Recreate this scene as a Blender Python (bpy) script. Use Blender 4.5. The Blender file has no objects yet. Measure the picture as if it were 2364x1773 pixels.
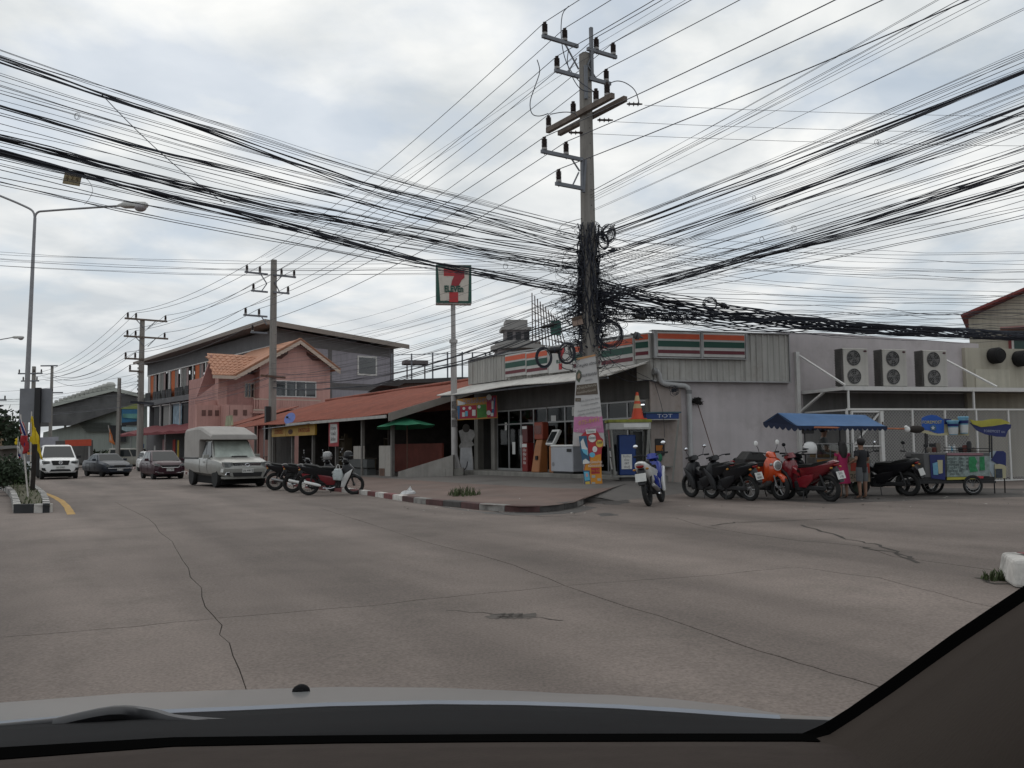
import bpy, bmesh, math, random
from math import sin, cos, tan, pi, radians, atan2, sqrt
from mathutils import Vector, Matrix, Euler, noise
random.seed(11)
SC = bpy.context.scene
COL = SC.collection
# ---------------------------------------------------------------- camera
FPX, CAM_H, SLOPE = 2000.0, 1.35, 0.01
PITCH, ROLL = math.atan((1030 - 886.5) / FPX), 0.010
_F = Vector((0, cos(PITCH), sin(PITCH))); _R0 = Vector((1, 0, 0)); _U0 = Vector((0, -sin(PITCH), cos(PITCH)))
_R = _R0 * cos(ROLL) - _U0 * sin(ROLL); _U = _R0 * sin(ROLL) + _U0 * cos(ROLL)
_C = Vector((0, 0, CAM_H))
cam_data = bpy.data.cameras.new('camera'); cam = bpy.data.objects.new('camera', cam_data); COL.objects.link(cam)
cam_data.sensor_fit = 'HORIZONTAL'; cam_data.sensor_width = 36.0; cam_data.lens = FPX / 2364 * 36.0
cam_data.clip_start = 0.05; cam_data.clip_end = 6000
cam.matrix_world = Matrix(((_R.x, _U.x, -_F.x, 0), (_R.y, _U.y, -_F.y, 0), (_R.z, _U.z, -_F.z, CAM_H), (0, 0, 0, 1)))
SC.camera = cam
SC.view_settings.view_transform = 'Standard'; SC.view_settings.look = 'None'
SC.view_settings.exposure = 0.0; SC.view_settings.gamma = 1.0; SC.view_settings.use_curve_mapping = False
SC.render.engine = 'CYCLES'
SC.cycles.max_bounces = 5; SC.cycles.diffuse_bounces = 3; SC.cycles.glossy_bounces = 2; SC.cycles.transparent_max_bounces = 8
SC.cycles.use_denoising = True
# ---------------------------------------------------------------- world: overcast sky with thin blue gaps
SUN_EL, SUN_AZ = radians(58), radians(-20)
world = bpy.data.worlds.new('World'); SC.world = world; world.use_nodes = True
nt = world.node_tree; nt.nodes.clear()
def N(t, **k):
    n = nt.nodes.new(t)
    for a, b in k.items(): setattr(n, a, b)
    return n
sky = N('ShaderNodeTexSky', sky_type='NISHITA', sun_disc=False, sun_elevation=SUN_EL, sun_rotation=SUN_AZ)
sky.dust_density = 3.0; sky.air_density = 1.0
tc = N('ShaderNodeTexCoord'); sep = N('ShaderNodeSeparateXYZ'); nt.links.new(tc.outputs['Generated'], sep.inputs[0])
zc = N('ShaderNodeMath', operation='MAXIMUM'); nt.links.new(sep.outputs[2], zc.inputs[0]); zc.inputs[1].default_value = 0.0
za = N('ShaderNodeMath', operation='ADD'); nt.links.new(zc.outputs[0], za.inputs[0]); za.inputs[1].default_value = 0.16
dx = N('ShaderNodeMath', operation='DIVIDE'); nt.links.new(sep.outputs[0], dx.inputs[0]); nt.links.new(za.outputs[0], dx.inputs[1])
dy = N('ShaderNodeMath', operation='DIVIDE'); nt.links.new(sep.outputs[1], dy.inputs[0]); nt.links.new(za.outputs[0], dy.inputs[1])
cmb = N('ShaderNodeCombineXYZ'); nt.links.new(dx.outputs[0], cmb.inputs[0]); nt.links.new(dy.outputs[0], cmb.inputs[1])
n1 = N('ShaderNodeTexNoise'); n1.inputs['Scale'].default_value = 2.0; n1.inputs['Detail'].default_value = 8; n1.inputs['Roughness'].default_value = 0.52; n1.inputs['Distortion'].default_value = 0.25
n2 = N('ShaderNodeTexNoise'); n2.inputs['Scale'].default_value = 2.9; n2.inputs['Detail'].default_value = 8; n2.inputs['Roughness'].default_value = 0.5; n2.inputs['Distortion'].default_value = 0.3
off = N('ShaderNodeVectorMath', operation='ADD'); off.inputs[1].default_value = (3.7, 8.1, 0.0)
nt.links.new(cmb.outputs[0], off.inputs[0]); nt.links.new(off.outputs[0], n1.inputs['Vector'])
off2 = N('ShaderNodeVectorMath', operation='ADD'); off2.inputs[1].default_value = (-2.3, 1.4, 5.0)
nt.links.new(cmb.outputs[0], off2.inputs[0]); nt.links.new(off2.outputs[0], n2.inputs['Vector'])
r1 = N('ShaderNodeValToRGB'); r1.color_ramp.elements[0].position = 0.40; r1.color_ramp.elements[1].position = 0.54
r1.color_ramp.elements[0].color = (0.48, 0.48, 0.48, 1); r1.color_ramp.elements[1].color = (1, 1, 1, 1)
nt.links.new(n1.outputs[0], r1.inputs[0])
r2 = N('ShaderNodeValToRGB'); r2.color_ramp.elements[0].position = 0.36; r2.color_ramp.elements[1].position = 0.64
r2.color_ramp.elements[0].color = (0.64, 0.68, 0.705, 1); r2.color_ramp.elements[1].color = (0.97, 0.975, 0.955, 1)
nt.links.new(n2.outputs[0], r2.inputs[0])
# clouds are greyer and a little bluer low down
hz = N('ShaderNodeMapRange'); hz.inputs[1].default_value = 0.0; hz.inputs[2].default_value = 0.42; hz.inputs[3].default_value = 0.55; hz.inputs[4].default_value = 1.06
nt.links.new(zc.outputs[0], hz.inputs[0])
tint = N('ShaderNodeMixRGB', blend_type='MIX'); nt.links.new(hz.outputs[0], tint.inputs[0])
tint.inputs[1].default_value = (0.0, 0.0, 0.0, 1); tint.inputs[1].default_value = (0.55, 0.59, 0.64, 1)
nt.links.new(r2.outputs[0], tint.inputs[2])
skm = N('ShaderNodeMixRGB', blend_type='MULTIPLY'); skm.inputs[0].default_value = 1.0; skm.inputs[2].default_value = (0.10, 0.10, 0.10, 1)
nt.links.new(sky.outputs[0], skm.inputs[1])
skc = N('ShaderNodeMixRGB', blend_type='MIX'); skc.inputs[0].default_value = 0.45; nt.links.new(skm.outputs[0], skc.inputs[1]); skc.inputs[2].default_value = (0.44, 0.58, 0.70, 1)
mx = N('ShaderNodeMixRGB', blend_type='MIX'); nt.links.new(r1.outputs[0], mx.inputs[0]); nt.links.new(skc.outputs[0], mx.inputs[1]); nt.links.new(tint.outputs[0], mx.inputs[2])
bg = N('ShaderNodeBackground'); bg.inputs['Strength'].default_value = 1.02; nt.links.new(mx.outputs[0], bg.inputs[0])
wo = N('ShaderNodeOutputWorld'); nt.links.new(bg.outputs[0], wo.inputs[0])
sl = bpy.data.lights.new('sun', 'SUN'); sun = bpy.data.objects.new('sun', sl); COL.objects.link(sun)
sl.energy = 0.55; sl.angle = radians(75); sl.color = (1.0, 0.96, 0.9)
sun.rotation_euler = (radians(-32), 0, radians(20))
# ---------------------------------------------------------------- photo measurements -> places in the world
def ray(x, y): return _F + _R * ((x - 1182) / FPX) - _U * ((y - 886.5) / FPX)
def G(x, y, dz=0.0):
    d = ray(x, y); t = (dz - CAM_H) / (d.z - SLOPE * d.x); return _C + d * t
def P(x, y, Y): d = ray(x, y); return _C + d * (Y / d.y)
def gz(x): return SLOPE * x
class Frame:
    """a wall line: origin on the ground, heading in degrees (0 = straight ahead, + = right); local x runs along it"""
    def __init__(s, x, y, h, z=0.0):
        a = radians(h); s.o = Vector((x, y, z)); s.u = Vector((sin(a), cos(a), 0)); s.v = Vector((-cos(a), sin(a), 0)); s.rot = pi/2 - a
    def on(s, xs, ys, yo=0.0):
        d = ray(xs, ys); o = Vector((s.o.x, s.o.y, 0)); t = (s.v.dot(o - _C) + yo) / s.v.dot(d)
        w = _C + d*t - o; return (w.dot(s.u), w.z - s.o.z)
    def w(s, x, y, z=0.0): return s.o + s.u*x + s.v*y + Vector((0, 0, z))
# ---------------------------------------------------------------- materials
MATS = {}
def mat(name, col, rough=0.75, metal=0.0, var=0.18, scale=3.0, bump=0.0, bscale=40.0, streak=0.0, spec=0.4, emit=0.0, coat=0.0, dirt=None, rnd=0.0):
    if name in MATS: return MATS[name]
    m = bpy.data.materials.new(name); m.use_nodes = True; t = m.node_tree; b = t.nodes['Principled BSDF']
    L = t.links.new
    b.inputs['Roughness'].default_value = rough; b.inputs['Metallic'].default_value = metal
    b.inputs['Specular IOR Level'].default_value = spec
    if coat: b.inputs['Coat Weight'].default_value = coat; b.inputs['Coat Roughness'].default_value = 0.08
    tc = t.nodes.new('ShaderNodeTexCoord')
    src = tc.outputs['Object']
    c = (col[0], col[1], col[2], 1)
    if var or streak or rnd:
        no = t.nodes.new('ShaderNodeTexNoise'); no.inputs['Scale'].default_value = scale; no.inputs['Detail'].default_value = 6; no.inputs['Roughness'].default_value = 0.6
        L(src, no.inputs['Vector'])
        rp = t.nodes.new('ShaderNodeMapRange'); rp.inputs[1].default_value = 0.3; rp.inputs[2].default_value = 0.7; rp.inputs[3].default_value = 1 - var; rp.inputs[4].default_value = 1 + var*0.6
        L(no.outputs[0], rp.inputs[0]); fac = rp.outputs[0]
        if streak:
            mp = t.nodes.new('ShaderNodeMapping'); mp.inputs['Scale'].default_value = (3.2, 3.2, 0.22); L(src, mp.inputs['Vector'])
            n3 = t.nodes.new('ShaderNodeTexNoise'); n3.inputs['Scale'].default_value = 1.6; n3.inputs['Detail'].default_value = 5; L(mp.outputs[0], n3.inputs['Vector'])
            r3 = t.nodes.new('ShaderNodeMapRange'); r3.inputs[1].default_value = 0.42; r3.inputs[2].default_value = 0.72; r3.inputs[3].default_value = 1.0; r3.inputs[4].default_value = 1 - streak
            L(n3.outputs[0], r3.inputs[0])
            mm = t.nodes.new('ShaderNodeMath'); mm.operation = 'MULTIPLY'; L(fac, mm.inputs[0]); L(r3.outputs[0], mm.inputs[1]); fac = mm.outputs[0]
        if rnd:
            oi = t.nodes.new('ShaderNodeObjectInfo'); r4 = t.nodes.new('ShaderNodeMapRange'); r4.inputs[3].default_value = 1 - rnd; r4.inputs[4].default_value = 1 + rnd
            L(oi.outputs['Random'], r4.inputs[0]); m2 = t.nodes.new('ShaderNodeMath'); m2.operation = 'MULTIPLY'; L(fac, m2.inputs[0]); L(r4.outputs[0], m2.inputs[1]); fac = m2.outputs[0]
        mu = t.nodes.new('ShaderNodeMixRGB'); mu.blend_type = 'MULTIPLY'; mu.inputs[0].default_value = 1; mu.inputs[1].default_value = c; L(fac, mu.inputs[2])
        out = mu.outputs[0]
        if dirt:
            nd = t.nodes.new('ShaderNodeTexNoise'); nd.inputs['Scale'].default_value = dirt[2]; nd.inputs['Detail'].default_value = 8; nd.inputs['Roughness'].default_value = 0.7; L(src, nd.inputs['Vector'])
            rd = t.nodes.new('ShaderNodeMapRange'); rd.inputs[1].default_value = 0.5; rd.inputs[2].default_value = 0.75; rd.inputs[3].default_value = 0; rd.inputs[4].default_value = dirt[1]; L(nd.outputs[0], rd.inputs[0])
            md = t.nodes.new('ShaderNodeMixRGB'); L(rd.outputs[0], md.inputs[0]); L(out, md.inputs[1]); md.inputs[2].default_value = (*dirt[0], 1); out = md.outputs[0]
        L(out, b.inputs['Base Color'])
    else:
        b.inputs['Base Color'].default_value = c
    if bump:
        nb = t.nodes.new('ShaderNodeTexNoise'); nb.inputs['Scale'].default_value = bscale; nb.inputs['Detail'].default_value = 4; L(src, nb.inputs['Vector'])
        bp = t.nodes.new('ShaderNodeBump'); bp.inputs['Strength'].default_value = bump; bp.inputs['Distance'].default_value = 0.02; L(nb.outputs[0], bp.inputs['Height']); L(bp.outputs[0], b.inputs['Normal'])
    if emit:
        b.inputs['Emission Color'].default_value = c; b.inputs['Emission Strength'].default_value = emit
    MATS[name] = m; return m
# ---------------------------------------------------------------- meshes and things
class MB:
    def __init__(s): s.v = []; s.f = []; s.m = []; s.mi = 0
    def add(s, vs, fs):
        b = len(s.v); s.v += [tuple(v) for v in vs]; s.f += [tuple(b + i for i in f) for f in fs]; s.m += [s.mi]*len(fs); return s
    def box(s, x0, y0, z0, x1, y1, z1):
        vs = [(x, y, z) for z in (z0, z1) for (x, y) in ((x0, y0), (x1, y0), (x1, y1), (x0, y1))]
        return s.add(vs, [(3,2,1,0), (4,5,6,7), (0,1,5,4), (1,2,6,5), (2,3,7,6), (3,0,4,7)])
    def cbox(s, c, d, rot=None):
        vs = [Vector((sx*d[0]/2, sy*d[1]/2, sz*d[2]/2)) for sz in (-1, 1) for (sx, sy) in ((-1,-1),(1,-1),(1,1),(-1,1))]
        if rot is not None:
            R = Euler(rot).to_matrix() if not isinstance(rot, Matrix) else rot
            vs = [R @ v for v in vs]
        vs = [v + Vector(c) for v in vs]
        return s.add(vs, [(3,2,1,0), (4,5,6,7), (0,1,5,4), (1,2,6,5), (2,3,7,6), (3,0,4,7)])
    def quad(s, *p): return s.add(p, [tuple(range(len(p)))])
    def slab(s, p, th):
        """flat polygon p given thickness along its normal (both ways)"""
        p = [Vector(q) for q in p]; n = Vector((0, 0, 0))
        for i in range(len(p)): n += p[i].cross(p[(i+1) % len(p)])
        n = n.normalized()*(th/2); k = len(p)
        return s.add([q + n for q in p] + [q - n for q in p], [tuple(range(k)), tuple(range(2*k-1, k-1, -1))] + [(i, i+k, (i+1) % k + k, (i+1) % k) for i in range(k)])
    def prism(s, poly, a, b, ax='y'):
        """poly of 2d points extruded along axis ax from a to b"""
        def mk(p, t):
            return {'y': (p[0], t, p[1]), 'x': (t, p[0], p[1]), 'z': (p[0], p[1], t)}[ax]
        k = len(poly)
        return s.add([mk(p, a) for p in poly] + [mk(p, b) for p in poly], [tuple(range(k)), tuple(range(2*k-1, k-1, -1))] + [(i, i+k, (i+1) % k + k, (i+1) % k) for i in range(k)])
    def cyl(s, a, b, r0, r1=None, n=10, cap=True):
        r1 = r0 if r1 is None else r1; a = Vector(a); b = Vector(b); d = (b-a).normalized()
        u = d.cross(Vector((0, 0, 1)));  u = Vector((1, 0, 0)) if u.length < 1e-4 else u.normalized(); w = d.cross(u)
        vs = []
        for (c, r) in ((a, r0), (b, r1)):
            for i in range(n): t = 2*pi*i/n; vs.append(c + (u*cos(t) + w*sin(t))*r)
        fs = [(i, (i+1) % n, (i+1) % n + n, i + n) for i in range(n)]
        if cap: fs += [tuple(range(n-1, -1, -1)), tuple(range(n, 2*n))]
        return s.add(vs, fs)
    def tube(s, pts, r, n=6, closed=False, cap=True):
        pts = [Vector(p) for p in pts]; k = len(pts); vs = []; pu = None
        rr = r if isinstance(r, (list, tuple)) else [r]*k
        for i in range(k):
            d = (pts[(i+1) % k if closed else min(i+1, k-1)] - pts[(i-1) % k if closed else max(i-1, 0)])
            d = d.normalized() if d.length > 1e-9 else Vector((0, 0, 1))
            if pu is None: u = d.cross(Vector((0, 0, 1))); u = Vector((1, 0, 0)) if u.length < 1e-3 else u.normalized()
            else: u = (pu - d*pu.dot(d)); u = u.normalized() if u.length > 1e-6 else Vector((1, 0, 0))
            w = d.cross(u); pu = u
            for j in range(n): t = 2*pi*j/n; vs.append(pts[i] + (u*cos(t) + w*sin(t))*rr[i])
        fs = []
        for i in range(k if closed else k-1):
            a = i*n; b = ((i+1) % k)*n
            for j in range(n): fs.append((a+j, a+(j+1) % n, b+(j+1) % n, b+j))
        if cap and not closed: fs += [tuple(range(n-1, -1, -1)), tuple(range((k-1)*n, k*n))]
        return s.add(vs, fs)
    def lathe(s, prof, c=(0, 0, 0), n=16, ax='z', sc=(1, 1)):
        """prof: (radius, height) along axis"""
        vs = []; k = len(prof); c = Vector(c)
        for (r, h) in prof:
            for i in range(n):
                t = 2*pi*i/n; a, b = r*cos(t)*sc[0], r*sin(t)*sc[1]
                vs.append(c + Vector({'z': (a, b, h), 'y': (a, h, b), 'x': (h, a, b)}[ax]))
        fs = [(i*n+j, i*n+(j+1) % n, (i+1)*n+(j+1) % n, (i+1)*n+j) for i in range(k-1) for j in range(n)]
        if prof[0][0] > 1e-5: fs.append(tuple(range(n-1, -1, -1)))
        if prof[-1][0] > 1e-5: fs.append(tuple(range((k-1)*n, k*n)))
        return s.add(vs, fs)
    def torus(s, c, R, r, ax='y', n=20, m=8, sx=1.0):
        c = Vector(c); pts = []
        for i in range(n):
            t = 2*pi*i/n; a, b = R*cos(t)*sx, R*sin(t)
            pts.append(c + Vector({'z': (a, b, 0), 'y': (a, 0, b), 'x': (0, a, b)}[ax]))
        return s.tube(pts, r, m, closed=True)
    def ball(s, c, r, n=12, k=8, sc=(1, 1, 1)):
        vs = []; c = Vector(c)
        for i in range(k+1):
            f = pi*i/k
            for j in range(n): t = 2*pi*j/n; vs.append(c + Vector((sin(f)*cos(t)*r*sc[0], sin(f)*sin(t)*r*sc[1], cos(f)*r*sc[2])))
        fs = [(i*n+j, (i+1)*n+j, (i+1)*n+(j+1) % n, i*n+(j+1) % n) for i in range(k) for j in range(n)]
        return s.add(vs, fs)
    def loft(s, rings, cap=True, closed=True):
        n = len(rings[0]); vs = [p for r in rings for p in r]
        fs = [(i*n+j, i*n+(j+1) % n, (i+1)*n+(j+1) % n, (i+1)*n+j) for i in range(len(rings)-1) for j in range(n if closed else n-1)]
        if cap and closed: fs += [tuple(range(n-1, -1, -1)), tuple(range((len(rings)-1)*n, len(rings)*n))]
        return s.add(vs, fs)
    def obj(s, name, mats, parent=None, smooth=None, bevel=0.0, world=False, subd=0, mod=None, seg=1):
        me = bpy.data.meshes.new(name)
        vs = s.v
        if world and parent is not None:
            inv = parent.matrix_basis.inverted(); vs = [inv @ Vector(v) for v in s.v]
        me.from_pydata([tuple(v) for v in vs], [], s.f)
        if not isinstance(mats, (list, tuple)): mats = [mats]
        for m in mats: me.materials.append(m)
        if len(mats) > 1: me.polygons.foreach_set('material_index', s.m)
        bm = bmesh.new(); bm.from_mesh(me); bmesh.ops.remove_doubles(bm, verts=bm.verts, dist=1e-5); bmesh.ops.recalc_face_normals(bm, faces=bm.faces)
        bm.to_mesh(me); bm.free()
        o = bpy.data.objects.new(name, me); COL.objects.link(o)
        if parent is not None: o.parent = parent
        if smooth is not None:
            me.polygons.foreach_set('use_smooth', [True]*len(me.polygons)); me.set_sharp_from_angle(angle=radians(smooth))
        if subd:
            q = o.modifiers.new('s', 'SUBSURF'); q.levels = q.render_levels = subd
        if bevel:
            q = o.modifiers.new('b', 'BEVEL'); q.width = bevel; q.segments = seg; q.limit_method = 'ANGLE'; q.angle_limit = radians(40)
        return o
def tag(o, label=None, cat=None, group=None, kind=None):
    if label: o['label'] = label
    if cat: o['category'] = cat
    if group: o['group'] = group
    if kind: o['kind'] = kind
    return o
def thing(name, label, cat, loc=(0, 0, 0), rz=0.0, group=None, scale=1.0, rot=None):
    o = bpy.data.objects.new(name, None); COL.objects.link(o); o.empty_display_size = 0.1
    sc = Matrix.Scale(scale, 4)
    R = Euler(rot).to_matrix().to_4x4() if rot is not None else Matrix.Rotation(rz, 4, 'Z')
    o.matrix_basis = Matrix.Translation(Vector(loc)) @ R @ sc
    return tag(o, label, cat, group)
def struct(o, label=None): o['kind'] = 'structure'; return tag(o, label)
def children(o): return [c for c in bpy.data.objects if c.parent == o]
def copy_tree(o, parent=None, kids=None):
    if kids is None:
        kids = {}
        for c in bpy.data.objects:
            if c.parent is not None: kids.setdefault(c.parent.name, []).append(c)
    c = o.copy(); COL.objects.link(c); c.parent = parent
    for ch in kids.get(o.name, []): copy_tree(ch, c, kids)
    return c
def same(o, parent=None, loc=None, rot=None):
    """another piece with the same mesh"""
    c = o.copy(); COL.objects.link(c); c.parent = parent if parent is not None else o.parent
    if loc is not None: c.location = loc
    if rot is not None: c.rotation_euler = rot
    return c
_tc = {}
def text(body, size, m, parent, origin, ux, uz, name='lettering', align='CENTER', th=0.004, sx=1.0, bold=0.0):
    """flat lettering: origin, direction of reading ux, up uz (parent's coordinates)"""
    cu = bpy.data.curves.new('t', 'FONT'); cu.body = body; cu.size = size; cu.align_x = align; cu.align_y = 'CENTER'; cu.extrude = th; cu.offset = bold; cu.resolution_u = 2
    t = bpy.data.objects.new('t', cu); COL.objects.link(t)
    me = bpy.data.meshes.new_from_object(t.evaluated_get(bpy.context.evaluated_depsgraph_get()))
    bpy.data.objects.remove(t); bpy.data.curves.remove(cu)
    ux = Vector(ux).normalized(); uz = Vector(uz).normalized(); n = ux.cross(uz)
    M = Matrix(((ux.x*sx, uz.x, n.x, origin[0]), (ux.y*sx, uz.y, n.y, origin[1]), (ux.z*sx, uz.z, n.z, origin[2]), (0, 0, 0, 1)))
    me.transform(M); me.materials.clear(); me.materials.append(m); me.name = name
    o = bpy.data.objects.new(name, me); COL.objects.link(o); o.parent = parent
    return o
# ================================================================ materials
concrete_road = mat('concrete_road', (0.170, 0.140, 0.123), rough=0.85, var=0.16, scale=0.55, bump=0.25, bscale=60, rnd=0.05, dirt=((0.10, 0.085, 0.072), 0.55, 0.9), spec=0.25)
def add_speckle(m, sc=160, amt=0.35):
    t = m.node_tree; b = t.nodes['Principled BSDF']; l = b.inputs['Base Color'].links[0]; src = l.from_socket
    tcn = [n for n in t.nodes if n.type == 'TEX_COORD'][0]
    n = t.nodes.new('ShaderNodeTexNoise'); n.inputs['Scale'].default_value = sc; n.inputs['Detail'].default_value = 2; t.links.new(tcn.outputs['Object'], n.inputs['Vector'])
    r = t.nodes.new('ShaderNodeMapRange'); r.inputs[1].default_value = 0.3; r.inputs[2].default_value = 0.7; r.inputs[3].default_value = 1-amt; r.inputs[4].default_value = 1+amt; t.links.new(n.outputs[0], r.inputs[0])
    # tyre-polished wheel tracks and broad stains, stretched along the traffic
    mp = t.nodes.new('ShaderNodeMapping'); mp.vector_type = 'TEXTURE'; mp.inputs['Rotation'].default_value = (0, 0, radians(119)); mp.inputs['Scale'].default_value = (14, 1.7, 1); t.links.new(tcn.outputs['Object'], mp.inputs['Vector'])
    w = t.nodes.new('ShaderNodeTexNoise'); w.inputs['Scale'].default_value = 1.0; w.inputs['Detail'].default_value = 4; t.links.new(mp.outputs[0], w.inputs['Vector'])
    rw = t.nodes.new('ShaderNodeMapRange'); rw.inputs[1].default_value = 0.35; rw.inputs[2].default_value = 0.65; rw.inputs[3].default_value = 0.70; rw.inputs[4].default_value = 1.18; t.links.new(w.outputs[0], rw.inputs[0])
    m1 = t.nodes.new('ShaderNodeMath'); m1.operation = 'MULTIPLY'; t.links.new(r.outputs[0], m1.inputs[0]); t.links.new(rw.outputs[0], m1.inputs[1])
    mu = t.nodes.new('ShaderNodeMixRGB'); mu.blend_type = 'MULTIPLY'; mu.inputs[0].default_value = 1; t.links.new(src, mu.inputs[1]); t.links.new(m1.outputs[0], mu.inputs[2]); t.links.new(mu.outputs[0], b.inputs['Base Color'])
add_speckle(concrete_road, 45, 0.22)
joint_dirt = mat('joint_dirt', (0.045, 0.038, 0.032), rough=0.95, var=0.4, scale=6)
soil = mat('soil', (0.13, 0.10, 0.08), rough=0.95, var=0.3, scale=0.4)
paver = mat('paver', (0.165, 0.118, 0.10), rough=0.85, var=0.25, scale=0.8, bump=0.3, bscale=30, dirt=((0.12, 0.105, 0.095), 0.75, 0.5), spec=0.25)
apron = mat('apron', (0.15, 0.138, 0.128), rough=0.85, var=0.3, scale=0.7, dirt=((0.06, 0.055, 0.05), 0.7, 0.7), spec=0.25)
kerb_red = mat('kerb_red', (0.17, 0.055, 0.055), rough=0.8, var=0.35, scale=5, dirt=((0.06, 0.055, 0.052), 0.95, 2.2), rnd=0.2)
kerb_white = mat('kerb_white', (0.50, 0.48, 0.45), rough=0.8, var=0.3, scale=5, dirt=((0.07, 0.065, 0.06), 0.95, 2.2), rnd=0.2)
kerb_grey = mat('kerb_grey', (0.07, 0.065, 0.062), rough=0.85, var=0.3, scale=5, rnd=0.12)
kerb_black = mat('kerb_black', (0.03, 0.032, 0.034), rough=0.8, var=0.3, scale=5)
yellow_paint = mat('yellow_paint', (0.42, 0.25, 0.06), rough=0.8, var=0.35, scale=6, dirt=((0.19, 0.165, 0.14), 0.8, 4.0))
grass_m = mat('grass_blades', (0.055, 0.075, 0.028), rough=0.8, var=0.5, scale=4, rnd=0.1)
dry_grass = mat('dry_grass', (0.11, 0.10, 0.045), rough=0.85, var=0.4, scale=4)
black_m = mat('black_plastic', (0.012, 0.012, 0.013), rough=0.5, var=0.2)
rubber = mat('rubber', (0.018, 0.018, 0.018), rough=0.85, var=0.2, scale=8)
dark_void = mat('dark_interior', (0.02, 0.02, 0.021), rough=0.9, var=0.3)
white_plastic = mat('white_plastic', (0.72, 0.72, 0.70), rough=0.5, var=0.08)
white_steel = mat('white_steel', (0.62, 0.61, 0.59), rough=0.5, var=0.15, scale=3, dirt=((0.30, 0.25, 0.2), 0.5, 3.0))
steel = mat('galvanised_steel', (0.22, 0.235, 0.26), rough=0.45, metal=0.6, var=0.2)
chrome = mat('chrome', (0.75, 0.76, 0.78), rough=0.12, metal=1.0, var=0.05)
mirror_m = mat('mirror_glass', (0.85, 0.87, 0.9), rough=0.03, metal=1.0, var=0.0)
glass_dark = mat('dark_glass', (0.02, 0.024, 0.027), rough=0.06, var=0.0, spec=0.9)
glass_win = mat('window_glass', (0.022, 0.026, 0.03), rough=0.15, var=0.3, scale=2, spec=0.6)
rust = mat('rusty_steel', (0.12, 0.07, 0.05), rough=0.8, var=0.4, scale=6)
paper = mat('paper', (0.62, 0.62, 0.60), rough=0.8, var=0.1)
ink = mat('ink', (0.05, 0.05, 0.06), rough=0.8, var=0.0)
# ================================================================ ground, road, slabs
def sheet(pts, dz=0.0, m=None, name='sheet', parent=None, world=True, th=None):
    b = MB(); v = [Vector((p[0], p[1], gz(p[0]) + dz)) for p in pts]
    b.v = [tuple(q) for q in v]; b.f = [tuple(range(len(v)))]; b.m = [0]
    if th:
        k = len(v); b.v += [(q.x, q.y, q.z - th) for q in v]; b.f += [(i, (i+1) % k, (i+1) % k + k, i+k) for i in range(k)]; b.m += [0]*k
    return b.obj(name, m, parent)
struct(sheet([(-1500, -400), (1500, -400), (1500, 2500), (-1500, 2500)], -0.06, soil, 'ground'))
road = sheet([(-70, -12), (60, -12), (60, 30), (20, 40), (-10, 60), (-40, 150), (-90, 260), (-110, 250), (-62, 140), (-55, 90), (-70, 40)], -0.012, joint_dirt, 'road'); struct(road)
def gp(l): return [G(x, y) for (x, y) in l]
def wob(l, a=0.03, n=3, seed=0):
    r = random.Random(seed); o = []
    for i in range(len(l)-1):
        for k in range(n):
            t = k/n; p = l[i].lerp(l[i+1], t); o.append(p + Vector((r.uniform(-a, a), r.uniform(-a, a), 0)) if (i or k) else p)
    return o + [l[-1]]
lineA = wob(gp([(267, 1160), (342, 1197), (395, 1250), (422, 1293), (460, 1357), (497, 1427)]), 0.03, 3, 1)
lineA2 = wob(gp([(497, 1427), (524, 1485), (566, 1582), (600, 1680)]), 0.02, 3, 2)
lineB0 = wob(gp([(-420, 1500), (0, 1472), (320, 1445), (497, 1427)]), 0.015, 4, 3)
lineB1 = wob(gp([(497, 1427), (855, 1398), (1026, 1379), (1304, 1352)]), 0.02, 5, 4)
lineB2 = wob(gp([(1304, 1352), (1603, 1331), (1833, 1309)]), 0.025, 5, 5)
lineB3 = wob(gp([(1833, 1309), (2030, 1334), (2200, 1379), (2364, 1421), (2900, 1560)]), 0.03, 4, 6)
lineC1 = wob(gp([(737, 1172), (983, 1250), (1154, 1293), (1304, 1352)]), 0.03, 4, 7)
lineC2 = wob(gp([(1304, 1352), (1582, 1443), (1806, 1518), (2020, 1582), (2300, 1670)]), 0.02, 5, 8)
lineE = wob(gp([(1560, 1196), (1646, 1220), (1817, 1245), (1988, 1261), (2063, 1284), (2900, 1400)]), 0.04, 4, 9)
kw2 = mat('kerb_dirty_white', (0.24, 0.23, 0.215), rough=.85, var=.4, scale=4, dirt=((0.05, 0.045, 0.042), 0.9, 2.5)); kr2 = mat('kerb_dirty_red', (0.085, 0.042, 0.04), rough=.85, var=.4, scale=4, dirt=((0.05, 0.045, 0.042), 0.9, 2.5))
top1 = gp([(267, 1160), (737, 1172)]); top2 = gp([(737, 1172), (1100, 1196), (1560, 1196)])
R_ = lambda l: list(reversed(l))
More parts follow.
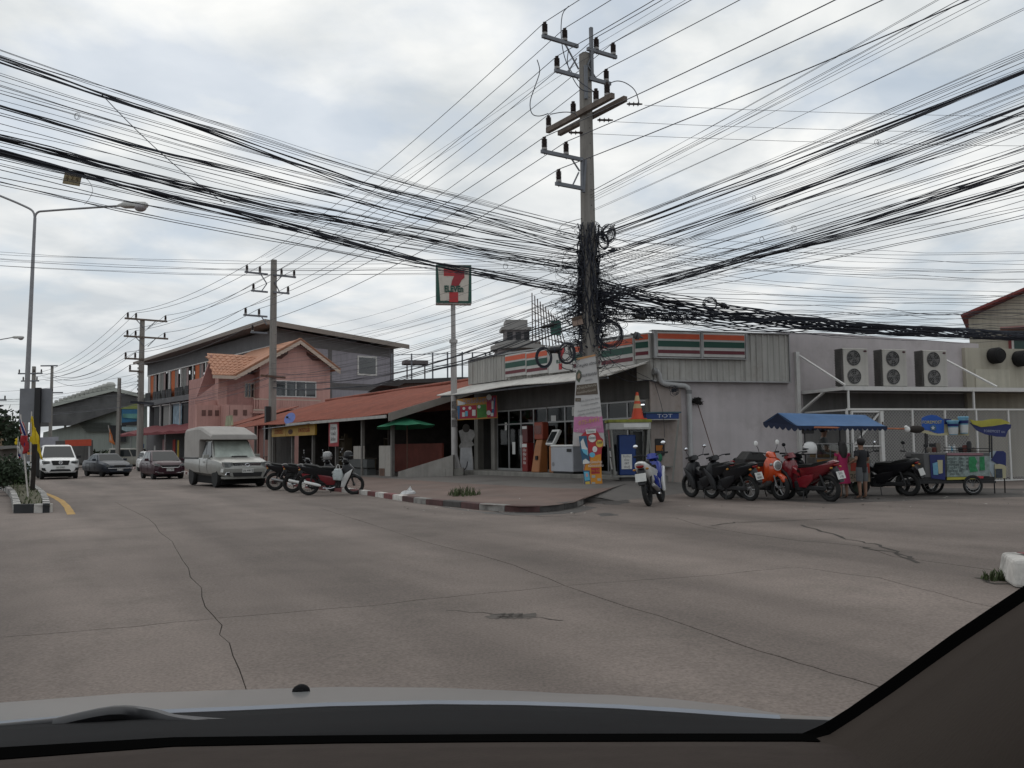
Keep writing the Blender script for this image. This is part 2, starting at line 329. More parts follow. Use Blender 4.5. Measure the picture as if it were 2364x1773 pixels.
slabs = [
    lineB0 + R_(lineA)[1:] + [G(-600, 1160)],
    lineB1 + R_(lineC1)[1:] + R_(lineA)[-1:] + lineA[1:-1],
    lineB2 + lineB3[1:] + R_(lineE)[0:] + R_(top2)[1:] + lineC1[1:-1],
    lineB0 + lineA2[1:] + [Vector((-1.2, 1.2, 0)), Vector((-14, 1.2, 0))],
    lineB1 + lineC2[1:] + [Vector((2.2, 1.0, 0)), Vector((-1.2, 1.2, 0))] + R_(lineA2)[:-1],
    lineB2 + lineB3[1:] + [Vector((9, 1.0, 0)), Vector((2.2, 1.0, 0))] + R_(lineC2)[:-1],
    [lineE[-1], Vector((26, 14, 0)), Vector((60, 22, 0)), Vector((60, 30, 0)), Vector((20, 40, 0)), Vector((-8, 56, 0)), Vector((-38, 150, 0)), Vector((-90, 258, 0)), Vector((-108, 250, 0)), Vector((-60, 140, 0)), Vector((-53, 90, 0)), Vector((-68, 40, 0)), G(-600, 1160)] + top1 + top2[1:] + lineE[1:-1],
]
slabs.append([Vector((-14, 1.2, 0)), Vector((-1.2, 1.2, 0)), Vector((2.2, 1.0, 0)), Vector((9, 1.0, 0)), Vector((26, 14, 0)), Vector((60, 22, 0)), Vector((60, -12, 0)), Vector((-70, -12, 0)), Vector((-68, 40, 0)), G(-600, 1160), lineB0[0]])
from mathutils.geometry import delaunay_2d_cdt
def slab_obj(poly, gap=0.0075):
    pts = [Vector((p[0], p[1])) for p in poly]; k = len(pts)
    ar = sum(pts[i].x*pts[(i+1) % k].y - pts[(i+1) % k].x*pts[i].y for i in range(k))
    if ar < 0: pts.reverse()
    ins = []
    for i in range(k):
        a, b, c = pts[i-1], pts[i], pts[(i+1) % k]
        n1_ = (b-a).normalized(); n2_ = (c-b).normalized()
        n = Vector((-n1_.y - n2_.y, n1_.x + n2_.x)); n = n.normalized() if n.length > 1e-4 else Vector((-n1_.y, n1_.x))
        g = gap if max(abs(b.x), abs(b.y)) < 25 else gap*1.6
        ins.append(b + n*g*random.uniform(0.6, 1.3)*(.55 if b.x < -1.2 and b.y < 16 and abs(n.x) > abs(n.y) else 1))
    vs, es, fs, *_ = delaunay_2d_cdt(ins, [], [list(range(k))], 1, 1e-5)
    b = MB(); b.v = [(v.x, v.y, gz(v.x)) for v in vs]; b.f = [tuple(f) for f in fs]; b.m = [0]*len(fs)
    n0 = len(b.v); b.v += [(q.x, q.y, gz(q.x)) for q in ins] + [(q.x, q.y, gz(q.x) - 0.011) for q in ins]
    b.f += [(n0+i, n0+(i+1) % k, n0+(i+1) % k + k, n0+i+k) for i in range(k)]; b.m += [0]*k
    return b.obj('slab', concrete_road, road)
for s_ in slabs: slab_obj(s_)
def ribbon(pts, w, m, name, parent, dz=0.004, jit=0.0):
    b = MB(); L = []; Rr = []
    for i, p in enumerate(pts):
        d = (pts[min(i+1, len(pts)-1)] - pts[max(i-1, 0)]); d.z = 0; d.normalize(); n = Vector((-d.y, d.x, 0))
        ww = (w[i] if isinstance(w, list) else w)*(1 + random.uniform(-jit, jit))
        L.append(p + n*ww/2); Rr.append(p - n*ww/2)
    b.v = [(q.x, q.y, gz(q.x) + dz) for q in L + Rr]; k = len(pts)
    b.f = [(i, i+1, i+1+k, i+k) for i in range(k-1)]; b.m = [0]*(k-1)
    return b.obj(name, m, parent)
# wandering cracks in the slabs
crack_m = joint_dirt
for i, (l, w) in enumerate([([(1640, 1214), (1700, 1206), (1800, 1203), (1900, 1199), (2000, 1196)], 0.035), ([(1850, 1212), (1960, 1245), (2040, 1262), (2120, 1300)], 0.035),
        ([(1983, 1262), (2060, 1276), (2110, 1290)], 0.04), ([(2252, 1335), (2290, 1345), (2364, 1352)], 0.05), ([(1140, 1180), (1180, 1190), (1250, 1193), (1340, 1190)], 0.04), ([(1030, 1410), (1180, 1420), (1300, 1433)], 0.012)]):
    ribbon(wob(gp(l), 0.05, 6, 20+i), w, crack_m, 'crack', road, 0.003, 0.7)
yl = ribbon(wob(gp([(80, 1130), (100, 1138), (122, 1146), (142, 1157), (155, 1170), (165, 1188)]), 0.0, 4), 0.17, yellow_paint, 'yellow_line', road, 0.004, 0.08)
# damp dirty gutter stains beside the kerb corner
stain = mat('gutter_stain', (0.055, 0.05, 0.045), rough=0.6, var=0.4, scale=2)
def blob(pts, name, m, parent, dz):
    r = random.Random(len(pts)); w_ = [Vector((p.x + r.uniform(-.03, .03), p.y + r.uniform(-.05, .05), 0)) for p in wob(gp(pts + pts[:1]), 0.05, 5, 4)[:-1]]
    vs, es, fs, *_ = delaunay_2d_cdt([Vector((p.x, p.y)) for p in w_], [], [list(range(len(w_)))], 1, 1e-5)
    b = MB(); b.v = [(v.x, v.y, gz(v.x) + dz) for v in vs]; b.f = [tuple(f) for f in fs]; b.m = [0]*len(fs); return b.obj(name, m, parent)
blob([(1010, 1168), (1120, 1186), (1240, 1190), (1330, 1184), (1375, 1172), (1330, 1164), (1260, 1182), (1120, 1182)], 'stain', stain, road, 0.002)
blob([(1330, 1155), (1400, 1146), (1440, 1150), (1455, 1160), (1420, 1166), (1370, 1162)], 'stain', stain, road, 0.002)
blob([(1372, 1186), (1410, 1184), (1425, 1190), (1385, 1192)], 'stain', stain, road, 0.002)
blob([(1600, 1148), (1700, 1150), (1900, 1163), (2200, 1152), (2364, 1147), (2364, 1128), (1600, 1122)], 'stain', mat('wet_dirt', (0.075, 0.066, 0.06), rough=0.8, var=0.5, scale=1.0), road, 0.0015)
# ================================================================ pavement and kerb
kpath = [G(x, y) for (x, y) in [(1352, 1158), (1345, 1166), (1325, 1173), (1290, 1179), (1250, 1183), (1200, 1183), (1120, 1179), (1049, 1171), (985, 1165), (929, 1157), (838, 1142)]] + [Vector((-13.3, 42, 0)), Vector((-21.8, 57, 0)), Vector((-29.9, 71, 0)), Vector((-46, 98, 0)), Vector((-66, 140, 0))]
def resample(pts, step):
    out = [pts[0].copy()]; acc = 0.0
    for i in range(len(pts)-1):
        a, b = pts[i], pts[i+1]; L = (b-a).length; t = step - acc
        while t < L: out.append(a.lerp(b, t/L)); t += step
        acc = (acc + L) % step if (acc + L) >= step else acc + L
        acc = L - (t - step)
    return out
for p in kpath: p.z = 0
ks = resample(kpath, 0.85)
pave = MB(); A_ = Frame(4.1, 25.7, -32)
def inner(p):  # the shop line that the pavement rises to
    t = (p - A_.o).dot(A_.u); return t
rows = []
backl = [A_.w(t, 0.2) for t in (-1.2, -0.6, 0.0, 0.7, 1.4, 2.1, 3.0, 4.0, 5.2, 7.0, 10)]
pts_f = kpath
bk = [A_.w(0.2, 0.15), A_.w(0.4, 0.2), A_.w(0.8, 0.2), A_.w(1.3, 0.2), A_.w(2, 0.2), A_.w(3, 0.2), A_.w(4.5, 0.2), A_.w(6, 0.2), A_.w(7.5, 0.2), A_.w(10, 0.2), A_.w(15, 0.2), A_.w(27, -1), Vector((-17, 60, 0)), Vector((-23, 72, 0)), Vector((-38, 100, 0)), Vector((-58, 142, 0))]
def lift(t):  return 0.13 + 0.22*t
rings = []
for f_, b_ in zip(pts_f, bk):
    row = []
    for k in range(7):
        t = k/6; p = f_.lerp(b_, t); row.append((p.x, p.y, gz(p.x) + (0.125 + 0.2*t)))
    rings.append(row)
pave.loft([r[:4] for r in rings], cap=False, closed=False); fc = MB(); fc.loft([r[3:] for r in rings], cap=False, closed=False); struct(fc.obj('forecourt', apron))
pv = pave.obj('pavement', paver); struct(pv)
ap = MB(); e0, e1 = Vector(rings[0][0]), Vector(rings[0][-1]); ra_, rb2, rc_ = [], [], []
for k in range(9):
    t = k/8; p = e0.lerp(e1, t); o_ = Vector((0.75 + 1.3*t, -0.02 - .8*t, 0)); ra_.append((p.x-.02, p.y, p.z)); m_ = p + o_*.5; rb2.append((m_.x, m_.y, (p.z + gz(m_.x))/2 + .02)); m_ = p + o_; rc_.append((m_.x, m_.y, gz(m_.x) - .004))
ap.loft([ra_, rb2, rc_], cap=False, closed=False); z_ = Vector(ra_[0]); ap.add([z_, rc_[0], (z_.x-.1, z_.y, gz(z_.x)-.01), (z_.x-.25, z_.y-.02, z_.z)], [(0, 1, 2, 3)]); struct(ap.obj('apron_ramp', apron))
kb = [None, None, None]
kroot = thing('kerb', None, None); kroot['kind'] = 'structure'
for i in range(len(ks)-1):
    a, b = ks[i], ks[i+1]; d = (b-a).normalized(); n = Vector((d.y, -d.x, 0));  # outward, towards the street is -n*?
    b0 = a + d*0.008; b1 = b - d*0.008; mb = MB()
    h = 0.135 + random.uniform(-0.006, 0.006); w = 0.20
    side = -1
    q = []
    for p_ in (b0, b1):
        for (o_, z_) in ((0.0, -0.05), (0.0, h-0.02), (0.02, h), (w, h), (w, -0.05)):
            pp = p_ + n*o_; q.append((pp.x, pp.y, gz(pp.x) + z_))
    mb.add(q, [(0, 1, 2, 3, 4), (9, 8, 7, 6, 5)] + [(j, j+5, (j+1) % 5 + 5, (j+1) % 5) for j in range(5)])
    far = i > 6
    m_ = (kerb_white if i % 2 else kerb_red) if i > 10 else ((kw2 if i % 4 == 1 else kerb_grey) if i % 2 else (kr2 if i > 2 else kerb_grey))
    if a.y > 75 and i % 3: pass
    o = mb.obj('kerb_stone', m_, kroot, bevel=0.008 if a.y < 40 else 0)
# ================================================================ traffic island on the left
isl = thing('traffic_island', None, None); isl['kind'] = 'structure'
ia = [G(30, 1185), G(116, 1184), G(112, 1168), G(106, 1152), G(96, 1142), G(78, 1128), G(62, 1112), Vector((-31, 52, 0)), Vector((-40, 70, 0)), Vector((-52, 92, 0)), Vector((-56, 90, 0)), Vector((-46, 66, 0)), G(-60, 1110), G(-20, 1122), G(12, 1135), G(24, 1150), G(28, 1170)]
for p in ia: p.z = 0
cen = Vector((-12.2, 22.5, 0))
bt = MB(); top = [Vector((p.x, p.y, gz(p.x)+0.17)) for p in ia]
vs, es, fs, *_ = delaunay_2d_cdt([Vector((p.x, p.y)) for p in ia], [], [list(range(len(ia)))], 1, 1e-5)
bt.v = [(v.x, v.y, gz(v.x)+0.17) for v in vs]; bt.f = [tuple(f) for f in fs]; bt.m = [0]*len(fs)
bt.obj('island_soil', mat('island_soil', (0.07, 0.065, 0.035), rough=0.95, var=0.4, scale=2), isl)
ring = resample(ia + [ia[0]], 0.52); 
for i in range(len(ring)-1):
    a, b = ring[i], ring[i+1]; d = (b-a).normalized(); n = Vector((d.y, -d.x, 0)); mb = MB(); q = []
    for p_ in (a + d*0.006, b - d*0.006):
        for (o_, z_) in ((0.0, -0.05), (0.0, 0.21), (-0.16, 0.21), (-0.16, -0.05)):
            pp = p_ + n*o_; q.append((pp.x, pp.y, gz(pp.x) + z_))
    mb.add(q, [(0, 1, 2, 3), (7, 6, 5, 4)] + [(j, j+4, (j+1) % 4 + 4, (j+1) % 4) for j in range(4)])
    mb.obj('kerb_stone', kerb_white if i % 2 else kerb_black, isl, bevel=0.006 if a.y < 40 else 0)
def tuft(name, c, rx, ry, n, h, m, label=None, cat=None, kind=None, tall=1.0, seed=0, parent=None):
    r = random.Random(seed); b = MB(); c = Vector(c)
    for i in range(n):
        a = r.uniform(0, 2*pi); q = sqrt(r.random()); x = c.x + rx*q*cos(a); y = c.y + ry*q*sin(a); hh = h*r.uniform(0.5, 1.1)*(1.1-0.5*q)
        t = r.uniform(0, 2*pi); lx, ly = cos(t)*hh*0.5, sin(t)*hh*0.5; w = 0.012*tall; px, py = -sin(t)*w, cos(t)*w; z = c.z
        b.add([(x-px, y-py, z), (x+px, y+py, z), (x+lx*.5+px*.7, y+ly*.5+py*.7, z+hh*.7), (x+lx*.5-px*.7, y+ly*.5-py*.7, z+hh*.7), (x+lx, y+ly, z+hh)], [(0, 1, 2, 3), (3, 2, 4)])
    o = b.obj(name, m, parent); return tag(o, label, cat, None, kind)
r_ = random.Random(5); gb = MB()
def inpoly(x, y):
    c = False
    for i in range(len(ia)):
        a, b = ia[i], ia[i-1]
        if (a.y > y) != (b.y > y) and x < (b.x-a.x)*(y-a.y)/(b.y-a.y)+a.x: c = not c
    return c
for i in range(9000):
    y = r_.uniform(20.4, 52); k = (y-20.4)/31; xc = -11.4 + (-21.5)*k*0.96 - (0.7*min(1, k*4)); w = 0.5 + 3.2*min(1, k*3); x = xc + r_.uniform(-1, 1)*w
    x = r_.uniform(-36, -10.5)
    if not (inpoly(x, y) and inpoly(x-.17, y) and inpoly(x+.17, y)): continue
    hh = r_.uniform(0.05, 0.16); t = r_.uniform(0, 2*pi); lx, ly = cos(t)*.06, sin(t)*.06; z = gz(x)+0.165; p = 0.02
    gb.add([(x-p*sin(t), y+p*cos(t), z), (x+p*sin(t), y-p*cos(t), z), (x+lx, y+ly, z+hh)], [(0, 1, 2)])
tag(gb.obj('grass', grass_m), None, None, None, 'stuff')
# ================================================================ the convenience store on the corner
wall_lilac = mat('store_wall', (0.50, 0.46, 0.465), rough=0.85, var=0.16, scale=0.5, bump=0.15, bscale=25, streak=0.07, dirt=((0.24, 0.21, 0.2), 0.5, 0.9), spec=0.2)
wall_cream = mat('cream_wall', (0.42, 0.39, 0.32), rough=0.85, var=0.12, scale=0.8, streak=0.2, spec=0.2)
clad = mat('ribbed_cladding', (0.43, 0.42, 0.395), rough=0.6, var=0.12, scale=0.7, streak=0.3, dirt=((0.22, 0.19, 0.16), 0.45, 1.6), spec=0.3)
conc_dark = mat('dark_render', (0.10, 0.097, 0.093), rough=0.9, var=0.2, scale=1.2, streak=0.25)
conc = mat('bare_concrete', (0.22, 0.21, 0.19), rough=0.9, var=0.2, scale=1.5, streak=0.25, bump=0.2, bscale=20)
canopy_m = mat('canopy_sheet', (0.68, 0.66, 0.62), rough=0.55, var=0.14, scale=1.5, streak=0.2)
s_white = mat('sign_white', (0.52, 0.51, 0.49), rough=0.45, var=0.08, scale=1.5, streak=0.12)
s_orange = mat('sign_orange', (0.60, 0.105, 0.045), rough=0.45, var=0.08)
s_green = mat('sign_green', (0.012, 0.07, 0.05), rough=0.45, var=0.08)
s_red = mat('sign_red', (0.42, 0.03, 0.035), rough=0.45, var=0.08)
s_maroon = mat('sign_maroon', (0.13, 0.02, 0.03), rough=0.45, var=0.08)
alu = mat('aluminium', (0.33, 0.33, 0.33), rough=0.4, metal=0.4, var=0.1)
pvc = mat('pvc_pipe', (0.40, 0.40, 0.40), rough=0.5, var=0.12, scale=4)
A = Frame(4.1, 25.7, -32); B = Frame(4.1, 25.7, 74.5)
def at_frame(name, label, cat, fr, x=0, y=0, z=0, group=None):
    o = thing(name, label, cat, fr.w(x, y, z), fr.rot, group); return o
def ribbed(mb, x0, x1, z0, z1, y, dy=0.035, pitch=0.19, y2=None, fr=None):
    """trapezoid ribs running vertically, sheet on plane y"""
    prof = []; x = x0
    while x < x1 - 1e-3:
        for (fx, fy) in ((0, 0), (0.12, 0), (0.22, 1), (0.42, 1), (0.52, 0)):
            if x + fx*pitch < x1: prof.append((x + fx*pitch, fy*dy))
        x += pitch
    prof.append((x1, 0))
    zt = (lambda xx: z1(xx)) if callable(z1) else (lambda xx: z1)
    zb = (lambda xx: z0(xx)) if callable(z0) else (lambda xx: z0)
    k = len(prof)
    vs = [(px, y + py, zb(px)) for (px, py) in prof] + [(px, y + py, zt(px)) for (px, py) in prof]
    vs += [(px, y - 0.02*(1 if dy > 0 else -1), zb(px)) for (px, py) in prof] + [(px, y - 0.02*(1 if dy > 0 else -1), zt(px)) for (px, py) in prof]
    fs = [(i, i+1, i+1+k, i+k) for i in range(k-1)] + [(i+2*k, i+3*k, i+1+3*k, i+1+2*k) for i in range(k-1)]
    fs += [(i, i+2*k, i+1+2*k, i+1) for i in range(k-1)] + [(i+k, i+1+k, i+1+3*k, i+3*k) for i in range(k-1)]
    fs += [(0, k, 3*k, 2*k), (k-1, 3*k-1, 4*k-1, 2*k-1)]
    mb.add(vs, fs)
store = at_frame('convenience_store', 'white corner convenience store with orange, green and maroon stripes above its entrance', 'shop', A)
FL = 0.45
# floor plinth with one step
b = MB(); b.prism([(-0.9, 0.9), (10.6, 0.9), (10.6, -5.5), (-0.2, -5.5), (-0.2, 0.0)], 0.0, FL, 'z'); b.obj('floor_plinth', conc, store, bevel=0.02)
b = MB(); b.box(-0.9, 0.905, 0.0, 9.0, 1.25, FL-0.16); b.obj('entrance_step', conc, store, bevel=0.015)
# shell: back of shop, ceiling, lintel, piers
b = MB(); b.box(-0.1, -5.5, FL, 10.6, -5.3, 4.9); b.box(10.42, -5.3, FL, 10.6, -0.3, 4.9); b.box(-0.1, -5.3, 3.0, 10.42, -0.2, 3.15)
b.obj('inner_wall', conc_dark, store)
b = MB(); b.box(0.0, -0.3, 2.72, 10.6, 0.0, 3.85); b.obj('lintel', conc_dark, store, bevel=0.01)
for (x, w) in ((9.0, 0.28), (10.3, 0.28), (3.15, 0.25), (0.06, 0.14)):
    b = MB(); b.box(x, -0.25, FL, x+w, 0.03, 2.72); b.obj('column', conc, store, bevel=0.01)
roofm = mat('roof_sheet', (0.25, 0.25, 0.25), rough=0.6, var=0.2)
b = MB(); b.box(0.1, -5.5, 4.62, 10.6, -0.1, 4.70); b.obj('roof', roofm, store)
zt = lambda x: 4.62 + 0.19*x/10.7
# fascia cladding in sheets
xs = [0.30, 2.3, 4.9, 7.75, 9.2, 10.7]
for i in range(5):
    b = MB(); ribbed(b, xs[i]+0.004, xs[i+1]-0.004, 3.78 if i < 3 else 3.83, zt, 0.16, 0.03, 0.2); b.obj('cladding_sheet', clad, store)
b = MB(); b.quad((0.3, 0.05, zt(0.3)+0.005), (10.72, 0.05, zt(10.72)+0.005), (10.72, 0.24, zt(10.72)+0.005), (0.3, 0.24, zt(.3)+0.005)); b.v = [tuple(v) for v in b.v]
b = MB(); b.slab([(0.3, -0.05, zt(0.3)+0.04), (10.74, -0.05, zt(10.74)+0.04), (10.74, 0.25, zt(10.74)+0.04), (0.3, 0.25, zt(.3)+0.04)], 0.05); b.obj('coping', alu, store)
b = MB(); b.box(10.7, -0.1, 3.83, 10.73, 0.2, zt(10.7)); b.obj('end_trim', clad, store)
def sign_panel(fr, par, x0, x1, z0, z1, y, stripes=True, out=1, n=None):
    b = MB(); b.box(x0, min(y, y+0.14*out), z0, x1, max(y, y+0.14*out), z1); p = b.obj('sign_panel', s_white, par, bevel=0.01)
    if stripes:
        h = z1-z0
        for (a, c, m) in ((0.72, 0.93, s_orange), (0.40, 0.64, s_green), (0.13, 0.27, s_maroon)):
            b = MB(); b.box(x0+0.03, min(y+0.14*out, y+0.147*out), z0+a*h, x1-0.03, max(y+0.14*out, y+0.147*out), z0+c*h); b.obj('stripe', m, p)
    return p
zb = lambda x: 3.72 + 0.19*x/7.7
for (x0, x1) in ((0.33, 1.9), (1.93, 3.40), (4.86, 6.22), (6.25, 7.68)):
    sign_panel(A, store, x0, x1, zb((x0+x1)/2), zt((x0+x1)/2)-0.03, 0.2)
lg = sign_panel(A, store, 3.43, 4.83, zb(4.1), zt(4.1)-0.03, 0.2, False)
# the numeral on the logo panel (partly behind coiled cable)
def seven(par, cx, cz, h, y, nx, m, m2, ang=0.0):
    """orange-red 7 with green word; faces +y*nx"""
    def T(p): return (cx + p[0]*h*nx, cz + p[1]*h)
    def pl(pts, mm, nm, d):
        b = MB(); b.prism([T(p) for p in pts], y, y + d, 'y'); return b.obj(nm, mm, par)
    return pl, T
d7 = 0.008
sev_bar = [(-.36, .42), (.20, .42), (.06, .22), (-.36, .22)]
arc = [(.13, .42), (.36, .42), (.36, .20), (.26, .12), (.20, .02), (.17, -.10), (-.06, -.10), (-.04, .04), (.0, .16), (.05, .26)]
stem = [(-.09, -.30), (.16, -.30), (.16, -.58), (-.09, -.58)]
pl, T = seven(store, 4.13, zb(4.1)+0.50, 0.72, 0.345, -1, None, None)
pl(sev_bar, s_orange, 'logo_stroke', d7); pl(arc, s_red, 'logo_stroke', d7); pl(stem, s_red, 'logo_stroke', d7)
text('ELEVEn', 0.15, s_green, store, (4.11, 0.347, zb(4.1)+0.50-0.2*0.72), (-1, 0, 0), (0, 0, 1), 'lettering', bold=0.004)
# canopy of corrugated sheet along the left front
b = MB(); n = 120; x0, x1 = -0.05, 10.75; ra = []; rb = []
for i in range(n*2+1):
    x = x0 + (x1-x0)*i/(n*2); dz = 0.018 if i % 2 else -0.018; ra.append((x, 0.08, 3.80+dz)); rb.append((x, 1.62, 3.36+dz-0.04*sin(x*0.9)))
b.loft([ra, rb], cap=False, closed=False); cs = b.obj('canopy', canopy_m, store)
q = cs.modifiers.new('t', 'SOLIDIFY'); q.thickness = 0.012
b = MB(); 
for x in (0.6, 3.1, 5.6, 8.1, 10.5): b.cyl((x, 0.0, 3.70), (x, 1.55, 3.30), 0.025, n=6)
b.cyl((0.1, 1.5, 3.30), (10.6, 1.5, 3.30), 0.03, n=6); b.obj('canopy_frame', steel, store)
b = MB(); b.slab([(-0.1, 0.08, 3.84), (-0.55, 0.9, 3.66), (0.1, 1.66, 3.38), (-0.04, 0.9, 3.6)], 0.02); b.obj('canopy_edge', canopy_m, store)
# glass front between the piers: frames, panes, the right bay by the phone booths
def glazed(x0, x1, n, z0, z1, y=-0.12):
    b = MB(); w = (x1-x0)/n
    for i in range(n+1): b.box(x0+i*w-0.03, y-0.03, z0, x0+i*w+0.03, y+0.03, z1)
    b.box(x0, y-0.028, z1-0.06, x1, y+0.028, z1); b.box(x0, y-0.028, z0, x1, y+0.028, z0+0.08); b.box(x0, y-0.028, 2.15, x1, y+0.028, 2.2)
    b.obj('window_frame', alu, store)
    for i in range(n):
        b = MB(); b.box(x0+i*w+0.03, y-0.006, z0+0.08, x0+(i+1)*w-0.03, y+0.006, z1-0.06); b.obj('pane', shop_gl, store)
shop_gl = bpy.data.materials.new('shop_glass'); shop_gl.use_nodes = True; t = shop_gl.node_tree; t.nodes.clear(); o_ = t.nodes.new('ShaderNodeOutputMaterial'); tr_ = t.nodes.new('ShaderNodeBsdfTransparent'); tr_.inputs[0].default_value = (.45, .47, .47, 1); gl = t.nodes.new('ShaderNodeBsdfGlossy'); gl.inputs['Roughness'].default_value = .04; mxs = t.nodes.new('ShaderNodeMixShader'); mxs.inputs[0].default_value = .045; t.links.new(tr_.outputs[0], mxs.inputs[1]); t.links.new(gl.outputs[0], mxs.inputs[2]); t.links.new(mxs.outputs[0], o_.inputs[0])
goods_m = [mat('goods_%s' % n_, c_, var=.3, scale=6) for n_, c_ in (('red', (.30, .04, .03)), ('green', (.05, .16, .06)), ('white', (.40, .40, .38)), ('yellow', (.40, .28, .05)), ('blue', (.04, .08, .25)))]
rg = random.Random(44)
for (sx_, sy_) in ((0.6, -1.2), (2.0, -1.6), (3.9, -1.3), (5.0, -2.2), (6.4, -1.5), (7.6, -2.4), (8.6, -1.4)):
    sf_ = at_frame('shop_shelf', 'shelf of packaged goods seen dimly through the shop glass', 'shelf', A, sx_, sy_, FL, 'shelves inside the corner shop')
    b = MB(); b.box(-.5, -.22, 0, .5, -.19, 1.7); b.obj('back_board', conc_dark, sf_)
    for z_ in (.1, .5, .9, 1.3): b = MB(); b.box(-.5, -.19, z_, .5, .2, z_+.03); b.obj('shelf_board', alu, sf_)
    for gi in range(5):
        b = MB()
        for q_ in range(9): x_ = rg.uniform(-.46, .38); z_ = rg.choice((.13, .53, .93, 1.33)); b.box(x_, -.1, z_, x_+rg.uniform(.05, .12), .17, z_+rg.uniform(.12, .32))
        b.obj('packets', goods_m[gi], sf_)['kind'] = 'stuff'
glazed(5.6, 9.0, 4, FL, 2.72); glazed(3.4, 5.6, 2, FL, 2.72); glazed(0.2, 3.15, 3, FL, 2.72)
# papers stuck on the doors and inside shelves seen as dark bands
for (x, z, w, h) in ((7.72, 1.05, 0.2, 0.45), (7.2, 1.3, 0.18, 0.45), (8.3, 1.95, 0.14, 0.3), (3.9, 2.35, 0.2, 0.3), (6.0, 1.75, 0.22, 0.2), (5.05, 2.2, 0.3, .2)):
    b = MB(); b.box(x, -0.108, z, x+w, -0.10, z+h); b.obj('door_notice', paper, store)
tube_m = mat('lit_tube', (0.9, 0.95, 1.0), emit=1.6, var=0)
b = MB(); b.cyl((0.75, -0.07, 2.56), (0.36, -0.07, 2.56), 0.018, n=6); b.obj('lit_tube', tube_m, store)
# red payment cabinets, freezer etc. stand on the plinth
def onA(x, y): return A.w(x, y)
kr = mat('kiosk_red', (0.19, 0.02, 0.018), rough=0.45, var=0.15); ko = mat('kiosk_orange', (0.33, 0.13, 0.045), rough=0.5, var=0.12); kred2 = mat('kiosk_vermilion', (0.24, 0.045, 0.022), rough=0.45, var=0.12)
k = at_frame('topup_kiosk', 'narrow red top-up cabinet with white lettering outside the shop doors', 'kiosk', A, 6.15, 0.35, FL)
b = MB(); b.box(-0.17, -0.15, 0, 0.17, 0.15, 1.02); b.obj('cabinet', kr, k, bevel=0.015)
b = MB(); b.box(-0.17, -0.14, 1.03, 0.17, 0.14, 1.62); b.obj('upper_cabinet', mat('kiosk_dark_red', (0.10, 0.02, 0.02), rough=0.4), k, bevel=0.015)
b = MB(); b.box(-0.15, 0.15, 0.86, 0.15, 0.156, 0.98); b.box(-0.15, 0.141, 1.5, 0.15, 0.147, 1.6); b.obj('white_label', paper, k)
for i, s_ in enumerate(('เติม', 'เงิน', 'มือ', 'ถือ')): text(s_, 0.15, paper, k, (0, 0.152, 0.76-0.15*i), (-1, 0, 0), (0, 0, 1))
k = at_frame('payment_kiosk', 'orange payment kiosk leaning back with vermilion screen head', 'kiosk', A, 5.25, 0.45, FL)
b = MB(); b.loft([[(-0.24, -0.16, 0), (0.24, -0.16, 0), (0.24, 0.22, 0), (-0.24, 0.22, 0)], [(-0.2, -0.2, 0.9), (0.2, -0.2, 0.9), (0.2, 0.08, 0.9), (-0.2, 0.08, 0.9)], [(-0.18, -0.22, 1.12), (0.18, -0.22, 1.12), (0.18, 0.02, 1.12), (-0.18, 0.02, 1.12)]]); b.obj('body', ko, k, bevel=0.02)
b = MB(); b.box(-0.26, -0.2, 1.12, 0.26, 0.06, 1.72); b.obj('screen_head', kred2, k, bevel=0.02)
b = MB(); b.box(-0.1, 0.15, 0.42, 0.02, 0.19, 0.56); b.obj('coin_slot', black_m, k)
b = MB(); b.box(-0.2, 0.06, 1.3, 0.2, 0.066, 1.6); b.obj('screen', mat('kiosk_screen', (0.15, 0.05, 0.04), rough=0.2), k)
k = at_frame('touch_kiosk', 'white and orange touch-screen kiosk beside the chest freezer', 'kiosk', A, 4.35, 0.40, FL)
b = MB(); b.box(-0.2, -0.2, 0, 0.2, 0.16, 0.95); b.obj('pedestal', ko, k, bevel=0.02)
b = MB(); b.slab([(-0.22, 0.24, 0.92), (0.22, 0.24, 0.92), (0.22, -0.06, 1.42), (-0.22, -0.06, 1.42)], 0.12); b.obj('screen_housing', white_plastic, k, bevel=0.015)
b = MB(); b.slab([(-0.16, 0.275, 1.0), (0.16, 0.275, 1.0), (0.16, 0.05, 1.37), (-0.16, 0.05, 1.37)], 0.012); b.obj('screen', glass_dark, k)
k = at_frame('chest_freezer', 'white chest freezer standing outside the shop beside the pole', 'freezer', A, 3.35, 0.55, FL)
b = MB(); b.box(-0.62, -0.33, 0.06, 0.62, 0.33, 0.86); b.obj('cabinet', mat('freezer_white', (0.36, 0.37, 0.40), rough=0.4, var=0.08), k, bevel=0.02)
b = MB(); b.box(-0.63, -0.34, 0.865, 0.63, 0.34, 0.93); b.obj('lid', white_plastic, k, bevel=0.015)
b = MB(); b.lathe([(0.07, 0), (0.07, 0.01)], (0.48, 0.33, 0.3), 16, 'y'); b.obj('badge', mat('badge_grey', (0.25, 0.25, 0.26)), k)
b = MB(); b.box(-0.55, 0.332, 0.70, -0.3, 0.345, 0.80); b.obj('handle', black_m, k)
b = MB(); b.box(-0.55, -0.28, 0, 0.55, 0.28, 0.06); b.obj('base', black_m, k)
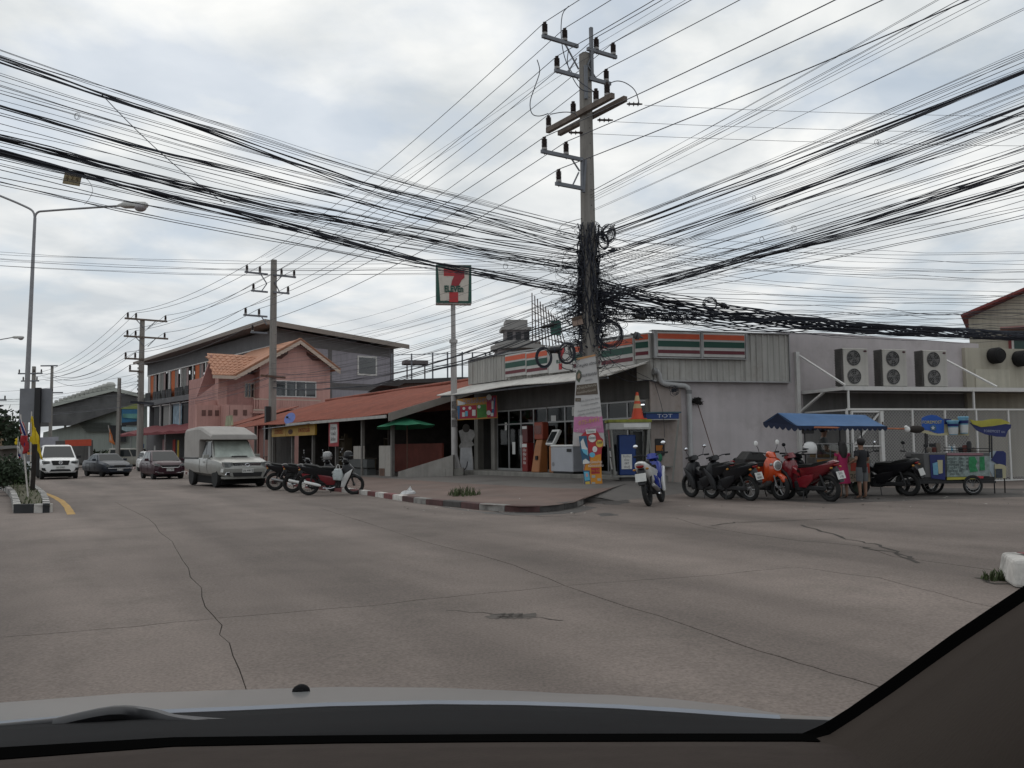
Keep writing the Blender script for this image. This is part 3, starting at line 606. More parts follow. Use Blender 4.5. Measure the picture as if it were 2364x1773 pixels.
# white standee of a person, flat as in the photo
k = at_frame('cardboard_standee', 'faded life-size cardboard cutout of a standing figure by the shop corner', 'standee', A, 9.75, 0.85, 0.36); k.matrix_basis = Matrix.Translation(A.w(9.75, .85, .36)) @ Matrix.Rotation(pi - .25, 4, 'Z')
std = mat('standee_print', (0.28, 0.27, 0.26), rough=0.8, var=0.35, scale=3.5)
out_ = [(-.30, 0), (.30, 0), (.27, .55), (.22, 1.0), (.34, 1.05), (.22, 1.2), (.36, 1.42), (.30, 1.62), (.14, 1.66), (.12, 1.78), (.0, 1.86), (-.12, 1.78), (-.14, 1.66), (-.3, 1.60), (-.24, 1.35), (-.20, 1.15), (-.30, 1.02), (-.25, .9), (-.26, .5)]
b = MB(); b.prism([(-p[0], p[1]) for p in out_], 0, 0.012, 'y'); b.obj('cutout', std, k)
b = MB(); b.prism([(-.27, 0.0), (.27, 0.0), (.22, .95), (-.22, .95)], 0.0125, 0.016, 'y'); b.obj('leg_print', mat('standee_white', (0.42, 0.42, 0.43), rough=0.8, var=0.25, scale=3), k)
b = MB(); b.lathe([(0.0, 0.02), (.13, .0185), (.15, .0135)], (0, 0, 1.70), 14, 'y', (1, 1.1)); b.obj('hair_print', mat('standee_hair', (0.04, 0.035, 0.03)), k)
b = MB(); b.tube([(-.05, .02, .42), (-.02, .02, .25), (.05, .02, .12), (.16, .02, .06)], 0.018, 5); b.obj('print_line', ink, k)
# ---------------------------------------------------------------- right-hand side of the store
sw = at_frame('store_side_wall', 'long blank lilac-grey side wall of the corner shop behind the scooters', 'wall', B)
b = MB(); b.prism([(0.0, 0.0), (12.0, 0.0), (12.0, 4.62), (6.0, 4.84), (1.5, 4.72), (0.0, 4.66)], 0.0, 0.2, 'y')
b.obj('wall', wall_lilac, sw)
b = MB(); b.box(-0.02, -0.06, 0, 0.98, 0.0, 3.24); b.obj('pier', mat('pier_paint', (0.36, 0.31, 0.285), rough=0.85, var=0.15, scale=1.5, streak=0.2, dirt=((0.16, 0.12, 0.09), 0.7, 1.5)), sw)
b = MB(); b.box(-0.4, -0.5, 0, 12.0, -0.065, 0.24); b.obj('plinth', conc, sw, bevel=0.02)
for i, (x0, x1) in enumerate(((0.06, 1.5), (1.5, 3.05), (3.05, 4.62))):
    b = MB(); ribbed(b, x0+0.003, x1-0.003, 3.26, 4.72, -0.16, -0.03, 0.2); b.obj('cladding_sheet', clad, sw)
b = MB(); b.box(0.0, -0.22, 3.22, 4.66, -0.002, 3.255); b.box(4.625, -0.2, 3.26, 4.655, -0.002, 4.72); b.obj('drip_trim', alu, sw)
b = MB(); b.box(0.0, -0.24, 4.722, 4.66, 0.0, 4.75); b.obj('coping', alu, sw)
for (x0, x1) in ((0.10, 1.52), (1.60, 3.02)): sign_panel(B, sw, x0, x1, 3.95, 4.68, -0.2, True, -1)
b = MB(); b.box(1.525, -0.36, 3.93, 1.595, -0.2, 4.7); b.box(0.0, -0.37, 3.93, 0.09, -0.2, 4.7); b.box(3.025, -0.36, 3.93, 3.09, -0.2, 4.7); b.box(0.0, -0.345, 3.90, 3.09, -0.2, 3.93); b.obj('sign_frame', alu, sw)
# chamfered corner panel joining the two fronts
p0 = A.w(0.32, 0.2); p1 = B.w(0.0, -0.2)
cc = thing('corner_panel', 'narrow striped sign panel turning the corner between the two shop fronts', 'sign', (p0.x, p0.y, 0))
dirc = (p1-p0); Lc = dirc.length; dirc.normalize(); nc = Vector((dirc.y, -dirc.x, 0))
def cbox(a0, a1, z0, z1, o0, o1, nm, m, par):
    b = MB(); q = []
    for z in (z0, z1):
        for (a, o) in ((a0, o0), (a1, o0), (a1, o1), (a0, o1)):
            q.append(dirc*a + nc*o + Vector((0, 0, z)))
    b.add(q, [(3,2,1,0), (4,5,6,7), (0,1,5,4), (1,2,6,5), (2,3,7,6), (3,0,4,7)]); return b.obj(nm, m, par)
pz = cbox(0.01, Lc-0.01, 3.9, 4.66, -0.05, 0.12, 'sign_panel', s_white, cc)
for (a, c, m) in ((0.74, 0.95, s_orange), (0.42, 0.66, s_green), (0.14, 0.28, s_maroon)): cbox(0.03, Lc-0.05, 3.9+a*.76, 3.9+c*.76, 0.12, 0.127, 'stripe', m, pz)
cbox(0.01, Lc-0.01, 3.26, 3.895, -0.05, 0.05, 'cladding_sheet', clad, cc)
# downpipe
k = at_frame('downpipe', 'thick grey plastic downpipe bending out from the shop fascia', 'pipe', B, 0, -0.14, 0)
b = MB(); b.tube([(0.02, -0.2, 3.50), (0.1, -0.16, 3.50), (0.18, -0.12, 3.42), (0.22, -0.1, 3.26), (0.30, -0.08, 3.17), (0.42, -0.06, 3.14), (1.05, -0.02, 3.10), (1.16, 0, 3.05), (1.2, 0, 2.94), (1.2, 0, 0.25)], 0.078, 12); b.obj('pipe', pvc, k, smooth=60)
b = MB(); b.lathe([(0.1, 0), (0.1, 0.1)], (-0.04, -0.2, 3.50), 12, 'x'); b.lathe([(0.088, 0), (0.088, 0.12)], (1.2, 0, 2.86), 12); b.obj('collar', mat('pipe_collar', (0.2, 0.2, 0.2)), k)
# feather duster / broom leaning on the wall
k = at_frame('long_broom', 'long thin cobweb broom leaning upside down on the side wall', 'broom', B, 1.49, -0.45, 0.24)
b = MB(); b.cyl((0.55, 0, 0.0), (0.02, 0.36, 2.3), 0.014, n=6); b.obj('handle', rust, k)
b = MB(); r = random.Random(3)
for i in range(160):
    a = r.uniform(0, 2*pi); e = r.uniform(-0.3, 1.1); d = Vector((cos(a)*cos(e)*1.3, sin(a)*cos(e)*0.5, sin(e))).normalized(); c0 = Vector((0.0, 0.33, 2.36)); w = Vector((0.01, 0, 0.004)); e_ = c0 + d*r.uniform(0.12, 0.2)
    b.add([c0-w, c0+w, e_+w*1.6, e_-w*1.6], [(0, 1, 2, 3)])
b.ball((0, 0.33, 2.38), 0.10, 10, 6, (1.2, 0.5, 0.8)); b.obj('bristles', mat('broom_bristle', (0.02, 0.018, 0.017), rough=0.95), k)
# ---------------------------------------------------------------- condenser platform and mesh fence
pf = at_frame('equipment_cage', 'white steel frame with wire mesh carrying a shelf of air conditioners', 'steel frame', B, 0, -2.1, 0)
mesh_m = bpy.data.materials.new('wire_mesh'); mesh_m.use_nodes = True; t = mesh_m.node_tree
b_ = t.nodes['Principled BSDF']; b_.inputs['Base Color'].default_value = (0.30, 0.29, 0.28, 1); b_.inputs['Roughness'].default_value = 0.7
tcn = t.nodes.new('ShaderNodeTexCoord'); w1 = t.nodes.new('ShaderNodeTexWave'); w1.bands_direction = 'DIAGONAL'; w1.inputs['Scale'].default_value = 6
w2 = t.nodes.new('ShaderNodeTexWave'); w2.bands_direction = 'DIAGONAL'; w2.inputs['Scale'].default_value = 6; mp = t.nodes.new('ShaderNodeMapping'); mp.inputs['Scale'].default_value = (-1, 1, 1)
t.links.new(tcn.outputs['Object'], w1.inputs[0]); t.links.new(tcn.outputs['Object'], mp.inputs[0]); t.links.new(mp.outputs[0], w2.inputs[0])
mxm = t.nodes.new('ShaderNodeMath'); mxm.operation = 'MAXIMUM'; t.links.new(w1.outputs[1], mxm.inputs[0]); t.links.new(w2.outputs[1], mxm.inputs[1])
gt = t.nodes.new('ShaderNodeMath'); gt.operation = 'GREATER_THAN'; gt.inputs[1].default_value = 0.80; t.links.new(mxm.outputs[0], gt.inputs[0]); t.links.new(gt.outputs[0], b_.inputs['Alpha'])
ws = white_steel
def bar(par, a, b_, w, nm='rail', m=ws, d=None):
    a = Vector(a); b_ = Vector(b_); dv = b_-a; L = dv.length; dv.normalize(); up = Vector((0, 1, 0)) if abs(dv.y) < 0.9 else Vector((0, 0, 1))
    s_ = dv.cross(up).normalized(); up = s_.cross(dv); w2_ = (d or w)/2; w_ = w/2; q = []
    for c in (a, b_):
        for (i, j) in ((-1, -1), (1, -1), (1, 1), (-1, 1)): q.append(c + s_*w_*i + up*w2_*j)
    mb = MB(); mb.add(q, [(0, 1, 2, 3), (7, 6, 5, 4)] + [(i, i+4, (i+1) % 4+4, (i+1) % 4) for i in range(4)]); return mb.obj(nm, m, par)
XR = 14.0
bar(pf, (5.15, 0, 2.93), (XR, 0, 2.93), 0.12, 'shelf_beam', d=0.06)
b = MB(); b.box(5.15, 0.03, 2.95, XR, 2.08, 2.985); b.obj('shelf', mat('shelf_sheet', (0.28, 0.27, 0.26)), pf)
bar(pf, (5.18, 0.0, 2.93), (5.18, 2.1, 2.93), 0.10, 'shelf_beam')
bar(pf, (4.98, 2.04, 0.2), (4.98, 2.04, 4.2), 0.12, 'post'); bar(pf, (5.05, 2.04, 4.1), (5.2, 0.02, 3.02), 0.05, 'brace')
bar(pf, (10.3, 1.9, 4.1), (10.6, 0.02, 3.02), 0.05, 'brace'); bar(pf, (5.05, 2.0, 2.35), (5.18, 1.0, 2.88), 0.06, 'brace')
for z in (2.32, 0.16): bar(pf, (5.2, 0, z), (XR, 0, z), 0.055)
bar(pf, (5.2, 0.02, 2.30), (5.2, 2.04, 2.30), 0.05)
for x in (5.2, 7.45, 8.61, 9.75, 10.95, 12.2, 13.5): bar(pf, (x, -0.002, 0.1), (x, -0.002, 2.32), 0.055, 'post')
for x in (5.28, 9.7): bar(pf, (x, 0.004, 2.34), (x, 0.004, 2.87), 0.05, 'post')
bar(pf, (5.33, -0.05, 0.2), (5.33, -0.05, 2.27), 0.06, 'gate_stile'); bar(pf, (6.32, -0.05, 0.2), (6.32, -0.05, 2.27), 0.11, 'gate_stile'); bar(pf, (5.36, -0.05, 2.25), (6.27, -0.05, 2.25), 0.05, 'gate_rail'); bar(pf, (5.36, -0.05, 0.22), (6.27, -0.05, 0.22), 0.05, 'gate_rail'); bar(pf, (5.36, -0.05, 1.25), (6.27, -0.05, 1.25), 0.04, 'gate_rail'); bar(pf, (5.4, -0.045, 1.3), (6.25, -0.045, 2.2), 0.045, 'gate_rail')
bar(pf, (6.32, -0.12, 1.85), (6.32, -0.12, 1.95), 0.03, 'latch', rust)
b = MB()
for i, (x0, x1) in enumerate(((5.22, 6.4), (6.4, 7.43), (7.47, 8.59), (8.63, 9.73), (9.77, 10.93), (10.97, 12.18), (12.2, 13.5))):
    b = MB(); b.add([(x0, 0.012, 0.18), (x1, 0.012, 0.18), (x1, 0.012, 2.3), (x0, 0.012, 2.3)], [(0, 1, 2, 3)]); b.obj('mesh_panel', mesh_m, pf)
# dim things and back wall inside the cage
b = MB(); b.box(5.2, 2.08, 0.0, 14, 2.12, 2.93); b.obj('back_panel', mat('cage_back', (0.20, 0.195, 0.19), rough=0.9, var=0.2, scale=1.2, streak=0.2), pf)
# condensers
acm = mat('condenser_paint', (0.50, 0.48, 0.44), rough=0.5, var=0.1, scale=2, streak=0.15); acg = mat('condenser_grille', (0.09, 0.085, 0.08), rough=0.5, var=0.3, scale=3)
fan_m = mat('fan_blade', (0.16, 0.15, 0.145), rough=0.5)
def condenser(x, lab):
    k = at_frame('air_conditioner', lab, 'air conditioner', B, x, -1.55, 2.99, 'condensers on the shelf')
    b = MB(); b.box(-0.43, 0, 0.05, 0.43, 0.36, 1.18); b.obj('casing', acm, k, bevel=0.015)
    b = MB(); b.box(-0.40, 0.02, 0, -0.3, 0.34, 0.05); b.box(0.3, 0.02, 0, 0.4, 0.34, 0.05); b.obj('foot', black_m, k)
    for z in (0.34, 0.89):
        b = MB(); b.lathe([(0.0, -0.004), (0.215, -0.004), (0.235, -0.015), (0.235, 0.01), (0.21, 0.02)], (-0.08, -0.002, z), 24, 'y'); o = b.obj('fan_guard', mat('fan_well', (0.05, 0.048, 0.046), rough=0.6), k)
        b = MB()
        for j in range(3):
            a = 2*pi*j/3+z*2; b.slab([(-0.08 + 0.03*cos(a), -0.012, z+0.03*sin(a)), (-0.08+0.19*cos(a-0.3), -0.012, z+0.19*sin(a-0.3)), (-0.08+0.2*cos(a+0.45), -0.012, z+0.2*sin(a+0.45))], 0.004)
        b.obj('fan_blade', fan_m, o)
        b = MB()
        for rr in (0.06, 0.12, 0.18, 0.228): b.torus((-0.08, -0.022, z), rr, 0.003, 'y', 20, 4)
        for j in range(4): a = pi*j/4; b.cyl((-0.08-0.23*cos(a), -0.024, z-0.23*sin(a)), (-0.08+0.23*cos(a), -0.024, z+0.23*sin(a)), 0.003, n=4)
        b.obj('wire_guard', alu, o)
    b = MB(); b.lathe([(0.0, -0.01), (0.055, -0.01), (0.06, -0.002)], (0.33, 0, 1.10), 16, 'y', (1, 0.5)); b.obj('badge', mat('dark_badge', (0.08, 0.03, 0.04)), k)
    b = MB()
    for j in range(22): b.box(-0.50, 0.03, 0.08+j*0.05, -0.432, 0.34, 0.105+j*0.05)
    b.box(-0.48, 0.03, 0.06, -0.44, 0.34, 1.17); b.obj('coil_fins', acg, k)
    return k
condenser(6.0, 'twin-fan air conditioner nearest the slanting brace, leftmost of the three'); condenser(7.38, 'middle one of three twin-fan air conditioners on the shelf'); condenser(8.86, 'twin-fan air conditioner nearest the two round black extractor fans')
# cream block wall with two round extractors
cw = at_frame('cream_wall', 'cream rendered wall carrying two round black extractor fans', 'wall', B, 11.3, -0.15, 0)
b = MB(); b.box(0, 0, 0, 6, 0.3, 4.46); b.obj('wall', wall_cream, cw)
b = MB(); b.box(0.35, -0.03, 3.0, 1.75, 0, 3.75); b.obj('raised_panel', mat('cream_panel', (0.48, 0.45, 0.37), rough=0.85, var=0.1, streak=0.15), cw)
for (xx, zz, lab) in ((12.42, 4.2, 'round black extractor fan nearer the condensers'), (13.45, 4.12, 'round black extractor fan at the far right of the cream wall')):
    k = at_frame('extractor_fan', lab, 'fan', B, xx, -0.2, zz, 'round extractors on the cream wall')
    b = MB(); b.lathe([(0.0, -0.30), (0.10, -0.31), (0.22, -0.27), (0.27, -0.2), (0.27, 0.04)], (0, 0, 0), 24, 'y'); b.obj('housing', mat('soot_black', (0.012, 0.011, 0.011), rough=0.9), k, smooth=50)
    b = MB()
    for rr in (0.08, 0.15, 0.21): b.torus((0, -0.305 + rr*0.1, 0), rr, 0.008, 'y', 20, 4)
    b.obj('guard', black_m, k)
# house behind the wall at the right edge
H_ = Frame(19.2, 34.2, 120)
hs = at_frame('red_roofed_house', 'cream upper storey with red tiled verge at the right edge behind the wall', 'house', H_)
def hh(x, y): a = H_.on(x, y); return a
b = MB(); b.prism([(-0.9, 0), (8, 0), (8, 9.0), (5.5, 9.0), (-0.9, 6.3)], 0, 0.25, 'y'); b.obj('wall', wall_cream, hs)
rr_ = mat('red_verge', (0.22, 0.05, 0.045), rough=0.7, var=0.25, scale=6)
b = MB(); b.slab([(-1.15, -0.35, 6.37), (5.6, -0.35, 9.0), (5.6, 5, 9.0), (-1.15, 5, 6.37)], 0.14); b.obj('roof', rr_, hs)
for i in range(15):
    t0 = i/15; b = MB(); b.cbox((-1.1 + 6.6*t0+0.2, -0.38, 6.46 + 2.6*t0), (0.46, 0.2, 0.09), (0, -0.37, 0)); b.obj('verge_tile', rr_, hs)
b = MB(); b.box(0.45, -0.06, 4.3, 3.2, 0, 5.5); w_ = b.obj('window', mat('maroon_frame', (0.20, 0.05, 0.05)), hs)
b = MB(); b.box(0.56, -0.09, 4.3, 3.0, -0.06, 5.42); b.obj('frame', white_steel, w_)
b = MB(); b.box(0.64, -0.1, 4.35, 2.9, -0.09, 5.36); b.obj('pane', mat('teal_glass', (0.03, 0.07, 0.06), rough=0.2), w_)
b = MB(); b.box(0.2, -0.9, 5.7, 4.0, 0.0, 5.77); b.obj('window_hood', mat('hood_pink', (0.40, 0.22, 0.2)), hs)
# plain white standing wall behind all at far side
# ================================================================ long low row of shops with the red roof
red_roof = mat('red_roof_sheet', (0.25, 0.075, 0.048), rough=0.75, var=0.2, scale=0.8, streak=0.25, dirt=((0.13, 0.05, 0.04), 0.5, 1.2), spec=0.25)
row = at_frame('shop_row', 'long low row of open shops under one rust-red corrugated roof', 'shops', A)
LX0, LX1 = 11.5, 36.0
def roofpt(x, y):  # eave at y 3.3 z 2.65 ; ridge at y -3 z 4.47
    t = (3.3 - y)/6.3; return 2.65 + (4.47-2.65)*t
b = MB(); rr = []
N_ = 230
for k in range(5):
    y = 3.3 - 6.3*k/4; r = []
    for i in range(N_+1):
        x = LX0 + (LX1-LX0)*i/N_; r.append((x, y, roofpt(x, y) + (0.02 if i % 2 else -0.02) + 0.03*sin(x*.7+k)))
    rr.append(r)
b.loft(rr, cap=False, closed=False); o = b.obj('roof', red_roof, row); q = o.modifiers.new('t', 'SOLIDIFY'); q.thickness = 0.015
b = MB(); b.slab([(LX0, -3, 4.45), (LX0, -8.5, 2.9), (LX1, -8.5, 2.9), (LX1, -3, 4.45)], 0.03); b.obj('rear_roof', red_roof, row)
b = MB(); b.tube([(LX0-0.05, -3, 4.52), (LX1, -3, 4.52)], 0.09, 8); b.obj('ridge_cap', red_roof, row)
vb = mat('verge_board', (0.26, 0.235, 0.21), rough=0.8, var=0.2, scale=2)
b = MB(); b.slab([(LX0-0.05, 3.35, 2.68), (LX0-0.05, -3.0, 4.5), (LX0-0.05, -3.0, 4.28), (LX0-0.05, 3.35, 2.36)], 0.03); b.obj('verge_board', vb, row)
b = MB(); b.box(LX0+0.2, 3.31, 2.50, 24.4, 3.36, 2.62); b.obj('gutter', mat('gutter_white', (0.36, 0.35, 0.33), var=0.25), row)
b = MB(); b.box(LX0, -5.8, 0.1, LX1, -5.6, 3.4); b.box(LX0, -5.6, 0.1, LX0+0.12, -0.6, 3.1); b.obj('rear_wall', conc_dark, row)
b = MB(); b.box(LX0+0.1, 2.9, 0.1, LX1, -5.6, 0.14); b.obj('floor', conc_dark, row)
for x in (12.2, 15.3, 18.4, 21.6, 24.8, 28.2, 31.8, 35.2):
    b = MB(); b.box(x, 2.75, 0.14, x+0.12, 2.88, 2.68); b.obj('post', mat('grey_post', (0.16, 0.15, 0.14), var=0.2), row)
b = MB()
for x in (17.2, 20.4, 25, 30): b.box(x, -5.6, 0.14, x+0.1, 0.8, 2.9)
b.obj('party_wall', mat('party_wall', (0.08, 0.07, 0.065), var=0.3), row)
b = MB(); b.box(12.3, 0.5, 0.14, 17.0, 0.6, 1.5); b.obj('red_boarding', mat('red_boarding', (0.20, 0.055, 0.04), var=0.25, scale=2), row)
# white board half wall
wbm = mat('white_boards', (0.36, 0.34, 0.31), rough=0.8, var=0.18, scale=2, dirt=((0.12, 0.09, 0.07), 0.6, 2))
for i, (x0, x1, z0, z1) in enumerate(((12.32, 12.98, 0.14, 1.42), (13.0, 13.6, 0.14, 1.42), (15.2, 15.8, 0.86, 1.42), (15.82, 16.4, 0.86, 1.42))):
    b = MB(); b.box(x0, 2.78, z0, x1, 2.82, z1); b.obj('board', wbm, row)
b = MB(); b.box(13.02, 2.822, 0.18, 13.55, 2.83, 0.5); b.obj('rust_patch', rust, row)
b = MB(); b.box(14.9, 2.4, 0.14, 17.5, 2.8, 0.45); b.box(14.8, 2.5, 0.5, 17.6, 2.85, 0.85); b.obj('counter', mat('counter_grey', (0.08, 0.085, 0.085), var=0.2), row)
# ramp parapet between row and store
rp = thing('ramp_wall', 'low pale ramp wall with a sloping top between the shop row and the store', 'wall', (0, 0, 0))
a0, a1 = P(919, 1108, 33.4), P(1046, 1104, 32.6); b = MB()
d_ = Vector((0.05, 0.18, 0)); q = [a0, a1, P(1046, 1050, 32.6), P(919, 1089, 33.4)]; b.loft([[*q], [p + d_ for p in q]]); b.obj('parapet', mat('parapet', (0.27, 0.255, 0.235), rough=0.85, var=0.15, streak=0.25), rp, world=False)
# signs hanging in the row
sg = at_frame('yellow_shop_sign', 'long faded yellow shop sign with red lettering under the eave', 'sign', A, 0, 0, 0)
ysg = mat('sign_yellow', (0.42, 0.25, 0.035), rough=0.6, var=0.2, scale=2)
for (x0, x1) in ((20.6, 25.1), (25.15, 27.6)):
    b = MB(); b.box(x0, 3.02, 1.98, x1, 3.12, 2.52); b.obj('panel', ysg, sg)
s_dr = mat('sign_dark_red', (0.28, 0.04, 0.025), var=0.1)
text('ก๋วยเตี๋ยว', 0.42, s_dr, sg, (26.3, 3.125, 2.25), (-1, 0, 0), (0, 0, 1), sx=1.0); text('อาหารตามสั่ง', 0.36, s_dr, sg, (22.2, 3.125, 2.25), (-1, 0, 0), (0, 0, 1), sx=0.95)
b = MB(); b.lathe([(0.0, 3.135), (0.3, 3.13)], (24.3, 0, 2.2), 16, 'y', (1.3, 0.45)); b.obj('bowl_print', mat('print_brown', (0.10, 0.05, 0.03)), sg)
b = MB(); b.slab([(20.6, 2.95, 2.60), (27.8, 2.95, 2.52), (27.8, 3.6, 2.42), (20.6, 3.6, 2.5)], 0.03); b.obj('awning', mat('awning_grey', (0.18, 0.19, 0.21)), sg)
bn = at_frame('red_bordered_banner', 'white vinyl banner with a wide red border hung in the shop row', 'banner', A, 17.85, 3.18, 1.42)
b = MB(); b.box(-0.62, 0, 0.0, 0.62, 0.02, 1.12); b.obj('cloth', mat('banner_red', (0.27, 0.03, 0.035), var=0.2), bn)
b = MB(); b.prism([(-0.47, 0.18), (-0.5, 0.6), (-0.44, 1.0), (0.42, 1.02), (0.47, 0.5), (0.4, 0.14)], 0.022, 0.026, 'y'); b.obj('white_field', mat('banner_white', (0.42, 0.42, 0.41), var=0.25, scale=5), bn)
for i, s_ in enumerate(('ข้าวแกง', 'ราดหน้า', 'ผัดไทย')): text(s_, 0.22, mat('print_grey', (0.12, 0.12, 0.12)), bn, (0.03, 0.028, 0.82-0.25*i), (-1, 0, 0), (0, 0, 1))
k = at_frame('satellite_dish', 'small blue satellite dish fixed above the red roof eave', 'satellite dish', A, 24.2, 3.15, 2.85)
b = MB(); pr = [(0.0, 0.0), (0.12, 0.01), (0.24, 0.04), (0.33, 0.09)]; b.lathe(pr, (0, 0, 0), 20, 'y'); o = b.obj('dish', mat('dish_blue', (0.12, 0.17, 0.42), rough=0.5), k, smooth=60); o.rotation_euler = (radians(25), 0, radians(35)); o.modifiers.new('s', 'SOLIDIFY').thickness = 0.01
b = MB(); b.cyl((0, 0.05, 0), (-0.35, 0.28, 0.06), 0.012, n=5); b.cbox((-0.36, 0.3, 0.08), (0.1, 0.1, 0.1)); b.cyl((0, 0, 0), (0, -0.1, -0.25), 0.02, n=6); b.obj('feed_arm', black_m, k)
um = at_frame('green_parasol', 'faded green parasol opened between the shop row and the store', 'parasol', A, 12.0, 2.3, 0.15)
b = MB(); ctr = (0, 0, 2.42); vs = [ctr]; n = 8
for i in range(n): a = 2*pi*i/n; vs.append((1.25*cos(a), 1.25*sin(a), 2.02))
vm = []
for i in range(n): a = 2*pi*(i+.5)/n; vm.append((1.12*cos(a), 1.12*sin(a), 1.99))
b.add(vs + vm, [(0, 1+i, 1+n+i) for i in range(n)] + [(0, 1+n+i, 1+(i+1) % n) for i in range(n)])
cn = b.obj('canopy', mat('parasol_green', (0.03, 0.19, 0.10), rough=0.8, var=0.15, scale=3), um); cn.rotation_euler = (0, radians(4), 0)
b = MB(); b.cyl((0, 0, 0), (0, 0, 2.42), 0.02, n=6); b.obj('pole', rust, um)
# small things in the shade: shelves, hanging goods, stools (seen as dim shapes)
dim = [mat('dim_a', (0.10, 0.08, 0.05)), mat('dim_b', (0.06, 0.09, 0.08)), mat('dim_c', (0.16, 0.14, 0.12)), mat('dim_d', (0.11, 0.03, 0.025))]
r = random.Random(8)
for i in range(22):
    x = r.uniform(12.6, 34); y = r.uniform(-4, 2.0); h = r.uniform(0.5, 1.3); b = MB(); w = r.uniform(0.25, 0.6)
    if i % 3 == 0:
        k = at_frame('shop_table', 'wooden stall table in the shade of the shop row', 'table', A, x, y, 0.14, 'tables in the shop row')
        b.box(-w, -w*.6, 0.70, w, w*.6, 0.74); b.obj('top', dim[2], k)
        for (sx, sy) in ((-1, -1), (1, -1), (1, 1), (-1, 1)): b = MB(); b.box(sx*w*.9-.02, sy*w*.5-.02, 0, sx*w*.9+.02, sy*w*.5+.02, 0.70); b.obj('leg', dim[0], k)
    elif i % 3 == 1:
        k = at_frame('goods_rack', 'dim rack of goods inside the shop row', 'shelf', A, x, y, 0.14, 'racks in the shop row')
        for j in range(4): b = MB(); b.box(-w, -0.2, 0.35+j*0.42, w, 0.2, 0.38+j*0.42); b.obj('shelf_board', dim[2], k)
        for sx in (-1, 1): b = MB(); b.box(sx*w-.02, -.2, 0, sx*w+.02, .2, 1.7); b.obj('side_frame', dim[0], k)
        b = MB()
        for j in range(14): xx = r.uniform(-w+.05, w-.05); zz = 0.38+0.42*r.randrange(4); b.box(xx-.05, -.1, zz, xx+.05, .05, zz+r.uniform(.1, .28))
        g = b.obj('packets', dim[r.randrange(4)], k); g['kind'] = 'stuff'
# ================================================================ pink house
pinkm = mat('pink_wall', (0.52, 0.30, 0.265), rough=0.85, var=0.1, scale=1, streak=0.15, spec=0.2)
orange_tile = mat('orange_tile', (0.42, 0.205, 0.125), rough=0.75, var=0.18, scale=1.5, streak=0.1)
cream_trim = mat('cream_trim', (0.50, 0.40, 0.33), rough=0.8, var=0.1)
grey_w = mat('grey_render', (0.15, 0.15, 0.155), rough=0.85, var=0.12, scale=0.8, streak=0.15)
lilac_w = mat('lilac_render', (0.30, 0.285, 0.315), rough=0.85, var=0.12, scale=0.8, streak=0.15)
C_ = Frame(-18.7, 64.0, 52)   # gable wall of the pink house faces the camera; local x to the right, y away
ph = at_frame('pink_house', 'pink two-storey house with orange diamond-tiled roof and a gable', 'house', C_)
W_ = 5.7; EZ, PK = 7.75, 9.6
b = MB(); b.prism([(0, 0), (W_, 0), (W_, EZ-0.1), (2.95, PK-0.2), (0, EZ-0.2)], 0.0, 0.25, 'y'); b.box(0, 0.25, 0, 0.25, 9, EZ-0.2); b.box(W_-0.25, .25, 0, W_, 9, EZ-0.2); b.obj('wall', pinkm, ph)
for vp in ([(1.0, 8.1), (1.7, 8.1), (2.2, 8.5), (2.2, 8.75)], [(4.9, 8.1), (4.2, 8.1), (3.7, 8.5), (3.7, 8.75)]):
    b = MB(); b.prism(vp, -0.03, 0.02, 'y'); b.obj('gable_vent', mat('vent_dark', (0.12, 0.06, 0.05)), ph)
cx = 2.95
for (xe, sgn) in ((-2.1, 1), (6.3, -1)):
    ze = 7.42 if sgn < 0 else 6.62
    b = MB(); b.slab([(xe, -0.55, ze), (cx, -0.55, PK), (cx, 9.2, PK), (xe, 9.2, ze)], 0.1); o = b.obj('roof', orange_tile, ph)
    # rows of tiles along the gable edge
    b = MB(); dxx = cx-xe; n = 9
    for i in range(n):
        t = (i+0.5)/n; x = xe+dxx*t; z = ze+(PK-ze)*t; ang = atan2(PK-ze, dxx)
        b = MB(); b.cbox((x, -0.5, z+0.09), (abs(dxx)/n*1.12, 0.22, 0.06), (0, -ang if sgn > 0 else -(ang), 0)); b.obj('verge_tile', orange_tile, ph)
    # scalloped cream barge board
    pts = []; m = 40
    for i in range(m+1):
        t = i/m; pts.append((xe+(cx-xe)*t, ze-0.07+(PK-ze)*t))
    low = [(p[0], p[1]-0.26-(0.05 if i % 2 else 0)) for i, p in enumerate(pts)]
    b = MB(); ra = [(p[0], -0.6, p[1]) for p in pts]; rb_ = [(p[0], -0.6, p[1]) for p in low]; b.loft([ra, rb_], cap=False, closed=False); o = b.obj('barge_board', cream_trim, ph); o.modifiers.new('s', 'SOLIDIFY').thickness = 0.04
def window(par, x0, x1, z0, z1, y, n, fm, gm, out=-1, fw=0.07, nm='window'):
    b = MB(); d = 0.05*out
    def bx(a, c, e, f): b.box(a, min(y, y+d), c, e, max(y, y+d), f)
    bx(x0-fw, z0-fw, x1+fw, z0); bx(x0-fw, z1, x1+fw, z1+fw); bx(x0-fw, z0, x0, z1); bx(x1, z0, x1+fw, z1)
    w = (x1-x0)/n
    for i in range(1, n): bx(x0+i*w-fw*.4, z0, x0+i*w+fw*.4, z1)
    f = b.obj(nm, fm, par)
    for i in range(n):
        c = MB(); c.box(x0+i*w+(fw*.4 if i else 0), min(y+d*.2, y+d*.4), z0, x0+(i+1)*w-(fw*.4 if i < n-1 else 0), max(y+d*.2, y+d*.4), z1); c.obj('pane', gm, f)
    return f
window(ph, 1.25, 4.45, 5.3, 6.4, 0.0, 4, white_steel, glass_dark)
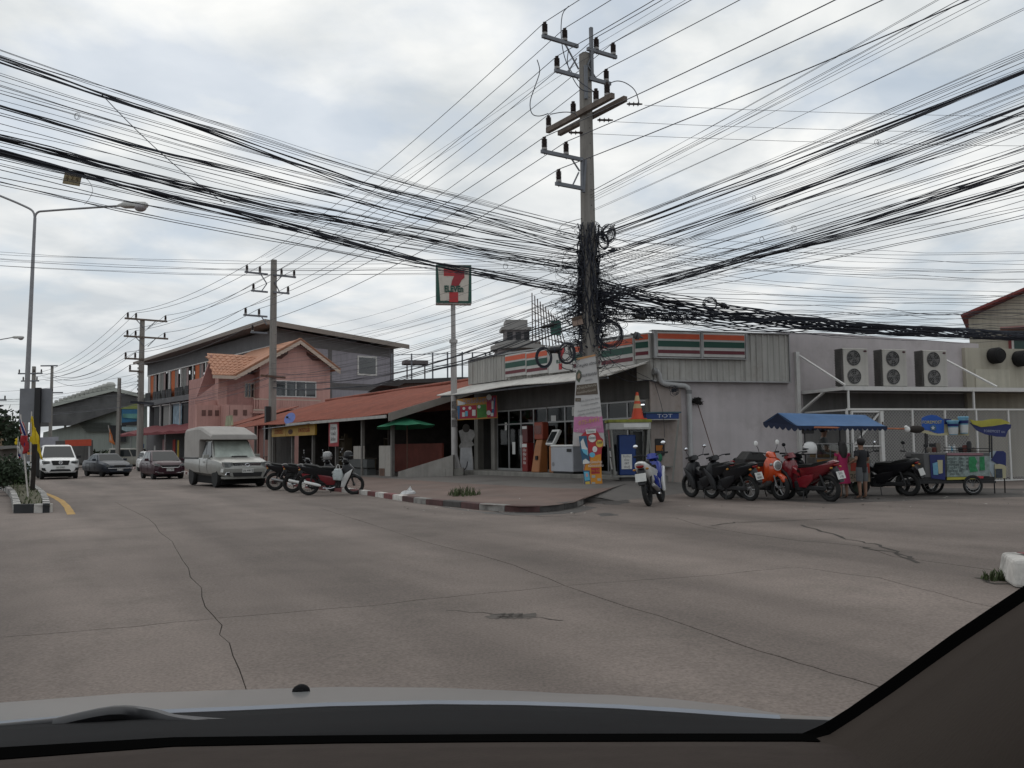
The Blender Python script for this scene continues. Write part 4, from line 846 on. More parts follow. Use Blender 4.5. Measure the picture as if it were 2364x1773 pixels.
# upstairs balcony rail with pickets in front of the windows
b = MB(); b.box(-0.95, -1.3, 4.9, 4.3, -1.24, 4.98); b.box(-0.95, -1.32, 4.1, 4.3, -1.22, 4.2); b.obj('balcony_rail', cream_trim, ph)
for i in range(29): b = MB(); b.box(-0.9+i*0.18, -1.3, 4.2, -0.83+i*0.18, -1.26, 4.9); b.obj('picket', pinkm, ph)
b = MB(); b.box(-0.95, -1.3, 3.9, 4.6, 0, 4.08); b.obj('balcony_floor', pinkm, ph)
# ridge tiles and the front wing facing the street (left)
wing = MB(); wx0, wx1, wy0, wy1 = -2.9, 0.0, 0.3, 9.0
wing.box(-2.3, 0.9, 0, 0, wy1, 6.9); wing.obj('wing_wall', mat('pink_wall_deep', (0.46, 0.25, 0.225), rough=0.85, var=0.12, streak=0.2), ph)
window(ph, -0.75, -0.1, 5.2, 6.2, 0.9, 3, cream_trim, glass_dark, fw=.05)
b = MB(); b.box(-2.85, 0.6, 0, -2.2, 1.3, 6.6); b.obj('wing_pier', pinkm, ph)
b = MB(); b.box(-4.4, 0.5, 0, -2.2, 0.8, 4.5); b.box(-2.6, -1.0, 3.3, -0.9, -0.85, 4.5); b.box(-2.7, -1.0, 3.3, -2.55, 0.5, 4.5); b.box(-4.4, 0.81, 3.2, 0, 0.9, 3.4); b.box(-2.7, -1.0, 0, -0.5, 0.5, 3.3); b.obj('terrace_wall', pinkm, ph)
for x, y in ((-4.05, 0.46), (-3.6, 0.46), (-3.1, 0.46), (-2.3, -1.04), (-1.6, -1.04)):
    b = MB(); b.box(x, y, 3.75, x+0.28, y+.04, 4.15); b.obj('wall_opening', mat('opening_dark', (0.14, 0.07, 0.06)), ph)
b = MB(); b.box(-4.4, 0.9, 4.5, -2.2, 1.0, 4.9); b.obj('upper_rail', pinkm, ph)
# left hip roof: big orange tiled face towards the street; tiles are diamonds
hip = [Vector((-3.65, -0.6, 6.6)), Vector((-2.0, -0.6, 6.6)), Vector((1.58, 3.0, 8.5)), Vector((-2.9, 3.0, 8.5))]
b = MB(); b.slab([tuple(p) for p in hip], 0.08); b.obj('hip_roof', orange_tile, ph)
b = MB(); b.prism([(-3.9, 5.1), (-2.4, 6.3), (-2.8, 8.35)], 2.2, 2.4, 'y'); b.obj('hip_gable', mat('pink_gable', (0.38, 0.20, 0.18), var=0.15), ph)
tiles_rows = 8
tile_me = None
for j in range(tiles_rows):
    for i in range(9):
        u = (i + 0.5*(j % 2))/8.5; v = (j+0.5)/tiles_rows
        if u > 1: continue
        p = hip[0].lerp(hip[1], u).lerp(hip[3].lerp(hip[2], u), v); ex = (hip[3].lerp(hip[2], 1) - hip[3]).lerp(hip[1]-hip[0], 1-v)/8.5; ey = (hip[3].lerp(hip[2], u)-hip[0].lerp(hip[1], u))/tiles_rows
        nrm = ex.cross(ey).normalized(); b = MB(); up = nrm*0.05
        q = [p - ey*0.72, p + ex*0.47, p + ey*0.5, p - ex*0.47]; q2 = [x_ + up + (nrm*0.05 if n_ == 0 else nrm*0) for n_, x_ in enumerate(q)]
        b.add([*q, *q2], [(4, 5, 6, 7), (0, 1, 5, 4), (3, 0, 4, 7), (1, 2, 6, 5), (2, 3, 7, 6)]); b.obj('roof_tile', orange_tile, ph)
b = MB(); b.slab([(-3.7, -0.68, 6.6), (-2.0, -0.68, 6.6), (-2.0, -0.68, 6.36), (-3.7, -0.68, 6.36)], 0.05); b.obj('fascia_board', cream_trim, ph)
# ================================================================ grey three-storey commercial building
D_ = Frame(-19.1, 70.0, -38)   # street front: local x away, y towards the street
gb_ = at_frame('commercial_block', 'grey three-storey row building with orange panels and one sloping roof', 'building', D_)
LEN, TH = 37.0, 10.6
b = MB(); b.box(0, -0.3, 0, LEN, 0.0, 3.3); b.box(0, -0.3, 9.75, LEN, 0.0, 11.1); b.box(0, -0.3, 6.3, LEN, 0.35, 6.85); b.box(0, -10.9, 0, LEN, -10.7, 10.1); b.box(LEN-0.3, -10.7, 0, LEN, -0.3, 10.2); b.obj('wall', grey_w, gb_)
b = MB(); b.prism([(0, 0), (-10.9, 0), (-10.9, 10.05), (0, 11.15)], 0.0, 0.25, 'x'); b.obj('side_wall', lilac_w, gb_)
fr_m = mat('frame_grey', (0.12, 0.115, 0.115), rough=0.85, var=0.15)
b = MB(); b.box(-0.03, -10.9, 0, 0.0, -10.55, 10.1); b.box(-0.03, -4.9, 0, 0, -4.55, 10.55); b.box(-0.03, -10.5, 6.3, 0, -4.9, 6.85); b.box(-0.028, -4.55, 6.3, 0, 0, 6.85); b.box(-0.03, -0.35, 0, 0, 0, 11.1)
b.prism([(-0.3, 9.9), (-10.5, 9.3), (-10.5, 10.02), (-0.3, 11.05)], -0.02, 0.0, 'x'); b.obj('side_frame', fr_m, gb_)
b = MB(); b.slab([(-0.9, 1.3, 11.55), (LEN+0.8, 1.3, 11.3), (LEN+0.8, -11.6, 10.2), (-0.9, -11.9, 10.35)], 0.12); b.obj('roof', mat('roof_edge', (0.24, 0.225, 0.215), rough=0.7, var=0.12), gb_)
b = MB(); b.slab([(-0.95, 1.35, 11.64), (-0.95, -11.95, 10.44), (-0.95, -11.95, 10.05), (-0.95, 1.35, 11.25)], 0.05); b.slab([(-0.95, 1.36, 11.66), (LEN+0.8, 1.36, 11.4), (LEN+0.8, 1.36, 11.12), (-0.95, 1.36, 11.3)], 0.05); b.obj('roof_fascia', mat('fascia_taupe', (0.25, 0.215, 0.19), var=0.1), gb_)
b = MB(); b.box(-0.06, -9.2, 7.6, -0.02, -7.3, 9.3); w_ = b.obj('window', white_steel, gb_); b = MB(); b.box(-0.09, -9.05, 7.75, -0.06, -7.45, 9.15); b.obj('pane', glass_dark, w_)
b = MB(); b.box(-0.06, -9.2, 4.2, -0.02, -7.3, 5.9); w_ = b.obj('window', white_steel, gb_); b = MB(); b.box(-0.09, -9.05, 4.35, -0.06, -7.45, 5.75); b.obj('pane', glass_dark, w_)
opan = mat('orange_panel', (0.52, 0.12, 0.03), rough=0.7, var=0.15); ppan = mat('pinkgrey_panel', (0.34, 0.26, 0.25), rough=0.8, var=0.12); gpan = mat('grey_panel', (0.22, 0.22, 0.21), rough=0.8, var=0.12); dk = mat('recess_dark', (0.025, 0.025, 0.027), rough=0.7)
# third floor bays: pattern of white-edged openings, orange and grey panels, and dark balcony guards
x = 0.4; r = random.Random(4); pat = 0
while x < LEN-0.6:
    for (w, m) in ((0.9, gpan), (1.0, dk), (0.55, ppan), (0.5, gpan), (1.25, opan), (0.75, dk), (0.25, white_steel), (1.15, dk), (0.6, ppan), (0.85, gpan)):
        if x+w > LEN-0.2: break
        b = MB(); b.box(x+0.03, -0.25 if m is dk else -0.1, 6.86, x+w-0.03, -0.2 if m is dk else -0.02, 9.7); b.obj('facade_panel', m, gb_)
        if m in (gpan, opan, dk) and w > 0.6: b = MB(); b.box(x+0.05, 0.28, 6.87, x+w-0.05, 0.33, 7.75); b.obj('balcony_guard', dk, gb_)
        x += w
b = MB(); b.box(0.3, -0.02, 9.70, LEN-.3, 0.1, 9.80); b.obj('white_head', white_steel, gb_)
for i, x in enumerate((1.3, 5.2, 9.0, 12.9, 16.7, 20.5, 24.3, 28.1, 31.9, 35.6)):
    b = MB(); b.box(x, -0.02, 6.86, x+0.22, 0.12, 9.69); b.obj('white_fin', white_steel, gb_)
x = 0.5
i = 0
while x < LEN-3:
    w = 3.1; m = (dk, mat('blue_poster', (0.22, 0.30, 0.36), var=0.4, scale=2), gpan, dk, gpan, ppan)[i % 6]
    b = MB(); b.box(x+0.12, -0.22, 3.35, x+w-0.12, -0.16, 6.2); b.obj('shopfront_panel', m, gb_)
    b = MB(); b.box(x, -0.02, 3.3, x+0.1, 0.08, 6.29); b.box(x+0.1, -0.02, 6.12, x+w-0.2, 0.06, 6.22); b.obj('white_frame', white_steel, gb_)
    x += w + 0.35; i += 1
# maroon awning over the pavement
aw = at_frame('maroon_awning', 'long sagging maroon awning in front of the grey row building', 'awning', D_)
b = MB(); awm = mat('awning_maroon', (0.17, 0.03, 0.035), rough=0.8, var=0.2, scale=1)
b.loft([[(x, 0.2, 3.95+0.1*sin(x)) for x in range(-6, 36, 2)], [(x, 3.6, 3.05+0.08*sin(x*1.3)) for x in range(-6, 36, 2)], [(x, 3.62, 2.8) for x in range(-6, 36, 2)]], cap=False, closed=False); o = b.obj('cloth', awm, aw); o.modifiers.new('s', 'SOLIDIFY').thickness = 0.03
for x in range(-6, 36, 6): b = MB(); b.cyl((x, 3.4, 0.1), (x, 3.4, 3.0), 0.04, n=6); b.obj('post', alu, aw)
# small orange-tiled lean-to left of the second pole
k = at_frame('lean_to', 'small orange-red sheet lean-to roof beside the second utility pole', 'roof', A, 36.2, 0, 0)
b = MB(); b.slab([(0.0, 3.2, 2.75), (4.2, 3.2, 2.72), (3.6, -1.2, 4.1), (0.0, -1.2, 4.1)], 0.05); b.obj('roof_sheet', red_roof, k)
b = MB(); b.box(0.2, -1.0, 0.1, 4.0, -0.8, 3.9); b.obj('wall', conc_dark, k)
for x in (0.3, 3.8): b = MB(); b.box(x, 2.9, 0.1, x+.1, 3.0, 2.7); b.obj('post', alu, k)
k = at_frame('yellow_board', 'faded yellow-green shop board beside the second utility pole', 'sign', A, 36.6, 2.9, 1.2)
b = MB(); b.box(0, 0, 0.0, 1.6, 0.06, 1.3); b.obj('board', mat('board_yellow', (0.30, 0.27, 0.06), var=0.5, scale=2), k); b = MB(); b.prism([(0, 1.55), (1.9, 1.55), (1.5, 2.3), (0.3, 2.3)], 0.0, 0.1, 'y'); b.obj('top_board', mat('board_pale', (0.3, 0.31, 0.2), var=0.4, scale=2), k)
# shaded ground-floor shop front of the block, with goods and signs
r = random.Random(12)
cl = [opan, mat('sg_yellow', (0.45, 0.33, 0.05)), mat('sg_red', (0.35, 0.04, 0.03)), mat('sg_pink', (0.42, 0.25, 0.25)), paper, mat('sg_blue', (0.05, 0.12, 0.25))]
for i in range(13):
    x = -4 + i*3.1; k = at_frame('shop_board', ('small coloured shop board in the shade of the maroon awning'), 'sign', D_, x, 1.6 + r.uniform(0, 1.6), 0.2, 'boards under the maroon awning')
    h = r.uniform(0.8, 1.9); w = r.uniform(0.4, 1.1); b = MB(); b.box(-w/2, 0, 0.3, w/2, 0.05, 0.3+h); b.obj('face', cl[i % 6], k); b = MB(); b.cyl((-w/2+.05, -.03, 0), (-w/2+.05, -.03, .35), .02, n=5); b.cyl((w/2-.05, -.03, 0), (w/2-.05, -.03, .35), .02, n=5); b.obj('leg', black_m, k)
# ================================================================ water-tank roof deck behind the row
T_ = Frame(-8.6, 56, 74)
td = at_frame('concrete_rooftop', 'flat concrete roof deck with thin steel railing behind the red roof', 'building', T_)
conc_t = mat('tank_concrete', (0.16, 0.155, 0.145), rough=0.9, var=0.2, scale=1, streak=0.3)
b = MB(); b.box(1.3, 0.3, 0, 8.3, 6, 5.6); b.obj('wall', conc_t, td)
b = MB(); b.prism([(0, 5.35), (0.6, 5.62), (1.2, 5.72), (5.3, 5.95), (8.7, 5.95), (8.7, 5.78), (1.6, 5.5), (1.2, 5.3)], -0.3, 7, 'y'); b.obj('roof_slab', mat('slab_dark', (0.05, 0.05, 0.05), var=0.2), td)
gst = mat('railing_grey', (0.14, 0.16, 0.18), rough=0.6, var=0.15)
zt_ = lambda x: 5.72 + min(1, max(0, (x-1.2)/4.1))*0.23
for i, x in enumerate((0.8, 2.1, 3.5, 4.5, 5.5, 6.2, 7.1, 7.4)):
    b = MB(); b.box(x-.045, -.1, zt_(x), x+.045, -.02, zt_(x)+1.7); b.obj('rail_post', gst, td)
b = MB(); b.cyl((0.8, -.06, 7.35), (7.4, -.06, 7.65), 0.025, n=5); b.cyl((0.8, -.06, 6.55), (7.4, -.06, 6.85), 0.02, n=5); b.cyl((7.4, -.06, 7.5), (8.6, -.06, 7.4), 0.025, n=5); b.cyl((7.5, -.06, 7.5), (8.6, -.06, 6.0), 0.03, n=5); b.obj('top_rail', gst, td)
b = MB(); b.box(1.8, 1, 6.9, 3.4, 2.2, 7.15); b.cyl((2.0, 1.2, 5.9), (2.0, 1.2, 6.9), .05, n=5); b.cyl((3.2, 1.2, 5.9), (3.2, 1.2, 6.9), .05, n=5); b.obj('small_shelter', mat('shelter', (0.12, 0.11, 0.11)), td)
b = MB(); b.box(7.2, 1, 5.9, 7.8, 2, 6.35); b.obj('roof_box', mat('pale_block', (0.3, 0.29, 0.29)), td)
b = MB(); b.box(7.0, 0.0, 5.0, 9.2, 3.0, 5.9); b.obj('teal_lean_to', mat('teal_paint', (0.16, 0.24, 0.24), var=0.15), td)
# ================================================================ distant round-topped tower with hoarding frame
U_ = Frame(-3.2, 140, 84)
tw = at_frame('distant_tower', 'far grey apartment tower with a curved terrace and a rusty hoarding frame on top', 'building', U_)
tg = mat('tower_grey', (0.20, 0.18, 0.18), rough=0.9, var=0.1); tg2 = mat('tower_pale', (0.28, 0.27, 0.26), rough=0.9, var=0.1)
b = MB(); b.box(1.0, 0, 0, 8.5, 8, 17.2); b.obj('lower_block', tg, tw)
b = MB(); b.lathe([(4.6, 17.2), (4.6, 17.9), (3.9, 18.0), (3.9, 18.5)], (4.6, 3, 0), 20); b.obj('terrace', tg2, tw)
b = MB(); b.box(2.3, 1, 18.0, 6.2, 5, 20.4); b.obj('upper_block', tg, tw)
b = MB(); b.box(1.7, 0.6, 20.4, 6.6, 5.4, 20.9); b.box(2.4, 1, 20.9, 6, 5, 22.1); b.obj('penthouse', tg2, tw)
for (x, z) in ((2.0, 15.4), (4.6, 15.6)): b = MB(); b.box(x, -0.1, z, x+1.6, 0, z+1.3); w_ = b.obj('window', white_steel, tw); b = MB(); b.box(x+.15, -0.15, z+.15, x+1.45, -0.1, z+1.1); b.obj('pane', mat('far_pane', (0.16, 0.2, 0.2)), w_)
for x in (2.6, 4.0, 5.4): b = MB(); b.box(x, 0.95, 18.6, x+.9, 1.0, 20.1); b.obj('pane', dk, tw)
hf = at_frame('hoarding_frame', 'bare rusty hoarding frame of upright steel poles on the far tower', 'frame', U_, 6.6, -0.5, 16.4)
rsd = mat('frame_rust', (0.10, 0.07, 0.065), rough=0.9)
for i in range(11):
    x = i*0.62; top_ = 9.9 - i*0.42; b = MB(); b.cyl((x + i*0.0, i*0.3, 0.5), (x*0.78, i*0.3, top_), 0.09, n=4); b.obj('upright', rsd, hf)
b = MB()
for j in range(6): b.cyl((0, 0, 1.5+j*1.35), (5.8-j*0.25, 3.0, 1.2+j*0.95), 0.06, n=4)
b.obj('cross_rails', rsd, hf)
b = MB(); b.box(3.3, 1.7, 3.2, 5.0, 1.8, 5.6); b.obj('green_net', mat('green_net', (0.03, 0.10, 0.08)), hf)
# ================================================================ warehouse far down the left street
V_ = Frame(-33.0, 100, -50)
wh = thing('warehouse', 'pale green-white metal warehouse with round roof ventilators down the street', 'warehouse', (0, 0, 0))
whm = mat('warehouse_sheet', (0.30, 0.33, 0.30), rough=0.7, var=0.1, scale=0.3, streak=0.15); whr = mat('warehouse_roof', (0.40, 0.42, 0.38), rough=0.6, var=0.1, scale=0.3)
Y1 = 120.0
def W_p(x, y, Y=Y1): return P(x, y, Y)
def wprism(pts, Y, dep, nm, m, par):
    b = MB(); q = [P(x, y, Y) for (x, y) in pts]; d = Vector((q[0].x/q[0].y*dep, dep, 0)); b.loft([q, [p + d for p in q]]); return b.obj(nm, m, par)
wprism([(130, 1062), (340, 1060), (340, 926), (262, 949), (160, 984), (100, 998), (95, 1062)], Y1, 40, 'wall', whm, wh)
wprism([(84, 945), (262, 903), (345, 921), (345, 926), (262, 950), (165, 982), (84, 985)], Y1-1.5, 1.2, 'gable_frame', mat('truss_dark', (0.10, 0.10, 0.10), var=.4, scale=.5), wh)
wprism([(84, 945), (130, 937), (262, 903), (345, 921), (345, 913), (262, 895), (118, 932), (84, 939)], Y1-2, 42, 'roof', whr, wh)
for i in range(7): 
    y = 976 + i*3.2; wprism([(180+i*3, y), (254, y-0.5), (254, y+1.2), (180+i*3, y+1.7)], Y1-0.5, 0.3, 'wall_rib', mat('rib_dark', (0.10, 0.11, 0.10)), wh)
wprism([(254, 982), (291, 982), (291, 1020), (254, 1020)], Y1-0.6, 0.4, 'loading_door', dk, wh)
# billboard on it
bb = thing('blue_billboard', 'blue and teal billboard on the warehouse beside the third pole', 'billboard', (0, 0, 0))
wprism([(281, 945), (322, 945), (322, 982), (281, 982)], Y1-2.2, 0.3, 'panel', mat('bb_blue', (0.03, 0.12, 0.22), var=0.3, scale=0.3), bb)
wprism([(283, 955), (320, 955), (320, 967), (283, 964)], Y1-2.35, 0.1, 'picture', mat('bb_teal', (0.10, 0.24, 0.22), var=0.5, scale=0.6), bb)
wprism([(281, 976), (322, 972), (322, 982), (281, 982)], Y1-2.4, 0.1, 'dark_band', dk, bb)
wprism([(281, 985), (322, 985), (322, 992), (290, 996), (281, 992)], Y1-2.2, 0.3, 'lower_panel', mat('bb_pale', (0.3, 0.4, 0.42)), bb)
wprism([(277, 944), (290, 938), (322, 930), (322, 944)], Y1-2.0, 0.3, 'top_board', mat('bb_olive', (0.22, 0.25, 0.08)), bb)
vm_ = mat('ventilator', (0.36, 0.36, 0.34), rough=0.5, var=0.1)
v0 = None
for i in range(13):
    t = i/12; x = 130 + 125*t; y = 934 - 34*t + 3; p = P(x, y, Y1+6-i*0.3)
    k = thing('roof_ventilator', ('large round turbine ventilator near the ridge of the warehouse roof' if i > 8 else 'small round turbine ventilator low on the warehouse roof'), 'ventilator', p, 0, 'warehouse roof ventilators')
    b = MB(); s_ = 0.22 + 0.30*t; b.lathe([(s_*.6, -0.3), (s_*.6, 0.2), (s_*1.15, 0.5), (s_*1.3, 0.85*s_+.5), (s_*.9, 1.3*s_+.55), (0, 1.45*s_+.55)], (0, 0, 0), 12); b.obj('turbine', vm_, k, smooth=40)
sh = thing('red_roadside_sign', 'long red-orange shop sign behind the white pickup', 'sign', (0, 0, 0))
wprism([(150, 1016), (211, 1014), (211, 1029), (151, 1030)], 86, 0.3, 'panel', mat('sign_vermilion', (0.45, 0.07, 0.035), var=0.1), sh)
wprism([(152, 1030), (156, 1030), (156, 1072), (152, 1072)], 86.3, 0.2, 'leg', alu, sh); wprism([(204, 1030), (208, 1030), (208, 1072), (204, 1072)], 86.3, 0.2, 'leg', alu, sh)
ws_ = thing('low_shed', 'low dark open shed beneath the red-orange sign', 'shed', (0, 0, 0))
wprism([(88, 1010), (135, 1008), (135, 1068), (88, 1068)], 96, 6, 'wall', mat('shed_pale', (0.34, 0.34, 0.38), var=0.1), ws_); wprism([(128, 1018), (215, 1016), (215, 1070), (128, 1070)], 90, 5, 'dark_side', conc_dark, ws_)
hm = mat('hedge_leaf', (0.035, 0.055, 0.022), rough=0.8, var=0.5, scale=2, rnd=0.2); leaf_a = mat('leaf_green', (0.045, 0.075, 0.028), rough=0.7, var=0.5, scale=1.2, rnd=0.2); leaf_b = mat('leaf_dark', (0.028, 0.045, 0.022), rough=0.8, var=0.5, scale=1.0)
def leaves(b, c, r, n, s, seed, sc=(1, 1, 1)):
    rr = random.Random(seed); c = Vector(c)
    for i in range(n):
        d = Vector((rr.gauss(0, 1), rr.gauss(0, 1), rr.gauss(0, 1))).normalized(); q = c + Vector((d.x*r*sc[0], d.y*r*sc[1], d.z*r*sc[2]))*(rr.random()**0.4)*(1+0.25*noise.noise(d*2.3 + Vector((seed, 0, 0))))
        a = Vector((rr.gauss(0, 1), rr.gauss(0, 1), rr.gauss(0, 1))).normalized()*s*rr.uniform(.5, 1.2); e = a.cross(Vector((rr.gauss(0, 1), rr.gauss(0, 1), rr.gauss(0, 1)))).normalized()*s*rr.uniform(.4, .8)
        b.add([q-a, q+e, q+a, q-e], [(0, 1, 2, 3)])
def tree(x, y, Y, H, R, label, seed, m=leaf_b, n=700):
    p = P(x, y, Y); p.z = gz(p.x); k = thing('tree', label, 'tree', p, 0, None)
    b = MB(); b.tube([(0, 0, 0), (0.1, 0, H*.3), (-.1, .1, H*.55), (0.1, 0, H*.8)], [H*.03, H*.024, H*.016, H*.006], 7)
    rr = random.Random(seed)
    for i in range(6): a = rr.uniform(0, 6.28); b.tube([(0, 0, H*(.3+.06*i)), (cos(a)*R*.4, sin(a)*R*.4, H*(.45+.06*i)), (cos(a)*R*.75, sin(a)*R*.75, H*(.55+.06*i))], [H*.012, H*.008, H*.003], 5)
    b.obj('trunk', mat('bark', (0.08, 0.065, 0.05), var=0.3, scale=3), k)
    b = MB()
    for i in range(9): a = rr.uniform(0, 6.28); q = rr.uniform(0, .6)*R; leaves(b, (cos(a)*q, sin(a)*q, H*rr.uniform(.42, .88)), R*rr.uniform(.35, .55), n//9, R*.09, seed*10+i, (1, 1, .7))
    b.obj('crown', m, k); return k
tree(10, 1060, 110, 6.2, 3.4, 'dark round tree at the far left behind the flags', 3); tree(-14, 1060, 95, 6.8, 3.6, 'dark tree cut by the left edge of the photo', 5)
tree(32, 1062, 120, 4.6, 3.6, 'low bushy tree right behind the striped flag', 7)
hd = thing('hedge', 'dark clipped hedge in front of the warehouse wall', 'hedge', (0, 0, 0)); b = MB()
for i in range(14): p = P(205 + i*9, 1043, 93 - i*0.6); p.z = gz(p.x)+0.9; leaves(b, p, 1.2, 110, 0.16, 50+i, (1, .8, .8))
b.obj('foliage', hm, hd)
fh = thing('far_house', 'tan gabled house at the far left among trees', 'house', (0, 0, 0)); wprism([(-10, 1055), (8, 1055), (8, 985), (2, 966), (-10, 970)], 100, 6, 'wall', mat('tan_wall', (0.30, 0.22, 0.14), var=0.15), fh); wprism([(-12, 972), (2, 962), (11, 984), (9, 987), (1, 968), (-12, 978)], 99.5, 7, 'roof', mat('tan_roof', (0.14, 0.09, 0.07)), fh)
fl_ = thing('roadside_stalls', 'jumble of grey tin stall roofs behind the traffic island', 'stall', (0, 0, 0)); b = MB()
wprism([(-10, 1030), (40, 1028), (42, 1034), (-10, 1038)], 70, 3, 'tin_roof', mat('tin', (0.2, 0.19, 0.18), var=0.3, scale=1), fl_); wprism([(-10, 1038), (40, 1036), (40, 1060), (-10, 1062)], 71, 3, 'stall_front', mat('stallfront', (0.13, 0.11, 0.10), var=0.6, scale=0.9), fl_)
# ================================================================ utility poles
pole_c = mat('pole_concrete', (0.27, 0.255, 0.235), rough=0.9, var=0.16, scale=2.5, streak=0.3, bump=0.2, bscale=30, dirt=((0.10, 0.09, 0.085), 0.5, 2.5))
arm_m = mat('arm_steel', (0.17, 0.18, 0.20), rough=0.6, metal=0.2, var=0.15); timber = mat('arm_timber', (0.16, 0.13, 0.11), rough=0.9, var=0.35, scale=5, streak=0.2)
insul = mat('insulator', (0.035, 0.022, 0.020), rough=0.3, var=0.1); insul_w = mat('insulator_cap', (0.30, 0.29, 0.28), rough=0.5)
cable_m = mat('cable_black', (0.024, 0.027, 0.038), rough=0.6, var=0.0)
wire_m = mat('wire_grey', (0.05, 0.055, 0.07), rough=0.5, var=0.0)
M0 = Vector((2.27, 24.83, 0.02)); P2 = Vector((-13.85, 50, -0.14)); P3 = Vector((-31.0, 72.2, -0.31)); P4 = Vector((-58.8, 110, -0.6))
MF = Frame(M0.x, M0.y, 57.3); MG = Frame(M0.x, M0.y, 147.3)
_ins = None
def insulator(par, x, y, z, s=1.0):
    global _ins
    if _ins is None:
        b = MB(); pr = [(0.03, 0), (0.075, 0.0), (0.075, 0.06)]
        for i in range(6): pr += [(0.06, 0.075+i*0.04), (0.085, 0.09+i*0.04), (0.06, 0.105+i*0.04)]
        pr += [(0.045, 0.32), (0.055, 0.36), (0.0, 0.37)]
        b.lathe(pr, (0, 0, 0), 10); b.mi = 1; b.lathe([(0.078, -0.005), (0.078, 0.055)], (0, 0, 0), 10); b.mi = 0; b.cyl((0, 0, -0.14), (0, 0, 0), 0.014, n=5)
        _ins = b.obj('insulator', [insul, insul_w], par); _ins.location = (x, y, z); _ins.scale = (s, s, s); return _ins
    c = _ins.copy(); COL.objects.link(c); c.parent = par; c.location = (x, y, z); c.scale = (s, s, s); return c
def beam(par, a, b_, w, h, m, nm):
    a = Vector(a); b_ = Vector(b_); d = (b_-a).normalized(); s_ = d.cross(Vector((0, 0, 1))); s_ = Vector((1, 0, 0)) if s_.length < 1e-3 else s_.normalized(); u = s_.cross(d); q = []
    for c in (a, b_):
        for (i, j) in ((-1, -1), (1, -1), (1, 1), (-1, 1)): q.append(c + s_*w/2*i + u*h/2*j)
    mb = MB(); mb.add(q, [(0, 1, 2, 3), (7, 6, 5, 4)] + [(i, i+4, (i+1) % 4+4, (i+1) % 4) for i in range(4)]); return mb.obj(nm, m, par)
def shaft(par, H, w0, w1, lean=(0, 0), holes=True):
    b = MB(); r = []
    for k in range(9):
        t = k/8; w = w0+(w1-w0)*t; c = w*0.18; x, y = lean[0]*t, lean[1]*t; z = H*t
        r.append([(x-w/2+c, y-w/2, z), (x+w/2-c, y-w/2, z), (x+w/2, y-w/2+c, z), (x+w/2, y+w/2-c, z), (x+w/2-c, y+w/2, z), (x-w/2+c, y+w/2, z), (x-w/2, y+w/2-c, z), (x-w/2, y-w/2+c, z)])
    b.loft(r); o = b.obj('shaft', pole_c, par)
    if holes:
        b = MB()
        for k in range(26): z = 0.9+k*0.46; t = z/H; w = w0+(w1-w0)*t; b.box(lean[0]*t-0.012, lean[1]*t-w/2-0.004, z, lean[0]*t+0.012, lean[1]*t-w/2+0.002, z+0.024) if z < H else None
        h = b.obj('bolt_holes', dark_void, par); h['kind'] = 'stuff'
    return o
mp_ = thing('utility_pole', 'tall concrete corner pole wrapped in a tangle of black cables', 'utility pole', M0, MF.rot)
shaft(mp_, 12.85, 0.44, 0.30, (-0.02, 0.0))
def mz(x, y, yo=0.0): return MF.on(x, y, yo)
def arm(par, fr, pts, m, w, h, nm='crossarm', yo=0.0):
    (a, b_) = [fr.on(*p, yo) for p in pts]; zz = (a[1]+b_[1])/2; return beam(par, (a[0], yo, zz), (b_[0], yo, zz), w, h, m, nm), zz
mwires = []   # attachment points (x along arm, y, z)
def topset(par, fr, segs, ins, yo, base, m=arm_m, w=0.09, s=1.0):
    out = []
    for sg_, il in zip(segs, ins):
        (a, b_) = [fr.on(*p, yo) for p in sg_]; zz = (a[1]+b_[1])/2 - base
        beam(par, (a[0], yo, zz), (b_[0], yo, zz), w, w*1.1, m, 'crossarm')
        for (px, py) in il:
            q = fr.on(px, py, yo); insulator(par, q[0], yo, zz+w*.5+0.01, s); out.append(fr.w(q[0], yo, zz+w*.5+0.38*s+base))
    return out
mwires += topset(mp_, MF, [((1252, 87), (1334, 103)), ((1356, 112), (1423, 133)), ((1281, 163), (1337, 176)), ((1361, 182), (1409, 193)), ((1250, 356), (1345, 362)), ((1283, 426), (1347, 433))],
    [[(1258, 86), (1304, 96)], [(1377, 119), (1416, 131)], [(1286, 163)], [(1400, 190)], [(1257, 353), (1307, 353)], [(1290, 425)]], -0.2, M0.z)
b = MB(); b.box(0.02, -0.24, 12.0, 0.11, -0.152, 13.6); b.obj('top_spike', arm_m, mp_)
for (a, c) in (((-.32, -.2, 9.55), (-.32, -.2, 8.6)), ((-.16, -.2, 12.4), (-.16, -.2, 11.4)), ((-.24, -.24, 9.55), (-.3, -.2, 8.6))): beam(mp_, a, c, 0.1, 0.06, arm_m, 'channel')
def zz_(x, y): q = MF.on(x, y, -0.2); return (q[0], -0.2, q[1]-M0.z)
for (a, c) in (((1304, 100), (1336, 160)), ((1331, 135), (1312, 165)), ((1372, 118), (1356, 150)), ((1356, 150), (1382, 190)), ((1318, 364), (1338, 395)), ((1336, 398), (1322, 428))): beam(mp_, zz_(*a), zz_(*c), 0.035, 0.035, arm_m, 'brace')
